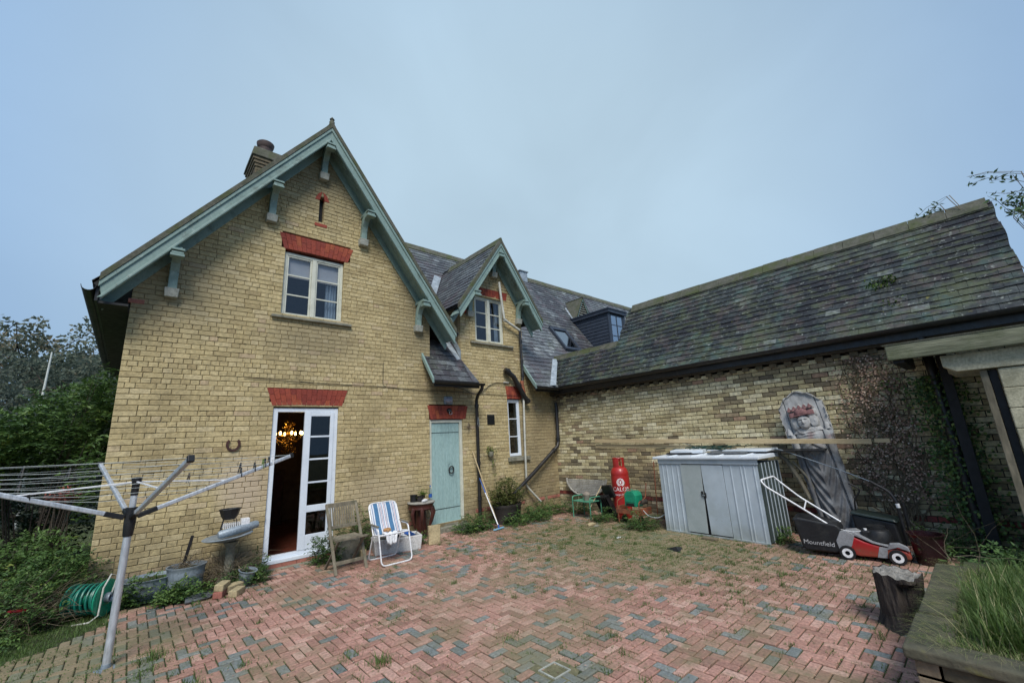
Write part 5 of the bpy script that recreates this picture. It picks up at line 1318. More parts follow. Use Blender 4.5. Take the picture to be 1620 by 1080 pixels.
# ------------------------------------------------------------------ rotary airer
A = thing('rotary_airer', 'silver rotary clothes airer with four arms standing in the paving at left', 'clothes airer', (-8.03, -2.22, 0), rot=(radians(-.5), radians(1.0), 0))
MB().tube([(0,0,-.05), (0,0,1.10)], .028, 16).build('lower_pole', K['alu'], A, smooth=True)
MB().tube([(0,0,1.10), (0,0,1.46)], .025, 14).build('upper_pole', K['alu'], A, smooth=True)
b = MB(); b.lathe([(0,1.24),(.042,1.24),(.042,1.1),(.037,1.02),(.034,1.0),(0,1.0)], n=16); b.build('hub', K['blackplastic'], A, smooth=True)
b = MB(); b.lathe([(0,1.50),(.034,1.495),(.036,1.46),(.028,1.44),(.027,1.34),(0,1.34)], n=16); b.build('top_cap', K['blackplastic'], A, smooth=True)
b = MB(); b.lathe([(0,.03),(.03,.03),(.034,.0),(.075,-.004),(.08,-.02),(0,-.02)], n=16); b.build('ground_socket', K['galv'], A, smooth=True)
AR, AZ = 1.36, 1.63; ANG = [radians(a) for a in (10, -79, -172, -257)]
HUBZ = 1.17
def armpt(k, t): 
    a = ANG[k]; return Vector((cos(a)*(.07+(AR-.07)*t), sin(a)*(.07+(AR-.07)*t), HUBZ+(AZ-HUBZ)*t))
for k in range(4):
    ln = 1.0 
    p, q = armpt(k, .06), armpt(k, 1.0)
    B = MB().beam(p, q, .034, .038).build('arm', K['alu'], A, bevel=.008)
    MB().beam(armpt(k, -.02), armpt(k, .085), .046, .042).build('arm_joint', K['blackplastic'], B, bevel=.006)
    MB().beam(armpt(k, .985), armpt(k, 1.012), .042, .05).build('arm_tip', K['blackplastic'], B, bevel=.004)
    a = ANG[k]; st_ = Vector((cos(a)*.03, sin(a)*.03, 1.455))
    MB().beam(st_, armpt(k, .50)+Vector((0,0,.012)), .014, .012).build('strut', K['whitemetal'], A, bevel=.003)
b = MB()
for i in range(8):
    t = .36+i*.088
    for k in range(4):
        p, q = armpt(k, t)+Vector((0,0,.018)), armpt((k+1) % 4, t)+Vector((0,0,.018)); mid = (p+q)/2+Vector((0,0,-.02-.01*sin(i*2.3+k)))
        b.tube([p, p.lerp(mid, .55)+Vector((0,0,-.004)), mid, mid.lerp(q, .45)+Vector((0,0,-.004)), q], .0015, 5, caps=False)
b.build('washing_lines', K['line'], A, stuff=True)
# pegs hang on the lines and arms
def peg(b, p, ang, l=.075, tilt=.2):
    p = Vector(p); d = Vector((cos(ang)*.2, sin(ang)*.2, 1)).normalized()
    for s_ in (-1, 1):
        o = Vector((cos(ang+1.57), sin(ang+1.57), 0))*.005*s_
        b.beam(p-d*l*.5+o*2.2, p+d*l*.5+o*.6, .009, .006)
    b.tube([p+Vector((-.008,0,.005)), p+Vector((.008,0,.005))], .006, 6)
pegm = {'black peg': K['blackplastic'], 'white peg': K['whitemetal'], 'lime green peg': K['leaf_lime'], 'brown wooden peg': K['bark']}
PEGS = [(0, .62, .0, 'black peg', 'black clothes peg halfway along the airer arm pointing at the french door'), (0, .80, 0, 'black peg', 'leftmost dark peg in the cluster near the door end of the airer arm'), (0, .785, 0, 'lime green peg', 'lime green clothes peg in the cluster near the door end of the airer arm'),
        (0, .83, 0, 'black peg', 'second dark peg in the cluster, beside the white one'), (0, .86, 0, 'white peg', 'white clothes peg in the cluster near the door end of the airer arm'), (0, .72, 0, 'black peg', 'thin dark peg lying under the airer arm by the door'),
        (2, .42, 0, 'black peg', 'large black clothes peg on the left airer arm nearest the pole'), (2, .60, 0, 'black peg', 'black clothes peg on the left airer arm, middle of the three'), (2, .66, 0, 'brown wooden peg', 'brown wooden peg on the left airer arm furthest from the pole')]
for k, t, off, kind, lab in PEGS:
    b = MB(); p = armpt(k, t)+Vector((0,0,.005)); peg(b, (0,0,0), ANG[k]+1.2, .12 if k == 2 else .10)
    o = b.build('clothes_peg', pegm[kind], None); o.location = Vector((-8.03, -2.22, 0))+p; tag(o, lab, 'clothes peg', 'clothes pegs on the airer')
for (i, k, f, lab) in ((6, 2, .78, 'black peg hanging on a far line near the left arm'), (7, 2, .55, 'black peg hanging on the outer line in front of the dark hollow'), (4, 2, .35, 'small black peg on an inner line left of the airer pole'), (5, 0, .35, 'dark peg dangling from a line in front of the bricks'), (3, 3, .6, 'brown peg dangling from a line right of the airer pole')):
    t = .36+i*.088; p = armpt(k, t).lerp(armpt((k+1) % 4, t), f); b = MB(); peg(b, (0,0,-.02), 1.0, .10); o = b.build('clothes_peg', K['blackplastic'] if i != 3 else K['bark'], None); o.location = Vector((-8.03, -2.22, 0))+p
    tag(o, lab, 'clothes peg', 'clothes pegs on the airer')

# ------------------------------------------------------------------ hose reel
H = thing('hose_reel', 'green garden hose reel lying among the weeds beside the airer pole', 'hose reel', (-8.22, -.50, .19), rz=radians(-32))
def disc(x, r_, th, mt, nm, par=H):
    Mx = Matrix.Rotation(radians(90), 3, 'Y'); b = MB()
    b.lathe([(0.03, -th), (r_*.35, -th*.6), (r_*.9, -th), (r_, -th*.5), (r_, th*.6), (r_*.93, th), (r_*.4, th*.4), (.03, th)], (x,0,0), 24, M=Mx); return b.build(nm, mt, par, smooth=True)
disc(.14, .185, .012, K['greenplastic'], 'flange'); disc(-.17, .165, .010, K['hose'], 'flange')
MB().tube([(-.17,0,0), (.14,0,0)], .05, 12).build('drum', K['greenplastic'], H, smooth=True)
b = MB(); pts = []
for i in range(7*18): 
    t = 2*pi*i/18; pts.append((-.15+.27*i/(7*18), .115*cos(t)*(1+.05*sin(i)), .115*sin(t)))
b.tube(pts, .011, 6)
pts = [(-.15+.25*i/(5*18)+.02, .14*cos(2*pi*i/18), .145*sin(2*pi*i/18)) for i in range(5*18)]
b.tube(pts, .011, 6); b.build('hose', K['hose'], H, smooth=True)
MB().tube([(.19,.0,.02), (.20,.05,.20), (.19,-.04,.24), (.17,-.1,.12), (.17,-.12,-.14), (.12,-.16,-.19), (-.02,-.18,-.195)], .008, 6).build('frame', K['whitepipe'], H, smooth=True)
disc(.17, .05, .03, K['galv'], 'crank')

# ------------------------------------------------------------------ tubs by the wall
def tub(name, label, cat, loc, r0, r1, h, mt, rim=.012, sx=1, rz=0, fill=None, fz=.85, n=28, ribs=()):
    t = thing(name, label, cat, loc, rz=rz); b = MB(); S_ = Matrix.Diagonal((sx, 1, 1))
    prof = [(0,0),(r0,0)]+[(r0+(r1-r0)*z+(.006 if any(abs(z-q) < .03 for q in ribs) else 0), h*z) for z in [i/12 for i in range(1, 12)]]+[(r1+rim, h*.98), (r1+rim, h), (r1-.006, h), (r0+(r1-r0)*fz-.008, h*fz)]
    b.lathe(prof, n=n, M=S_); b.build('shell', mt, t, smooth=True)
    if fill: MB().lathe([(0, h*fz+.012), (r0*.6, h*fz+.01), (r0+(r1-r0)*fz-.006, h*fz)], n=n, M=S_, wob=.03).build('contents', fill, t, smooth=True)
    return t
T = tub('round_bin', 'grey blue round galvanised bin full of twigs against the brick wall', 'bin', (-7.38, -.36, 0), .17, .20, .33, K['galv'], fill=K['soil'], ribs=(.33, .66))
twigs('dead_twigs', 'grey twigs heaped in the round galvanised bin', (-7.36, -.34, .27), 5, 60, (.2, .15), .22, rad=.003)
tub('blue_tub', 'low wide blue grey tub left of the round bin', 'tub', (-7.72, -.24, 0), .17, .22, .25, K['galv'], sx=1.25, fill=K['soil'])
sp = thing('black_post', 'black iron spade shaft sticking up out of the round bin', 'post', (-7.42, -.22, .22), rot=(radians(4), radians(10), 0))
MB().box(-.018, -.008, .1, .018, .008, .44).build('shaft', K['blackpaint'], sp, bevel=.004); MB().box(-.045, -.02, .0, .045, .02, .11).build('clamp', K['blackpaint'], sp, bevel=.01)
# bird bath with a small bowl barbecue on it
bb_ = thing('bird_bath', 'grey bird bath with wide tilted dish on a stalk in the dead twigs', 'bird bath', (-6.93, -.38, 0))
MB().lathe([(.14,0),(.13,.06),(.06,.1),(.05,.45),(.09,.52)], n=18).build('stalk', K['stone'], bb_, smooth=True)
MB().lathe([(.0,.53),(.12,.54),(.27,.585),(.29,.60),(.27,.61),(.12,.575),(0,.57)], n=30, M=Matrix.Rotation(radians(-4), 3, 'Y')).build('dish', K['galv'], bb_, smooth=True)
rl = thing('roller_cover', 'rolled grey bolster lying across the bird bath dish', 'roll', (-6.86, -.42, .665), rot=(0, radians(-8), radians(6)))
MB().lathe([(0,-.24),(.04,-.235),(.052,-.2),(.055,0),(.052,.2),(.04,.235),(0,.24)], n=18, M=Matrix.Rotation(radians(90), 3, 'Y'), wob=.02).build('roll', K['galv'], rl, smooth=True)
bq = thing('bowl_barbecue', 'small black bowl barbecue on wire legs standing on the bird bath', 'barbecue', (-6.97, -.36, .80))
b = MB(); b.lathe([(0,0),(.07,.002),(.10,.05),(.125,.13),(.135,.135),(.13,.14),(.118,.13),(.09,.03),(0,.012)], n=8, M=Matrix.Diagonal((1,.8,1))); b.build('bowl', K['blackplastic'], bq)
for dx, dy in ((-.07,-.05), (.07,-.05), (.06,.06), (-.06,.06)): MB().tube([(dx,dy,.01), (dx*1.5,dy*1.4,-.17)], .005, 6).build('leg', K['blackpaint'], bq)
wv = thing('wire_rack', 'white wire rack and box under the little black barbecue', 'rack', (-6.88, -.38, .72))
b = MB()
for i in range(9): b.box(-.16+i*.022, -.06, -.02, -.152+i*.022, .06, .04)
b.build('grid', K['whitemetal'], wv); MB().box(.04, -.06, -.01, .14, .05, .075).build('box', K['whitemetal'], wv, bevel=.004)
# loose bricks and slate by the wall
for (x, y, z, rz, mt_, lab) in ((-7.07, -.88, 0, .3, 'stepbrick', 'red loose brick at the bottom of the little pile'), (-6.92, -.98, 0, .15, 'blockyel', 'yellow loose brick at the front right of the little pile'), (-7.06, -.87, .075, .25, 'blockyel', 'yellow loose brick on top of the red one'), (-6.93, -.80, .02, -.3, 'blockyel', 'yellow loose brick at the back of the little pile')):
    o = MB().box(-.10, -.05, 0, .10, .05, .072, .6).build('loose_brick', K[mt_], None, bevel=.006); o.location = (x, y, z); o.rotation_euler = (radians(4 if z else 0), 0, rz+.8); tag(o, lab, 'brick', 'loose bricks piled by the weeds')
o = MB().prism([(-.16,-.05),(.10,-.07),(.18,.0),(.12,.07),(-.12,.05)], lambda u, v, d: (u, v, d), 0, .02).build('slate_piece', K['slate'], None, bevel=.004); o.location = (-7.28, -.83, .03); o.rotation_euler = (radians(22), 0, .3); tag(o, 'dark broken slate leaning beside the loose bricks', 'slate')
T = tub('small_bucket', 'small pale bucket half full of sticks near the french door', 'bucket', (-6.78, -.62, 0), .07, .10, .19, K['galv'], fill=K['soil'], n=20)
T.rotation_euler = (radians(10), radians(8), 0)
twigs('white_sticks', 'pale sticks poking out of the small bucket', (-6.80, -.63, .14), 6, 16, (.1,.1), .14, rad=.006)

# ------------------------------------------------------------------ folding wooden chair
Wc = thing('wooden_chair', 'grey weathered folding wooden chair with slatted back by the french door', 'chair', (-5.63, -1.0, 0), rz=radians(3))
def bm(name, p, q, w_, h_, par=Wc, mt='oldwood', upv=(0,0,1), bev=.004): return MB().beam(p, q, w_, h_, upv).build(name, K[mt], par, bevel=bev)
hw = .215
for s_ in (-1, 1):
    # long back posts run from the front foot up to the top rail
    bm('back_post', (s_*hw, -.22, .0), (s_*hw, .20, .87), .024, .04, upv=(1,0,0))
    bm('leg', (s_*(hw-.035), .24, .0), (s_*(hw-.035), -.20, .43), .022, .035, upv=(1,0,0))
bm('top_rail', (-hw-.015, .195, .85), (hw+.015, .195, .85), .022, .06)
bm('back_rail', (-hw+.01, .105, .56), (hw-.01, .105, .56), .02, .045)
for i in range(11):
    x = -hw+.045+i*(2*hw-.09)/10; bm('back_slat', (x, .112, .58), (x, .185, .83), .022, .010, upv=(0,1,0), bev=.002)
for i in range(7):
    y = -.20+i*.052; bm('seat_slat', (-hw+.03, y, .43+.0*i), (hw-.03, y, .43), .042, .014, bev=.003)
bm('seat_rail', (-hw+.025, -.22, .418), (-hw+.025, .16, .418), .02, .03); bm('seat_rail', (hw-.025, -.22, .418), (hw-.025, .16, .418), .02, .03)
bm('front_rail', (-hw, -.225, .435), (hw, -.225, .435), .02, .03)
bm('stretcher', (-hw+.01, -.155, .13), (hw-.01, -.155, .13), .018, .045); bm('stretcher', (-hw+.04, .175, .07), (hw-.04, .175, .07), .018, .035)
# striped folding garden chair
Sc = thing('striped_chair', 'white tube garden chair with blue and white striped fabric facing the yard', 'chair', (-5.02, -1.04, 0), rz=radians(0))
def arcpts(p, n_=6): return p
def rounded(pts, r_, k=5):
    o = [Vector(pts[0])]
    for i in range(1, len(pts)-1):
        a, b_, c = Vector(pts[i-1]), Vector(pts[i]), Vector(pts[i+1]); u, v = (a-b_).normalized(), (c-b_).normalized(); p, q = b_+u*r_, b_+v*r_
        for j in range(k+1):
            t = j/k; o.append(p*(1-t)**2+b_*2*t*(1-t)+q*t*t)
    o.append(Vector(pts[-1])); return o
xw = .225
b = MB(); b.tube(rounded([(-xw,-.02,.36), (-xw,.20,.80), (xw,.20,.80), (xw,-.02,.36)], .09), .0105, 8); b.build('back_frame', K['whitemetal'], Sc, smooth=True)
b = MB(); b.tube(rounded([(-xw-.012,.0,.50), (-xw-.012,-.20,.50), (-xw-.012,-.34,.012), (xw+.012,-.34,.012), (xw+.012,-.20,.50), (xw+.012,.0,.50)], .07), .0105, 8); b.build('front_frame', K['whitemetal'], Sc, smooth=True)
b = MB(); b.tube(rounded([(-xw,-.20,.40), (-xw,.0,.38), (-xw,.15,.012), (xw,.15,.012), (xw,.0,.38), (xw,-.20,.40)], .06), .0105, 8); b.build('rear_frame', K['whitemetal'], Sc, smooth=True)
b = MB(); b.tube(rounded([(-xw,.0,.375), (-xw,-.26,.40), (xw,-.26,.40), (xw,.0,.375)], .05), .0105, 8); b.build('seat_frame', K['whitemetal'], Sc, smooth=True)
for s_ in (-1, 1): MB().beam((s_*(xw+.012), -.21, .515), (s_*(xw+.012), .10, .53), .035, .014).build('armrest', K['oldwood'], Sc, bevel=.005)
strip = [('w',.6),('b',.25),('w',.5),('B',1.6),('w',.5),('b',.2),('w',.3),('p',.2),('w',.3),('b',.2),('w',.6),('p',.2),('w',.3),('b',.2),('w',.5),('B',1.6),('w',.5),('b',.25),('w',.3),('p',.2),('w',.3),('b',.25),('w',.6)]
tot = sum(s_[1] for s_ in strip); cols = {'w': mat('white_webbing', (.72,.74,.76), (.62,.64,.67), rough=.8, grain=.03), 'b': mat('navy_webbing', (.10,.17,.33), rough=.8), 'B': mat('blue_webbing', (.07,.19,.34), (.06,.16,.29), rough=.8), 'p': mat('pink_webbing', (.42,.20,.22), rough=.8)}
back = [(-.035,.375), (.0,.44), (.055,.53), (.10,.63), (.15,.73), (.19,.792)]; seat = [(-.26,.405), (-.20,.385), (-.12,.372), (-.05,.368)]
mbs = {k: MB() for k in cols}; x = -xw+.012
for c_, wd in strip:
    x1 = x+wd/tot*(2*xw-.024)
    for prof in (back, seat):
        v = []; 
        for y_, z_ in prof: v += [(x, y_, z_), (x1, y_, z_)]
        mbs[c_].add(v, [(2*i, 2*i+1, 2*i+3, 2*i+2) for i in range(len(prof)-1)])
    x = x1
for k, nm in (('w', 'white_stripes'), ('b', 'navy_stripes'), ('B', 'blue_stripes'), ('p', 'pink_stripes')):
    o = mbs[k].build(nm, cols[k], Sc); s_ = o.modifiers.new('solid', 'SOLIDIFY'); s_.thickness = .003
# cloth and snack on the seat
rr = random.Random(6); b = MB(); G_ = 12; v = []
for i in range(G_+1):
    for j in range(G_+1):
        x_, y_ = -.10+.20*i/G_, -.14+.16*j/G_; z_ = .02+.012*sin(i*1.3)+.01*sin(j*1.7+i)
        if j < 5: z_ -= (5-j)*.028; y_ = -.095-.003*(5-j)+.008*sin(i*2.2)
        v.append((x_*(1-.3*(max(0,5-j)/5)), y_, z_))
b.add(v, [(i*(G_+1)+j, (i+1)*(G_+1)+j, (i+1)*(G_+1)+j+1, i*(G_+1)+j+1) for i in range(G_) for j in range(G_)])
o = b.build('white_cloth', K['whitemetal'], None, smooth=True); o.location = (-5.07, -1.21, .39); s_ = o.modifiers.new('solid', 'SOLIDIFY'); s_.thickness = .006; tag(o, 'crumpled white cloth hanging over the front of the striped chair seat', 'cloth')
o = MB().lathe([(0,0),(.05,.005),(.06,.025),(.045,.045),(0,.05)], n=12, wob=.15).build('peg_bag', mat('orange_bag', (.55,.30,.10), (.25,.12,.05), scale=40, rough=.6), None, smooth=True); o.location = (-5.08, -1.17, .42); tag(o, 'small orange and brown lump on the white cloth on the striped chair', 'bag')

# white trough sink with clutter
s_ = thing('trough_sink', 'long chipped white trough sink on the ground behind the striped chair', 'sink', (-4.66, -.62, 0), rz=radians(-16))
b = MB(); X, Y_, h = .38, .20, .22
out_ = [(-X,-Y_),(X,-Y_),(X,Y_),(-X,Y_)]; inn = [(-X+.035,-Y_+.035),(X-.035,-Y_+.035),(X-.035,Y_-.035),(-X+.035,Y_-.035)]
v = [(x*.94,y*.94,0) for x,y in out_]+[(x,y,h) for x,y in out_]+[(x,y,h) for x,y in inn]+[(x*.95,y*.95,.05) for x,y in inn]
f = [(3,2,1,0)]+[(i,(i+1)%4,(i+1)%4+4,i+4) for i in range(4)]+[(i+4,(i+1)%4+4,(i+1)%4+8,i+8) for i in range(4)]+[(i+8,(i+1)%4+8,(i+1)%4+12,i+12) for i in range(4)]+[(12,13,14,15)]
b.add(v, f); b.build('basin', K['sink'], s_, bevel=.012)
MB().box(-.34,-.16,.12,.34,.16,.15).build('soil', K['soil'], s_)
for (x, y, rz, tl, c_, lab, sz) in ((-4.42,-.62,.4,.5,'blue','dark blue and white carton tilted in the right end of the sink',(.09,.05,.035)), (-4.52,-.58,-.3,.2,'whitemetal','white plastic tray lying in the sink',(.10,.07,.012)), (-4.72,-.66,.2,-.3,'blackplastic','dark scrap lying in the middle of the sink',(.07,.05,.02)), (-4.86,-.56,.9,.1,'oldwood','piece of old board at the left end of the sink',(.08,.06,.015))):
    o = MB().box(-sz[0],-sz[1],-sz[2],sz[0],sz[1],sz[2]).build('rubbish', K[c_], None, bevel=.006); o.location = (x, y, .21); o.rotation_euler = (tl*.5, tl, rz); tag(o, lab, 'rubbish')
o = MB().box(-.10,-.05,0,.10,.05,.30).build('stone_block', K['blockyel'], None, bevel=.01); o.location = (-4.06,-.80,.0); o.rotation_euler = (radians(-6), 0, -.35); tag(o, 'upright pale yellow block standing between the sink and the blue door step', 'block')
o = MB().box(-.045,-.04,0,.045,.04,.12).build('stone_block', K['blockyel'], None, bevel=.008); o.location = (-5.22,-.62,0); tag(o, 'small yellow block on the ground between the two chairs', 'block')
o = MB().lathe([(0,0),(.16,0),(.19,.12),(.20,.30),(.18,.31),(.16,.28),(0,.26)], n=20).build('grey_barrel', K['stone'], None, smooth=True); o.location = (-5.38,-.48,0); tag(o, 'grey stone tub half hidden behind the wooden chair', 'tub')

# half-moon side table with pot and bottle
tb = thing('console_table', 'dark carved half round table with curved legs beside the blue door', 'table', (-3.98, -.22, 0))
b = MB(); b.lathe([(0,.60),(.22,.60),(.25,.615),(.25,.63),(.235,.64),(0,.64)], n=30, M=Matrix.Diagonal((1,1.0,1)), arc=2*pi); b.build('top', K['marble'], tb, smooth=True)
b = MB(); b.lathe([(.20,.50),(.225,.52),(.215,.56),(.235,.60)], n=28, wob=.03); b.build('apron', K['mahogany'], tb, smooth=True)
for a in (200, 245, 300, 340, 90):
    t = radians(a); c_, s2 = cos(t), sin(t)
    pts = [(c_*.20, s2*.20, .54), (c_*.235, s2*.235, .44), (c_*.20, s2*.20, .30), (c_*.14, s2*.14, .16), (c_*.13, s2*.13, .06), (c_*.19, s2*.19, .0)]
    MB().tube(pts, [.035,.032,.022,.016,.015,.022], 8).build('leg', K['mahogany'], tb, smooth=True)
b = MB(); b.lathe([(.09,.10),(.10,.16),(.09,.5),(.0,.5)], n=16, arc=2*pi); b.build('back_panel', K['mahogany'], tb, smooth=True)
T = tub('plant_pot', 'dark plant pot with yellow green plant on the half round table', 'plant pot', (-4.02,-.26,.64), .05, .075, .10, K['darkplastic'], fill=K['soil'], n=16)
shrub('pot_plant', 'little yellow flowering plant in the dark pot on the half round table', (-3.98, -.28, .72), 'plant', 61, [(0,0,.06,.06,.05,.05)], 320, .035, K['leaf_lime'], 4)
T = tub('black_box_pot', 'black square-looking tub at the back of the half round table', 'tub', (-4.11,-.18,.64), .06, .065, .12, K['blackplastic'], n=12)
o = MB().lathe([(0,-.06),(.022,-.055),(.028,-.02),(.028,.03),(.014,.05),(.012,.06),(0,.06)], n=12, M=Matrix.Rotation(radians(85), 3, 'Y')).build('white_bottle', K['whitemetal'], None, smooth=True); o.location = (-4.02,-.42,.668); o.rotation_euler=(0,0,.2); tag(o, 'white bottle lying on its side at the front of the table top', 'bottle')
bt = thing('water_bottle', 'clear plastic bottle with blue label standing beside the blue door', 'bottle', (-3.80, -.24, .64))
MB().lathe([(0,.0),(.03,.0),(.033,.03),(.031,.09),(.033,.15),(.028,.19),(.013,.22),(.012,.24)], n=14).build('bottle', glass_mat('clear_plastic', 1.6, (.75,.85,.9), .1), bt, smooth=True)
MB().lathe([(.0335,.045),(.0345,.05),(.0345,.10),(.0335,.105)], n=14).build('label', K['blue'], bt, smooth=True); MB().lathe([(.014,.235),(.014,.255),(0,.256)], n=10).build('cap', K['blue'], bt, smooth=True)

# mop and stick against the wall
mp = thing('floor_squeegee', 'white and blue handled floor squeegee leaning on the black downpipe', 'squeegee', (-2.67, -.83, 0))
top = Vector((-2.545+2.67, -.06+.83, .98))
MB().tube([(0,0,.05), top*.62+Vector((0,0,.02))], .011, 8).build('handle', K['whitemetal'], mp, smooth=True); MB().tube([top*.62+Vector((0,0,.02)), top], .012, 8).build('grip', K['blue'], mp, smooth=True)
MB().beam((-.14,-.03,.02), (.14,.03,.02), .045, .022).build('blade', mat('pale_blue_plastic', (.25,.50,.66), (.2,.42,.58), rough=.4), mp, bevel=.005)
MB().tube([(0,0,.02), (.003,.01,.09)], .016, 8).build('socket', K['blue'], mp, smooth=True)
bs = thing('broom_stick', 'bare wooden stick leaning against the wall behind the squeegee', 'stick', (-2.50, -.62, 0)); MB().tube([(0,0,.0), (-.14,.60,1.45)], .011, 8).build('stick', K['plank'], bs, smooth=True)
wh = thing('wire_hook', 'bent white wire hanging from the black downpipe above the squeegee', 'hook', (-2.56, -.15, 1.98)); MB().tube([(0,0,.18),(.02,0,.1),(.025,0,.0),(0,0,-.02),(-.015,0,.02),(0,0,.17)], .004, 5).build('wire', K['galv'], wh)
bi = thing('wall_ornament', 'dried twig ornament pinned on the bricks right of the blue door', 'ornament', (-2.72, -.02, 1.95)); b = MB(); rr = random.Random(3)
for i in range(14): b.tube([(0,0,.1), (rr.gauss(0,.03), -.02, .02), (rr.gauss(0,.06), -.02, rr.uniform(-.15,.08))], .003, 4, rr.random())
b.build('twigs', K['dry'], bi)
# wall pot
wp = thing('wall_pot', 'small grey pot fixed on the wall with yellowing trailing plant', 'wall pot', (-2.18, -.06, 1.30))
MB().lathe([(0,0),(.04,.01),(.065,.06),(.07,.12),(.06,.12),(.05,.08),(0,.07)], n=16).build('pot', K['stone'], wp, smooth=True)
b = MB(); c = MB(); rr = random.Random(8)
for i in range(26):
    e = Vector((rr.gauss(-.02,.09), rr.uniform(-.10,.02), rr.uniform(.10,.26))); 
    if i > 18: e = Vector((rr.uniform(.02,.14), -.03, rr.uniform(-.45,-.05)))
    b.tube([(0,0,.1), e*.5+Vector((0,-.02,.1)), e], .0025, 4)
    for k in range(6): leafquad(c, e*rr.uniform(.6,1)+rvec(rr)*.02, rvec(rr), rvec(rr), .035, .02, rr.random())
b.build('stems', K['dry'], wp); c.build('leaves', K['leaf_lime'], wp)

# shrub in the big brown planter
bp = thing('square_planter', 'dark brown round planter holding the big shrub by the narrow window', 'planter', (-2.10, -.42, 0))
MB().lathe([(0,0),(.30,0),(.33,.3),(.35,.32),(.35,.36),(.32,.36),(.31,.32),(0,.31)], n=30, M=Matrix.Diagonal((1,.75,1))).build('tub', K['darkplastic'], bp, smooth=True)
shrub('potted_shrub', 'bushy yellow green shrub growing in the dark brown planter', (-2.10, -.42, .34), 'shrub', 62, [(0,0,.22,.40,.27,.26), (-.25,-.02,.15,.2,.2,.2), (.35,0,.12,.2,.2,.14), (.1,.05,.42,.25,.2,.14)], 5200, .042, mat('olive_leaf', (.05,.1,.02), ramp=[(0,(.03,.05,.012)),(.4,(.075,.10,.022)),(.8,(.14,.16,.035)),(1,(.26,.24,.07))], rough=.6, transl=.25, grain=.05), 26, tone=.1)

# ------------------------------------------------------------------ corner clutter by the barn wall
ht = thing('half_round_table', 'grey slatted half round table top leaning against the barn wall', 'table', (-.14, -.92, 0), rot=(0, radians(8), 0))
def HT(u, v, d): return (-.0-d, -u, v)
for i in range(9):
    z0_ = .66-i*.036; 
    t = (.68-(z0_-.016))/.36; half = .56*sqrt(max(0, 1-t*t))
    if half > .08: MB().box(-.03, -half, z0_-.031, -.005, half, z0_).build('slat', K['palewood'], ht, bevel=.003)
b = MB(); rim = [(-.04, .58*sin(radians(a)), .68-.38*cos(radians(a))) for a in range(-90, 91, 6)]; b.tube(rim, .022, 6); b.build('rim', K['palewood'], ht, smooth=True)
MB().beam((-.02,-.5,.5), (-.02,-.55,.0), .03, .03).build('leg', K['oldwood'], ht, bevel=.004); MB().beam((-.02,.2,.35), (-.06,.25,.0), .03, .03).build('leg', K['oldwood'], ht, bevel=.004)

gc = thing('green_stool', 'green painted tubular metal seat frame holding a clay pot', 'stool', (-.82, -1.50, 0), rz=radians(-6))
X0, X1, Y0_, Y1_ = -.17, .15, -.25, .25
for y in (Y0_, Y1_): MB().tube(rounded([(X0, y, 0), (X0-.0, y, .42), (X1, y, .42), (X1, y, 0)], .06), .011, 7).build('leg_hoop', K['greenmetal'], gc, smooth=True)
MB().tube([(X0, Y0_, .33), (X0, Y1_, .33)], .010, 6).build('front_rail', K['greenmetal'], gc, smooth=True); MB().tube([(X1, Y0_, .33), (X1, Y1_, .33)], .010, 6).build('rear_rail', K['greenmetal'], gc, smooth=True)
b = MB().box(X0+.01, Y0_+.01, .325, X1-.01, Y1_-.01, .34); b.build('seat', K['greenmetal'], gc)
cp = thing('clay_pot', 'dusty clay pot with a domed lid standing on the green metal frame', 'pot', (-.84, -1.52, .34))
MB().lathe([(0,0),(.055,0),(.08,.10),(.085,.11),(.08,.13),(.05,.15),(.02,.17),(0,.175)], n=18).build('pot', K['terracotta'], cp, smooth=True)
for i, (x, y, rz, rx, col, lab, sz) in enumerate(((-.55,-1.88,.2,-28,'blackplastic','black plastic crate standing on edge, left of the red gas cylinder',(.18,.05,.22)), (-.62,-1.98,.25,-30,'blue','dark box with blue stripe on top of the black crate',(.11,.02,.12)))):
    t = thing('plastic_crate' if i == 0 else 'tool_case', lab, 'crate' if i == 0 else 'case', (x, y, .0 if i == 0 else .40), rot=(radians(-22), radians(8), radians(80)))
    if i == 0:
        MB().box(-.19,-.05,.0,.19,-.04,.46).build('back', K['blackplastic'], t)
        for k in range(7): MB().box(-.19+k*.058,-.04,.0,-.17+k*.058,.05,.46).build('rib', K['blackplastic'], t, bevel=.003)
        for k in range(3): MB().box(-.19,-.03,.02+k*.2,.19,.04,.04+k*.2).build('cross_rib', K['blackplastic'], t)
    else:
        MB().box(-.13,-.03,.0,.13,.03,.26).build('case', K['blackplastic'], t, bevel=.01); MB().box(-.10,-.036,.03,.10,-.031,.08).build('blue_stripe', mat('sky_blue_label', (.10,.28,.62), rough=.4), t); MB().box(-.10,-.034,.13,.10,-.031,.23).build('dark_label', K['charcoal'], t)
for p, q, lab in (((-.35,-1.55,.05), (-.20,-2.02,.95), 'thin black rod leaning behind the gas cylinder'),):
    t = thing('thin_rod', lab, 'rod', p); MB().tube([(0,0,0), Vector(q)-Vector(p)], .008, 6).build('rod', K['blackpaint'], t)
t = thing('pale_stick', 'short pale stick leaning between the clay pot and the black crate', 'stick', (-.95,-1.66,.2)); MB().tube([(0,0,0), (.25,-.16,.42)], .010, 6).build('stick', K['plank'], t)

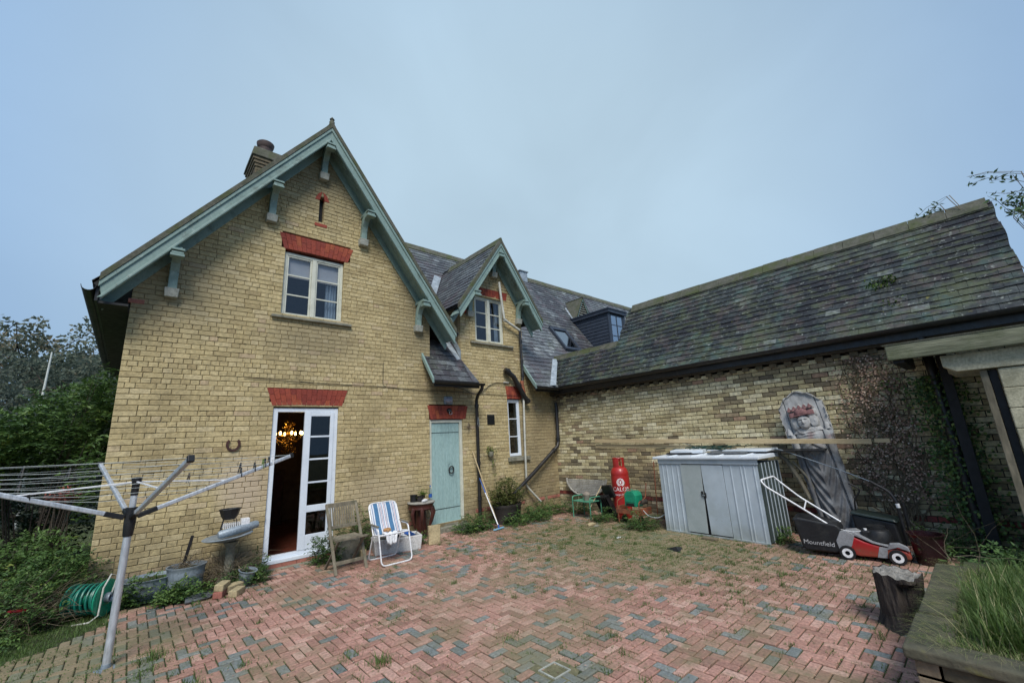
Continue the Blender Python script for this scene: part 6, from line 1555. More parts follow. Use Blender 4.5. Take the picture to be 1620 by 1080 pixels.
gcyl = thing('gas_cylinder', 'tall red propane gas cylinder with white lettering against the barn wall', 'gas cylinder', (-.42, -2.10, .08))
prof = [(0,0),(.17,.0),(.178,.03),(.182,.08)]+[(.182,.08+i*.06) for i in range(1,11)]+[(.178,.73),(.178,.745),(.182,.76),(.172,.82),(.145,.875),(.11,.905),(.05,.92),(0,.925)]
MB().lathe(prof, n=36).build('body', K['redpaint'], gcyl, smooth=True)
b = MB(); 
for a0 in (10, 130, 250):
    for j in range(8):
        t0, t1 = radians(a0+j*11), radians(a0+(j+1)*11); r0, r1 = .112, .120
        b.hexa([(r0*cos(t0),r0*sin(t0),.89),(r1*cos(t0),r1*sin(t0),.89),(r1*cos(t1),r1*sin(t1),.89),(r0*cos(t1),r0*sin(t1),.89),(r0*cos(t0),r0*sin(t0),1.07),(r1*cos(t0),r1*sin(t0),1.07),(r1*cos(t1),r1*sin(t1),1.07),(r0*cos(t1),r0*sin(t1),1.07)])
b.tube([(.116*cos(t),.116*sin(t),1.075) for t in [2*pi*i/28 for i in range(29)]], .01, 6, caps=False)
b.build('collar', K['redpaint'], gcyl, smooth=True)
b = MB(); b.lathe([(0,.92),(.035,.92),(.03,.98),(.018,1.0),(.018,1.04),(0,1.04)], n=12); b.tube([(-.05,0,.99), (.05,0,.99)], .014, 8); b.build('valve', mat('brass', (.5,.38,.15), rough=.3, metal=.8), gcyl, smooth=True)
MB().lathe([(.165,-.08),(.17,-.08),(.17,.01),(.165,.01)], n=24).build('foot_ring', K['redpaint'], gcyl, smooth=True)
# lettering wrapped on the drum, facing the camera
def wrap(o, ang0, Rr, z0):
    for v in o.data.vertices:
        x, y, z = v.co; t = ang0+x/Rr; rad = Rr+z; v.co = (rad*cos(t), rad*sin(t), z0+y)
face = atan2(-7.47+2.10, -8.08+.42)
for body, size, z, sx in (('CALOR', .112, .475, 1.0), ('Calorgas Propane', .048, .375, .82)):
    o = lettering(body, size, K['white'], gcyl, Matrix.Identity(4), depth=.0); 
    wrap(o, face, .1828, z); o.modifiers.new('s', 'SOLIDIFY').thickness = .001
# ring emblem with flame
def ringpoly(r0, r1, a0, a1, n=20): 
    v = []; 
    for i in range(n+1): t = radians(a0+(a1-a0)*i/n); v += [(r0*cos(t), r0*sin(t), 0), (r1*cos(t), r1*sin(t), 0)]
    return v, [(2*i, 2*i+1, 2*i+3, 2*i+2) for i in range(n)]
b = MB()
b.add(*ringpoly(.062, .078, -70, 250)); b.add(*ringpoly(.040, .055, 110, 430)); b.add([(0,.038,0),(.016,.012,0),(.018,-.008,0),(0,-.026,0),(-.018,-.008,0),(-.016,.012,0)], [(0,1,2,3,4,5)])
o = b.build('emblem', K['white'], gcyl); wrap(o, face, .1828, .61); o.modifiers.new('s', 'SOLIDIFY').thickness = .001

# old orange-brown barrow frame with green box
wbw = thing('rusty_trolley', 'rusty orange brown trolley frame between the gas cylinder and the shed', 'trolley', (-.80, -2.62, 0), rz=radians(-5))
MB().box(-.16,-.26,.18,.16,.30,.20).build('tray', K['rust'], wbw, bevel=.005)
for s2 in (-.27, .29): MB().box(-.16, s2, .18, .16, s2+.015, .30).build('tray_side', K['rust'], wbw, bevel=.004)
MB().box(-.175,-.26,.18,-.16,.30,.26).build('tray_front', K['rust'], wbw, bevel=.004)
for s2 in (-.24, .26): MB().tube(rounded([(-.16,s2,.0),(-.17,s2,.40),(.05,s2,.46),(.12,s2,.72)], .05), .010, 6).build('side_tube', K['rust'], wbw, smooth=True)
for y in (-.18,.2): MB().tube([(-.05,y,.07),(-.05,y+.03,.07)], .07, 16).build('wheel', K['blackplastic'], wbw, smooth=True)
gb = thing('green_box', 'bright green plastic box with rounded top sitting on the rusty trolley', 'box', (-.84, -2.64, .31), rz=radians(-4))
b = MB(); b.prism([(-.13,0),(.13,0),(.13,.20),(.10,.25),(.05,.275),(-.05,.275),(-.10,.25),(-.13,.20)], lambda u, v, d: (d, u, v), -.10, .12); b.build('case', K['greenplastic'], gb, bevel=.014)
MB().box(-.112,-.09,.01,-.10,.09,.06).build('front_panel', K['blackplastic'], gb, bevel=.004); MB().tube([(-.08,-.07,.27),(-.08,-.05,.31),(-.08,.05,.31),(-.08,.07,.27)], .008, 6).build('handle', K['greenplastic'], gb, smooth=True)
MB().box(-.108,-.11,.08,-.1005,.11,.23).build('front_lid', K['greenplastic'], gb, bevel=.006)
for k, (y, tp_) in enumerate(((-2.76,.92),(-2.90,.62),(-2.98,.66))):
    t = thing('garden_fork', ['rusty iron bar leaning on the wall left of the shed, tallest of three', 'rusty tine leaning beside the shed, shortest of three', 'thin rusty rod nearest the shed side'][k], 'bar', (-.25,y,0)); MB().tube([(0,0,0),(.12,-.06 if k else .02,tp_+.15)], .010, 6).build('bar', K['rust'], t, smooth=True)
rc = thing('cut_log', 'brown round log end lying beside the green box', 'log', (-.88,-2.86,.40)); MB().tube([(-.06,0,0),(.1,-.02,0)], .04, 14).build('log', K['bark'], rc, smooth=True)
hz = thing('loose_hose', 'pale green hose loop on the ground at the shed corner', 'hose', (-.9,-2.9,.28)); MB().tube(rounded([(0,.05,.0),(-.06,-.1,-.10),(-.05,-.28,-.12),(0,-.4,-.05)], .06), .007, 6).build('hose', K['line'], hz, smooth=True)
for (x,y,sx_,sy_,sz_,lab,mt_) in ((-1.42,-2.05,.10,.06,.05,'yellow stone lying on the paving in front of the green metal frame','blockyel'), (-1.45,-2.20,.06,.05,.03,'grey stone next to the yellow one','stone'), (-1.95,-3.02,.05,.03,.012,'small white scrap on the mossy paving','whitemetal')):
    o = MB().lathe([(0,0),(1,.1),(1,.7),(.5,1),(0,1)], n=9, wob=.15, seed=int(-x*100), M=Matrix.Diagonal((sx_,sy_,sz_))).build('loose_stone' if mt_ != 'whitemetal' else 'white_scrap', K[mt_], None, bevel=.003); o.location = (x,y,0); tag(o, lab, 'stone' if mt_ != 'whitemetal' else 'scrap')
db = thing('bitumen_piece', 'flat dark triangular scrap lying on the paving in front of the shed', 'scrap', (-2.10,-4.10,0), rz=.4)
MB().add([(-.15,-.06,.0),(.16,-.07,.0),(.03,.14,.0),(-.02,.0,.05),(-.13,-.05,.012),(.14,-.05,.012),(.03,.12,.012)], [(0,1,5,4),(1,2,6,5),(2,0,4,6),(4,5,3),(5,6,3),(6,4,3),(2,1,0)]).build('flap', K['blackplastic'], db)
o = MB().box(-.11,-.05,0,.11,.05,.035).build('loose_brick', K['planterwall'], None, bevel=.006); o.location = (-1.28,-4.22,0); o.rotation_euler=(0,0,1.5); tag(o, 'reddish brick wedged at the foot of the shed doors', 'brick')

# ------------------------------------------------------------------ metal shed
SX, SYA, SYB, SD, SH = -1.12, -3.38, -5.02, .72, 1.20
sh = thing('metal_shed', 'low pale grey ribbed steel garden store with two sliding doors', 'shed', (SX, SYB, 0), rz=radians(-3))
LW = SYA-SYB    # local y 0..LW from camera side to far side ; local x 0..SD towards the barn wall
def ribbed(name, y0, y1, x, z0, z1, par, ribs, mt='shed', dep=.008, wr=.012):
    pts = [(y0, 0)]
    for r_ in ribs:
        if y0 < r_-wr and r_+wr < y1: pts += [(r_-wr, 0), (r_-wr*.5, -dep), (r_+wr*.5, -dep), (r_+wr, 0)]
    pts.append((y1, 0)); b = MB(); v = []
    for (y, d) in pts: v += [(x+d, y, z0), (x+d, y, z1)]
    for (y, d) in pts: v += [(x+d+.012, y, z0), (x+d+.012, y, z1)]
    n = len(pts); f = [(2*i, 2*i+2, 2*i+3, 2*i+1) for i in range(n-1)]+[(2*n+2*i+1, 2*n+2*i+3, 2*n+2*i+2, 2*n+2*i) for i in range(n-1)]+[(2*i+1, 2*i+3, 2*n+2*i+3, 2*n+2*i+1) for i in range(n-1)]
    return b.add(v, f).build(name, K[mt], par)
# door positions along y: doors cover local y .47..1.25 ; panels either side
ribbed('front_panel', 0, .52, 0, .02, 1.10, sh, [.06,.20,.25,.40])
ribbed('front_panel', 1.22, LW, 0, .02, 1.10, sh, [1.30,1.40,1.50,1.58])
MB().box(.02,.5,.02,.05,1.24,1.10).build('dark_inside', K['black'], sh)
b = MB(); b.hexa([(-.012,.525,.04),(-.002,.525,.04),(-.002,.855,.04),(-.012,.855,.04),(-.012,.525,1.085),(-.002,.525,1.085),(-.002,.872,1.085),(-.012,.872,1.085)]); b.build('door', K['shed'], sh)
b = MB(); b.hexa([(-.014,.905,.04),(-.004,.905,.04),(-.004,1.235,.04),(-.014,1.235,.04),(-.014,.878,1.085),(-.004,.878,1.085),(-.004,1.235,1.085),(-.014,1.235,1.085)]); b.build('door', mat('stained_grey_sheet', (.40,.45,.45), (.35,.40,.395), rough=.5, grain=.03), sh)
MB().box(-.03,.845,.58,-.012,.875,.66).build('handle', K['blackplastic'], sh, bevel=.004); MB().box(-.03,.888,.60,-.014,.92,.68).build('handle', K['blackplastic'], sh, bevel=.004)
MB().box(-.04,.86,.61,-.03,.90,.63).build('padlock', K['galv'], sh, bevel=.002)
MB().box(-.022,-.01,1.10,.0,LW+.01,1.175).build('top_rail', K['shed'], sh, bevel=.004)
MB().box(-.02,.0,.0,.0,LW,.022).build('bottom_rail', K['shed'], sh)
# side facing the mower: deep vertical ribs
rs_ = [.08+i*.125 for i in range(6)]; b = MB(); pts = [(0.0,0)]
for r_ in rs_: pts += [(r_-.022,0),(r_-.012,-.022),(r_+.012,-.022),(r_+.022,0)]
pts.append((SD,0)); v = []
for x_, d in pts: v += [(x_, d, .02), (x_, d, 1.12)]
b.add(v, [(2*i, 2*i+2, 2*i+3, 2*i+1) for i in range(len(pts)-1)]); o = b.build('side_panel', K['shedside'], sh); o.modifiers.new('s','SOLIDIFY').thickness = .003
for r_ in rs_: MB().box(r_-.016, -.028, .02, r_+.010, -.0235, 1.12).build('side_rib', K['shed'], sh)
b = MB(); b.add([(0,LW,.02),(SD,LW,.02),(SD,LW,1.12),(0,LW,1.12)], [(0,1,2,3)]); o = b.build('side_panel', K['shed'], sh); o.modifiers.new('s','SOLIDIFY').thickness = .01
MB().box(SD-.01,0,.02,SD,LW,1.12).build('back_panel', K['shed'], sh)
MB().hexa([(-.06,-.06,1.178),(SD+.05,-.06,1.178),(SD+.05,LW+.08,1.178),(-.06,LW+.08,1.178),(-.06,-.06,1.215),(SD+.05,-.06,1.245),(SD+.05,LW+.08,1.245),(-.06,LW+.08,1.215)]).build('lid', K['shedlid'], sh, bevel=.006)
for y in (.2,.6,1.0,1.4): MB().hexa([(-.03,y,1.215),(SD,y,1.240),(SD,y+.03,1.240),(-.03,y+.03,1.215),(-.03,y+.006,1.228),(SD,y+.006,1.255),(SD,y+.024,1.255),(-.03,y+.024,1.228)]).build('lid_rib', K['shedlid'], sh)
# odds and ends on the shed roof
for (x, y, z, sx_, sy_, sz_, rz, mt_, lab, nm) in ((-.55,-3.75,1.29,.22,.28,.025,.1,'shedlid','white framed panel lying on the left of the shed roof','panel'), (-.62,-3.62,1.262,.20,.22,.012,.2,'blackplastic','black tray under the white framed panel','tray'),
        (-.5,-4.72,1.285,.18,.36,.012,-.15,'shedlid','white plastic strip lying at the right of the shed roof','strip'), (-.6,-4.45,1.262,.22,.30,.01,.1,'slate','dark sheet lying flat on the middle of the shed roof','sheet'), (-.45,-5.25,1.27,.16,.5,.008,.05,'blackplastic','black sheeting hanging over the right end of the shed roof','sheeting'),
        (-.42,-4.2,1.29,.10,.42,.012,.0,'whitemetal','long white trim piece next to the planks','trim')):
    o = MB().box(-sx_,-sy_,-sz_,sx_,sy_,sz_).build(nm, K[mt_], None, bevel=.004); o.location = (x,y,z); o.rotation_euler = (0, radians(-3), rz); tag(o, lab, nm)
gt = thing('green_netting', 'dark green netting bundled on the shed roof with a pale cord', 'netting', (-.45,-3.95,1.29)); b = MB(); rr = random.Random(5)
for i in range(70): 
    a = Vector((rr.gauss(0,.07), rr.gauss(0,.26), rr.uniform(0,.06))); b.tube([a, a+Vector((rr.gauss(0,.04), rr.gauss(0,.12), .02)), a+Vector((rr.gauss(0,.05), rr.gauss(0,.2), -.01))], .007, 4)
b.build('net', mat('dark_green_net', (.015,.06,.04), rough=.7), gt); MB().tube(rounded([(-.02,.45,.16),(0,.2,.08),(-.1,.02,.03),(-.28,-.15,.0)], .08), .007, 6).build('cord', K['line'], gt, smooth=True)

# planks
for k, (x, y0, y1, z0, z1, lab) in enumerate(((-.50,-1.62,-6.30,1.525,1.368,'long new pine plank laid along the shed roof, the one reaching past the carved panel'), (-.45,-1.60,-4.5,1.415,1.315,'shorter pine plank directly under the long one, resting on the shed lid'))):
    t = thing('timber_plank', lab, 'plank', (x, y0, z0), group='pine planks lying on the shed'); MB().beam((0,0,0), (.0, y1-y0, z1-z0), .05, .07).build('plank', K['plank'], t, bevel=.003)
t = thing('timber_offcut', 'short end of pine batten past the end of the long plank', 'plank', (-.48,-6.33,1.378)); MB().beam((0,0,0), (0,-.16,-.005), .04, .055).build('batten', K['plank'], t, bevel=.003)
# prop holding the plank ends
t = thing('grey_strut', 'bent grey timber leaning between the shed and the carved panel', 'timber', (-.42,-5.20,0)); b = MB(); b.tube([(0,-.22,.55),(0,-.12,.85),(0,.0,1.12),(0,.10,1.2),(.02,.2,1.22)], [.03,.032,.035,.035,.03], 8); b.tube([(0,-.30,.7),(0,-.22,.9),(0,-.08,1.1)], .02, 6); b.build('strut', K['oldwood'], t, smooth=True)

# ------------------------------------------------------------------ carved panel: a relief computed on a grid
cv = thing('carved_panel', 'tall weathered carved wooden figure panel leaning on the barn wall, heads faded red', 'carving', (-.44, -5.78, .10))
CW, CHT = .66, 2.10
def gauss(x, y, cx_, cy_, sx_, sy_): return math.exp(-((x-cx_)/sx_)**2-((y-cy_)/sy_)**2)
def dome(x, y, cx_, cy_, rx, ry, p=2.0):
    q = 1-abs((x-cx_)/rx)**p-abs((y-cy_)/ry)**p; return sqrt(q) if q > 0 else 0
def halfw(t):   # half width of the panel outline at height fraction t
    if t > .97: return .33*sqrt(max(0, 1-((t-.93)/.07)**2))*.5
    if t > .90: return .17+(.97-t)/.07*.12
    if t > .70: return .31
    if t > .55: return .31-.04*(.70-t)/.15
    if t > .40: return .27
    if t > .15: return .27-.03*(.40-t)/.25
    return .24-.05*(.15-t)/.15
def relief(x, z):
    h = .0; t = z/CHT
    if z > 1.44: x, z = x/1.18, 1.44+(z-1.44)/1.18
    hw = halfw(t)
    e = hw-abs(x)
    if e < .05: h += .012*(.5+.5*sin(z*48+x*20))*(1 if t > .3 else .4)+.022      # carved border
    # robe and legs
    if z < 1.32:
        bw = .15+.035*sin(z*2.2); q = 1-(x/bw)**2
        if q > 0:
            h = max(h, .085*sqrt(q))
            if z < 1.12:
                ph = abs(x)*1.0*3.2-z*1.9+(x*x)*9; h += .013*sin(ph*2*pi*2.6)*min(1, q*3)
                h += .012*gauss(x, z, 0, .75, .018, .9)
            else: h += .012*sin((z+abs(x)*.8)*60)*min(1, q*3)
    # sleeves and hanging sashes either side
    for s_ in (-1, 1):
        h = max(h, .06*dome(x, z, s_*.205, .70, .045, .62)+.0); h = max(h, .065*dome(x, z, s_*.215, 1.28, .055, .26))
        h = max(h, .03*dome(x, z, s_*.13, 1.18, .09, .05))
    h = max(h, .09*dome(x, z, 0, 1.13, .07, .09))       # joined hands
    h += .01*dome(x, z, 0, 1.18, .03, .06)
    h = max(h, .09*dome(x, z, 0, 1.38, .20, .16))       # shoulders and chest
    h += .010*sin(z*150)*gauss(x, z, 0, 1.42, .10, .05)
    # necklace
    rr_ = hypot(x, z-1.52); h += .012*math.exp(-((rr_-.11)/.012)**2)*(1 if z < 1.5 else 0)
    # side faces then the middle face
    for s_ in (-1, 1):
        h = max(h, .055+.02*dome(x, z, s_*.105, 1.575, .05, .085)) if dome(x, z, s_*.105, 1.575, .05, .085) > 0 else h; h = max(h, .085*dome(x, z, s_*.10, 1.68, .065, .06, 3)); h += .010*gauss(x, z, s_*.125, 1.57, .012, .02)
        h += .012*gauss(x, z, s_*.075, 1.52, .02, .03)
    f_ = dome(x, z, 0, 1.575, .068, .095)
    if f_ > 0:
        h = max(h, .088+.038*f_)
        h += .024*gauss(x, z, 0, 1.572, .010, .022)+.008*gauss(x, z, 0, 1.557, .018, .010)         # nose
        for s_ in (-1, 1):
            h -= .020*gauss(x, z, s_*.027, 1.594, .019, .009); h += .006*gauss(x, z, s_*.026, 1.589, .012, .004); h += .007*gauss(x, z, s_*.027, 1.607, .020, .004)
        h -= .013*gauss(x, z, 0, 1.540, .022, .005); h += .006*gauss(x, z, 0, 1.533, .017, .005)+.006*gauss(x, z, 0, 1.547, .018, .004); h += .008*gauss(x, z, 0, 1.505, .016, .012)
    # red headdress with pointed crown
    h = max(h, .125*dome(x, z, 0, 1.70, .085, .055, 3)+.0)
    if 1.655 < z < 1.668 and abs(x) < .09: h = max(h, .135)
    for c_ in (-.12, -.06, 0, .06, .12):
        w_ = .032; zz = 1.75; top_ = .075-abs(c_)*.15
        if zz < z < zz+top_ and abs(x-c_) < w_*(1-(z-zz)/top_): h = max(h, .075)
    if 1.735 < z < 1.755 and abs(x) < .15: h = max(h, .095+.008*sin(x*130))
    # seams between the boards
    if abs(x+.175) < .006 or abs(x-.19) < .005: h -= .02
    h += .0025*sin(z*17+x*22)*sin(x*41+z*9)
    return h
NX, NZ = 120, 330; b = MB(); v = []; idx = {}
for j in range(NZ+1):
    z = CHT*j/NZ; hw = halfw(j/NZ)+.006*sin(z*23)+.004*sin(z*51)
    for i in range(NX+1):
        x = hw*(2*i/NX-1); d = relief(x, z) if 0 < i < NX else -.01
        v.append((-.045-d, -x, z))
b.add(v, [(j*(NX+1)+i, j*(NX+1)+i+1, (j+1)*(NX+1)+i+1, (j+1)*(NX+1)+i) for j in range(NZ) for i in range(NX)])
# back and edge
o0 = len(b.v)
for j in range(0, NZ+1, 5):
    z = CHT*j/NZ; hw = halfw(j/NZ); b.v += [(.0, hw, z), (.0, -hw, z), (-.035, hw, z), (-.035, -hw, z)]; b.a += [.5]*4
m_ = len(range(0, NZ+1, 5))
for j in range(m_-1):
    p = o0+4*j; q = p+4; b.f += [(p, p+1, q+1, q), (p+2, p, q, q+2), (p+1, p+3, q+3, q+1)]
PN = b.build('carved_board', K['carve'], cv, smooth=True)
# red paint left on the headdresses: the same relief, a hair proud
b = MB(); v = []; f = []; n = 60
for j in range(n+1):
    for i in range(n+1):
        x = -.185+.37*i/n; z = 1.69+.17*j/n; v.append((-.0475-relief(x, z), -x, z))
for j in range(n):
    for i in range(n):
        z = 1.69+.17*(j+.5)/n; x = -.185+.37*(i+.5)/n
        if relief(x, z) > .066: f.append((j*(n+1)+i, j*(n+1)+i+1, (j+1)*(n+1)+i+1, (j+1)*(n+1)+i))
b.add(v, f).build('painted_headdress', K['carvered'], cv, smooth=True)
b = MB(); rr = random.Random(2)
b.box(-.02, -.25, -.06, .04, .25, .0); b.build('foot_board', K['oldwood'], cv)
cv.rotation_euler = (radians(-9.5), radians(8.5), 0)

# ------------------------------------------------------------------ lawn mower
mw = thing('lawn_mower', 'red and grey petrol lawn mower with black grass bag and white handle', 'lawn mower', (-1.14, -6.28, 0), rz=radians(90))
# local frame: +x forward is towards the camera side (-y world after turn) ; build with x forward = world -y
mw.location.x = -1.05; mw.scale = (.93, .93, .93); mw.rotation_euler = (0, 0, radians(-90+8))     # local +x -> world -y ; local +y -> world +x (towards wall)
def wheel(x, y, r_, sgn):
    t = MB().lathe([(r_*.66,-.022),(r_*.95,-.022),(r_,-.012),(r_,.012),(r_*.95,.022),(r_*.66,.022)], (x,y,r_), 26, M=Matrix.Rotation(radians(90), 3, 'X')).build('tyre', K['galv'] if 0 else K['blackplastic'], mw, smooth=True)
    MB().lathe([(r_*.30,-.026),(r_*.36,-.030),(r_*.78,-.027),(r_*.84,-.020),(r_*.84,.02),(r_*.3,.02)], (x,y,r_), 26, M=Matrix.Rotation(radians(90), 3, 'X')).build('wheel_rim', K['whitemetal'], t, smooth=True)
    MB().lathe([(0,-.027),(r_*.2,-.026),(r_*.30,-.022),(r_*.3,.02)], (x,y,r_), 16, M=Matrix.Rotation(radians(90), 3, 'X')).build('hub', K['blackplastic'], t, smooth=True)
for x, y in ((-.40,-.245), (.10,-.245), (-.40,.20), (.10,.20)): wheel(x, y, .088, 1)
# deck: side profile swept across
deck = [(-.46,.09),(-.46,.20),(-.42,.27),(-.34,.30),(-.20,.235),(-.02,.185),(.10,.175),(.20,.16),(.24,.10),(.22,.06),(-.28,.05)]
b = MB(); b.prism(deck, lambda u, v, d: (u, d, v), -.215, .18); b.build('deck', K['mowred'], mw, bevel=.022, seg=3)
b = MB(); b.prism([(-.48,.10),(-.50,.22),(-.44,.345),(-.37,.355),(-.29,.305),(-.34,.17),(-.42,.09)], lambda u, v, d: (u, d, v), -.232, -.19); b.build('side_bracket', K['mowgrey'], mw, bevel=.006)
b = MB(); b.prism([(-.40,.315),(-.30,.305),(-.12,.225),(.08,.185),(.08,.195),(-.12,.242),(-.28,.33)], lambda u, v, d: (u, d, v), -.222, .16); b.build('grey_trim', K['mowgrey'], mw, bevel=.004)
b = MB(); b.prism([(-.10,.06),(-.06,.19),(.02,.185),(.0,.06)], lambda u, v, d: (u, d, v), -.2195, -.21); b.build('grey_band', K['mowgrey'], mw, bevel=.002)
b = MB(); b.prism([(.01,.16),(.05,.24),(.14,.25),(.22,.21),(.23,.16),(.12,.20)], lambda u, v, d: (u, d, v), -.225, -.16); b.build('front_guard', K['mowgrey'], mw, bevel=.006)
b = MB(); b.lathe([(.15,.22),(.155,.30),(.13,.36),(.07,.385),(0,.39)], (-.06,-.01,0), 22); b.lathe([(.10,.36),(.10,.41),(0,.42)], (-.06,-.01,0), 18); b.build('engine', K['blackplastic'], mw, smooth=True)
MB().box(-.22,-.13,.24,-.12,.10,.36).build('fuel_tank', K['blackplastic'], mw, bevel=.02)
MB().lathe([(0,0),(.018,0),(.018,.02),(0,.022)], (-.17,-.10,.36), 12).build('fuel_cap', K['whitemetal'], mw, smooth=True)
# grass bag
b = MB(); pf = [(-.95,.40),(-.97,.47),(-.90,.485),(-.46,.42),(-.42,.36),(-.45,.09),(-.52,.06),(-.86,.06),(-.90,.10)]
b.prism(pf, lambda u, v, d: (u, d*(1-.08*(.45-v)), v), -.225, .20); b.build('grass_bag', K['blackplastic'], mw, bevel=.025, seg=3)
lettering('Mountfield', .078, mat('silver_print', (.5,.5,.5), (.38,.38,.38), rough=.5, grain=.2), mw, Matrix.Translation((-.70, -.2285, .17)) @ Matrix.Rotation(radians(90), 4, 'X') @ Matrix.Rotation(radians(-2), 4, 'Z'), sx=1.05)
# handle: long bars sloping back to the shed
def hb(y): return rounded([(-.44,y,.33), (-.62,y,.44), (-1.14,y,.83), (-1.24,y,.90)], .05)
ytop = .14
pts = rounded([(-.44,-.20,.335), (-.88,-.20,.65), (-1.23,-.20,.89), (-1.29,-.19,.98), (-1.16,.13,1.01), (-1.12,.15,.95), (-.88,.15,.72), (-.44,.15,.40)], .045, 6)
MB().tube(pts, .0125, 10).build('handle', K['whitemetal'], mw, smooth=True)
MB().beam((-.80,-.20,.593), (-.80,.15,.661), .016, .016).build('cross_bar', K['whitemetal'], mw, bevel=.003)
MB().tube([(-.44,-.18,.36), (-.30,-.12,.33), (-.10,-.08,.36)], .004, 5).build('pull_cord', K['whitemetal'], mw)
MB().tube([(-1.10,-.18,.83), (-.95,-.16,.70), (-.70,-.17,.50), (-.45,-.18,.33)], .005, 5).build('control_cable', K['blackplastic'], mw)

# second, black machine behind it with upright handle
m2 = thing('black_mower', 'black machine with boxy collector and upright black handle behind the red mower', 'garden machine', (-.58, -6.18, 0))
b = MB(); b.hexa([(-.17,-.22,.12),(.17,-.22,.12),(.17,.22,.12),(-.17,.22,.12),(-.16,-.19,.37),(.16,-.19,.37),(.16,.24,.44),(-.16,.24,.44)]); b.build('collector', K['blackplastic'], m2, bevel=.02)
b = MB(); b.hexa([(-.18,-.22,.375),(.17,-.22,.375),(.17,.25,.445),(-.18,.25,.445),(-.17,-.19,.41),(.16,-.19,.41),(.16,.24,.475),(-.17,.24,.475)]); b.build('lid', mat('dark_green_plastic', (.02,.032,.028), (.016,.024,.022), rough=.4), m2, bevel=.01)
MB().box(-.14,-.22,.03,.14,.20,.12).build('base', K['blackplastic'], m2, bevel=.01)
for y in (-.16,.16): MB().tube([(-.19,y,.07),(-.15,y,.07)], .07, 18).build('wheel', K['blackplastic'], m2, smooth=True)
MB().tube(rounded([(-.10,-.26,.12),(-.10,-.25,.62),(-.09,-.20,.74),(-.06,-.02,.86)], .05), .020, 8).build('handle', K['blackpaint'], m2, smooth=True)
MB().tube([(.02,-.30,.12),(.02,-.29,.60)], .022, 8).build('handle', K['blackpaint'], m2, smooth=True)
MB().tube([(-.10,-.255,.55),(-.10,-.25,.60)], .0215, 8).build('white_mark', K['whitemetal'], m2)
MB().tube([(-.06,-.06,.84),(.0,.3,1.0),(.0,.98,1.28),(.0,1.1,1.30)], .006, 6).build('long_rod', K['galv'], m2, smooth=True)
MB().tube(rounded([(0,.22,.3),(-.02,.20,.6),(-.04,.10,.75),(-.04,.22,.82)], .05), .012, 6).build('lever', K['blackpaint'], m2, smooth=True)

# maroon glazed pot
tub('glazed_pot', 'dark maroon glazed pot with grey rim right of the mower', 'plant pot', (-1.0, -6.66, 0), .13, .155, .33, K['maroon'], rim=.018, fill=K['black'], fz=.6)
# tree stump
stp = thing('tree_stump', 'cut tree stump with dark hollow rotting bark beside the raised planter', 'stump', (-3.16, -6.66, 0))
stp.scale = (.88, .88, .9)
def stump_r(t, z):
    r = .182*(1+.09*sin(2*t+1)+.05*sin(5*t+z*5)+.028*sin(11*t-z*7)+.018*sin(23*t+z*16)+.012*sin(41*t+3*z))
    r *= 1+.22*max(0, 1-z/.10)**1.5+.07*max(0, (z-.33)/.12)
    a = (t-radians(214))/radians(30)
    if abs(a) < 1 and .05 < z < .40: r -= .085*(1-a*a)**.5*min(1, (.40-z)/.05)*min(1, (z-.05)/.05)   # the rotted hollow
    return r
b = MB(); nt_, nz_ = 150, 30; v = []
for j_ in range(nz_+1):
    z = -.01+.455*j_/nz_
    for i_ in range(nt_):
        t = 2*pi*i_/nt_; r = stump_r(t, z); v.append((r*cos(t), r*sin(t), z+(.012*sin(3*t)+.008*sin(13*t) if j_ == nz_ else 0)))
b.add(v, [(j_*nt_+i_, j_*nt_+(i_+1) % nt_, (j_+1)*nt_+(i_+1) % nt_, (j_+1)*nt_+i_) for j_ in range(nz_) for i_ in range(nt_)])
b.build('bark', K['stump'], stp, smooth=True)
b = MB(); v = []; rings = 14
for j_ in range(rings+1):
    q = 1-j_/rings
    for i_ in range(nt_):
        t = 2*pi*i_/nt_; r = stump_r(t, .445)*.985*q; v.append((r*cos(t), r*sin(t), .440+(.012*sin(3*t)+.008*sin(13*t))*q+.004*sin(q*22+2*sin(t))))
b.add(v, [(j_*nt_+i_, j_*nt_+(i_+1) % nt_, (j_+1)*nt_+(i_+1) % nt_, (j_+1)*nt_+i_) for j_ in range(rings) for i_ in range(nt_)])
b.build('cut_top', K['stumptop'], stp, smooth=True)

# ------------------------------------------------------------------ drain cover
dn = thing('drain_cover', 'small square metal framed drain cover set in the paving at the bottom', 'drain cover', (-5.585, -4.98, -.002), rz=radians(0))
b = MB(); 
for (x0,y0,x1,y1) in ((-.085,-.085,.085,-.073),(-.085,.073,.085,.085),(-.085,-.073,-.073,.073),(.073,-.073,.085,.073)): b.box(x0,y0,-.03,x1,y1,.008)
b.build('frame', K['palestone'], dn, bevel=.002)
MB().box(-.073,-.073,-.03,.073,.073,-.012).build('plate', mat('leaf_filled_tray', (.12,.09,.06), (.05,.045,.035), scale=25, rough=.9, bump=.006, bscale=40), dn)
b = MB(); rr = random.Random(2)
for i in range(60): leafquad(b, Vector((rr.uniform(-.06,.06), rr.uniform(-.06,.06), -.008)), Vector((rr.gauss(0,1),rr.gauss(0,1),.2)), Vector((0,0,1)), .03, .02, rr.random())
b.build('leaf_litter', K['deadleaf'], dn, stuff=True)
b = MB(); b.lathe([(0,-.01),(.20,-.008),(.16,.0),(0,.002)], (-5.585,-4.98,-.003), 14, wob=.12, seed=3); 
o = b.build('mortar_patch', mat('mossy_mortar', (.17,.155,.085), (.10,.10,.05), scale=9, rough=1, bump=.004), None); o['kind'] = 'structure'

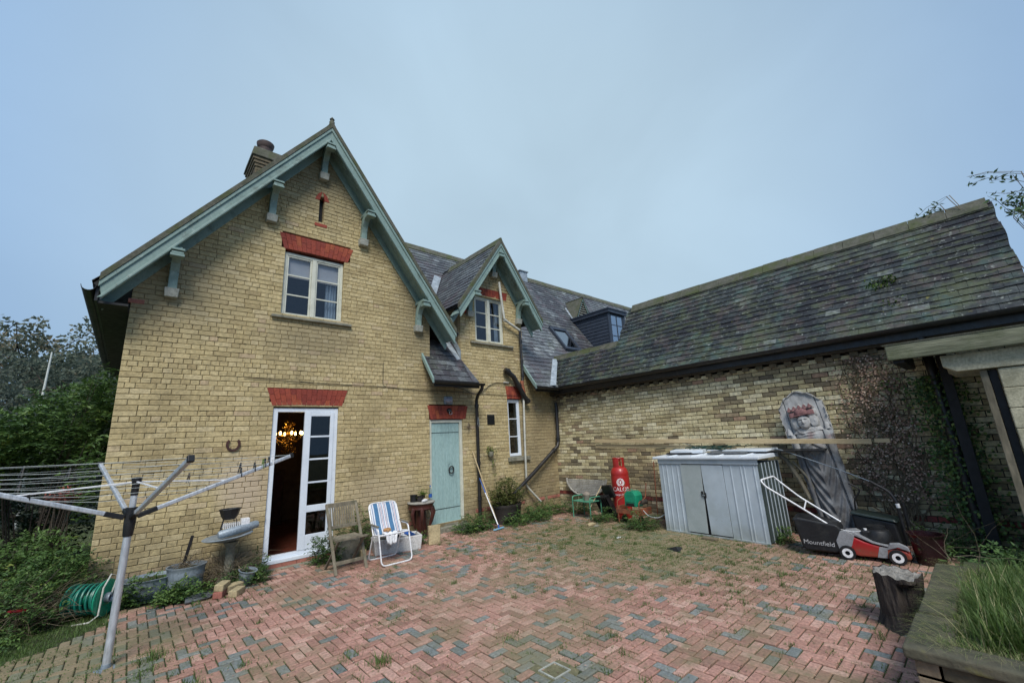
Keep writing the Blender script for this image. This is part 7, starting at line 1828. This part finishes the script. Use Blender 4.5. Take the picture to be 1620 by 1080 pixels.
# ------------------------------------------------------------------ raised brick planter bottom right
pr = thing('raised_planter', 'raised brick planter with mossy coping stones in the bottom right corner', 'planter', (-4.84, -6.92, 0))
rr = random.Random(15)
def course(z, h, u0, u1, fn, off):
    u = u0-off
    while u < u1:
        a, b_ = max(u, u0)+.006, min(u+.225, u1)-.006
        if b_-a > .03:
            d = rr.uniform(0,.012); p = [fn(a,d,z+.006), fn(b_,d,z+.006), fn(b_,.10,z+.006), fn(a,.10,z+.006), fn(a,d+rr.uniform(0,.004),z+h-.006), fn(b_,d,z+h-.006), fn(b_,.10,z+h-.006), fn(a,.10,z+h-.006)]
            MB().hexa(p, rr.random()).build('brick', K['planterwall'], pr, bevel=.006)
        u += .225
for k in range(5):
    z = .02+k*.078
    course(z, .078, 0 if k % 2 else .104, 1.6, lambda u, d, z_: (d, -u, z_), .11*(k % 2))
    course(z, .078, .104 if k % 2 else 0, 2.0, lambda u, d, z_: (u, -d, z_), .11*((k+1) % 2))
MB().box(.012,-1.6,-.05,.2,-.012,.405).build('core', K['bmortar'], pr); MB().box(.012,-.2,-.05,2.0,-.013,.404).build('core', K['bmortar'], pr)
for i in range(4):
    MB().box(-.03+rr.uniform(-.006,.006), -.46*(i+1)+.006+.03, .41, .155+rr.uniform(-.02,.02), -.46*i-.002+.03, .462+rr.uniform(-.012,.010)).build('coping_stone', K['coping'], pr, bevel=.014, seg=3)
for i in range(4):
    MB().box(.185+.45*i, -.15+rr.uniform(-.02,.02), .41, .18+.45*(i+1)-.004, .03+rr.uniform(-.010,.010), .458+rr.uniform(-.012,.010)).build('coping_stone', K['coping'], pr, bevel=.014, seg=3)
MB().box(.13,-1.9,.0,2.2,-.13,.435).build('soil', K['soil'], pr)
# grass in it
b = MB(); rr = random.Random(71)
for i in range(5200):
    x, y = rr.uniform(.14,1.9), -rr.uniform(.13, 1.5); edge = y > -.27 or x < .27
    if edge and rr.random() < .3: continue
    grasstuft(b, x, y, .42, rr.randint(7,12), rr.uniform(.03,.09) if edge else rr.uniform(.12,.26)*(1.1 if .3 < x < 1.2 else .7), rr, .03, .97 if edge and rr.random() < .5 else .36 if rr.random() < .85 else .95)
o = b.build('long_grass', K['grass'], None, stuff=True); o.location = (-4.84,-6.92,0)
b = MB()
def strand(p, d, l, wv, a, droop):
    d = d.normalized(); s2 = d.cross(Vector((0,0,1))).normalized()*wv; q = p+d*l*.5+Vector((0,0,.012)); e = p+d*l+Vector((0,0,-droop))
    b.add([tuple(p-s2), tuple(p+s2), tuple(q+s2*.8), tuple(e), tuple(q-s2*.8)], [(0,1,2,4),(4,2,3)], a)
for i in range(1300):      # dry grass lying over the coping stones
    l = rr.uniform(.05,.17)
    if rr.random() < .62: p = Vector((rr.uniform(.05,1.95), rr.uniform(-.24,-.02), .468)); d = Vector((rr.gauss(-.3,.5), 1, rr.uniform(0,.35)))
    else: p = Vector((rr.uniform(.04,.26), -rr.uniform(.02,1.5), .470)); d = Vector((-1, rr.gauss(0,.6), rr.uniform(0,.35)))
    strand(p, d, l, rr.uniform(.0005,.0011), rr.uniform(.88,1) if rr.random() < .75 else rr.uniform(.3,.7), rr.uniform(0,.02))
o = b.build('overhanging_grass', K['grass'], None, stuff=True); o.location = (-4.84,-6.92,0)
shrub('planter_weed', 'leafy bright green weeds at the right side of the raised planter', (-3.9, -7.85, .44), 'weeds', 201, [(0,0,.10,.35,.2,.12), (.5,.1,.08,.3,.25,.12)], 3000, .045, K['leaf'], 8, tone=.12)
shrub('planter_weed', 'darker weeds at the far end of the raised planter under the ivy', (-2.5, -7.35, .25), 'weeds', 202, [(0,0,.12,.4,.3,.16)], 2600, .05, K['leaf'], 8, tone=-.1)
twigs('dry_stalks', 'tall dry stalks standing at the far corner of the raised planter', (-2.9, -7.0, .3), 33, 12, (.5,.25), .6, arch=.0, rad=.0016)
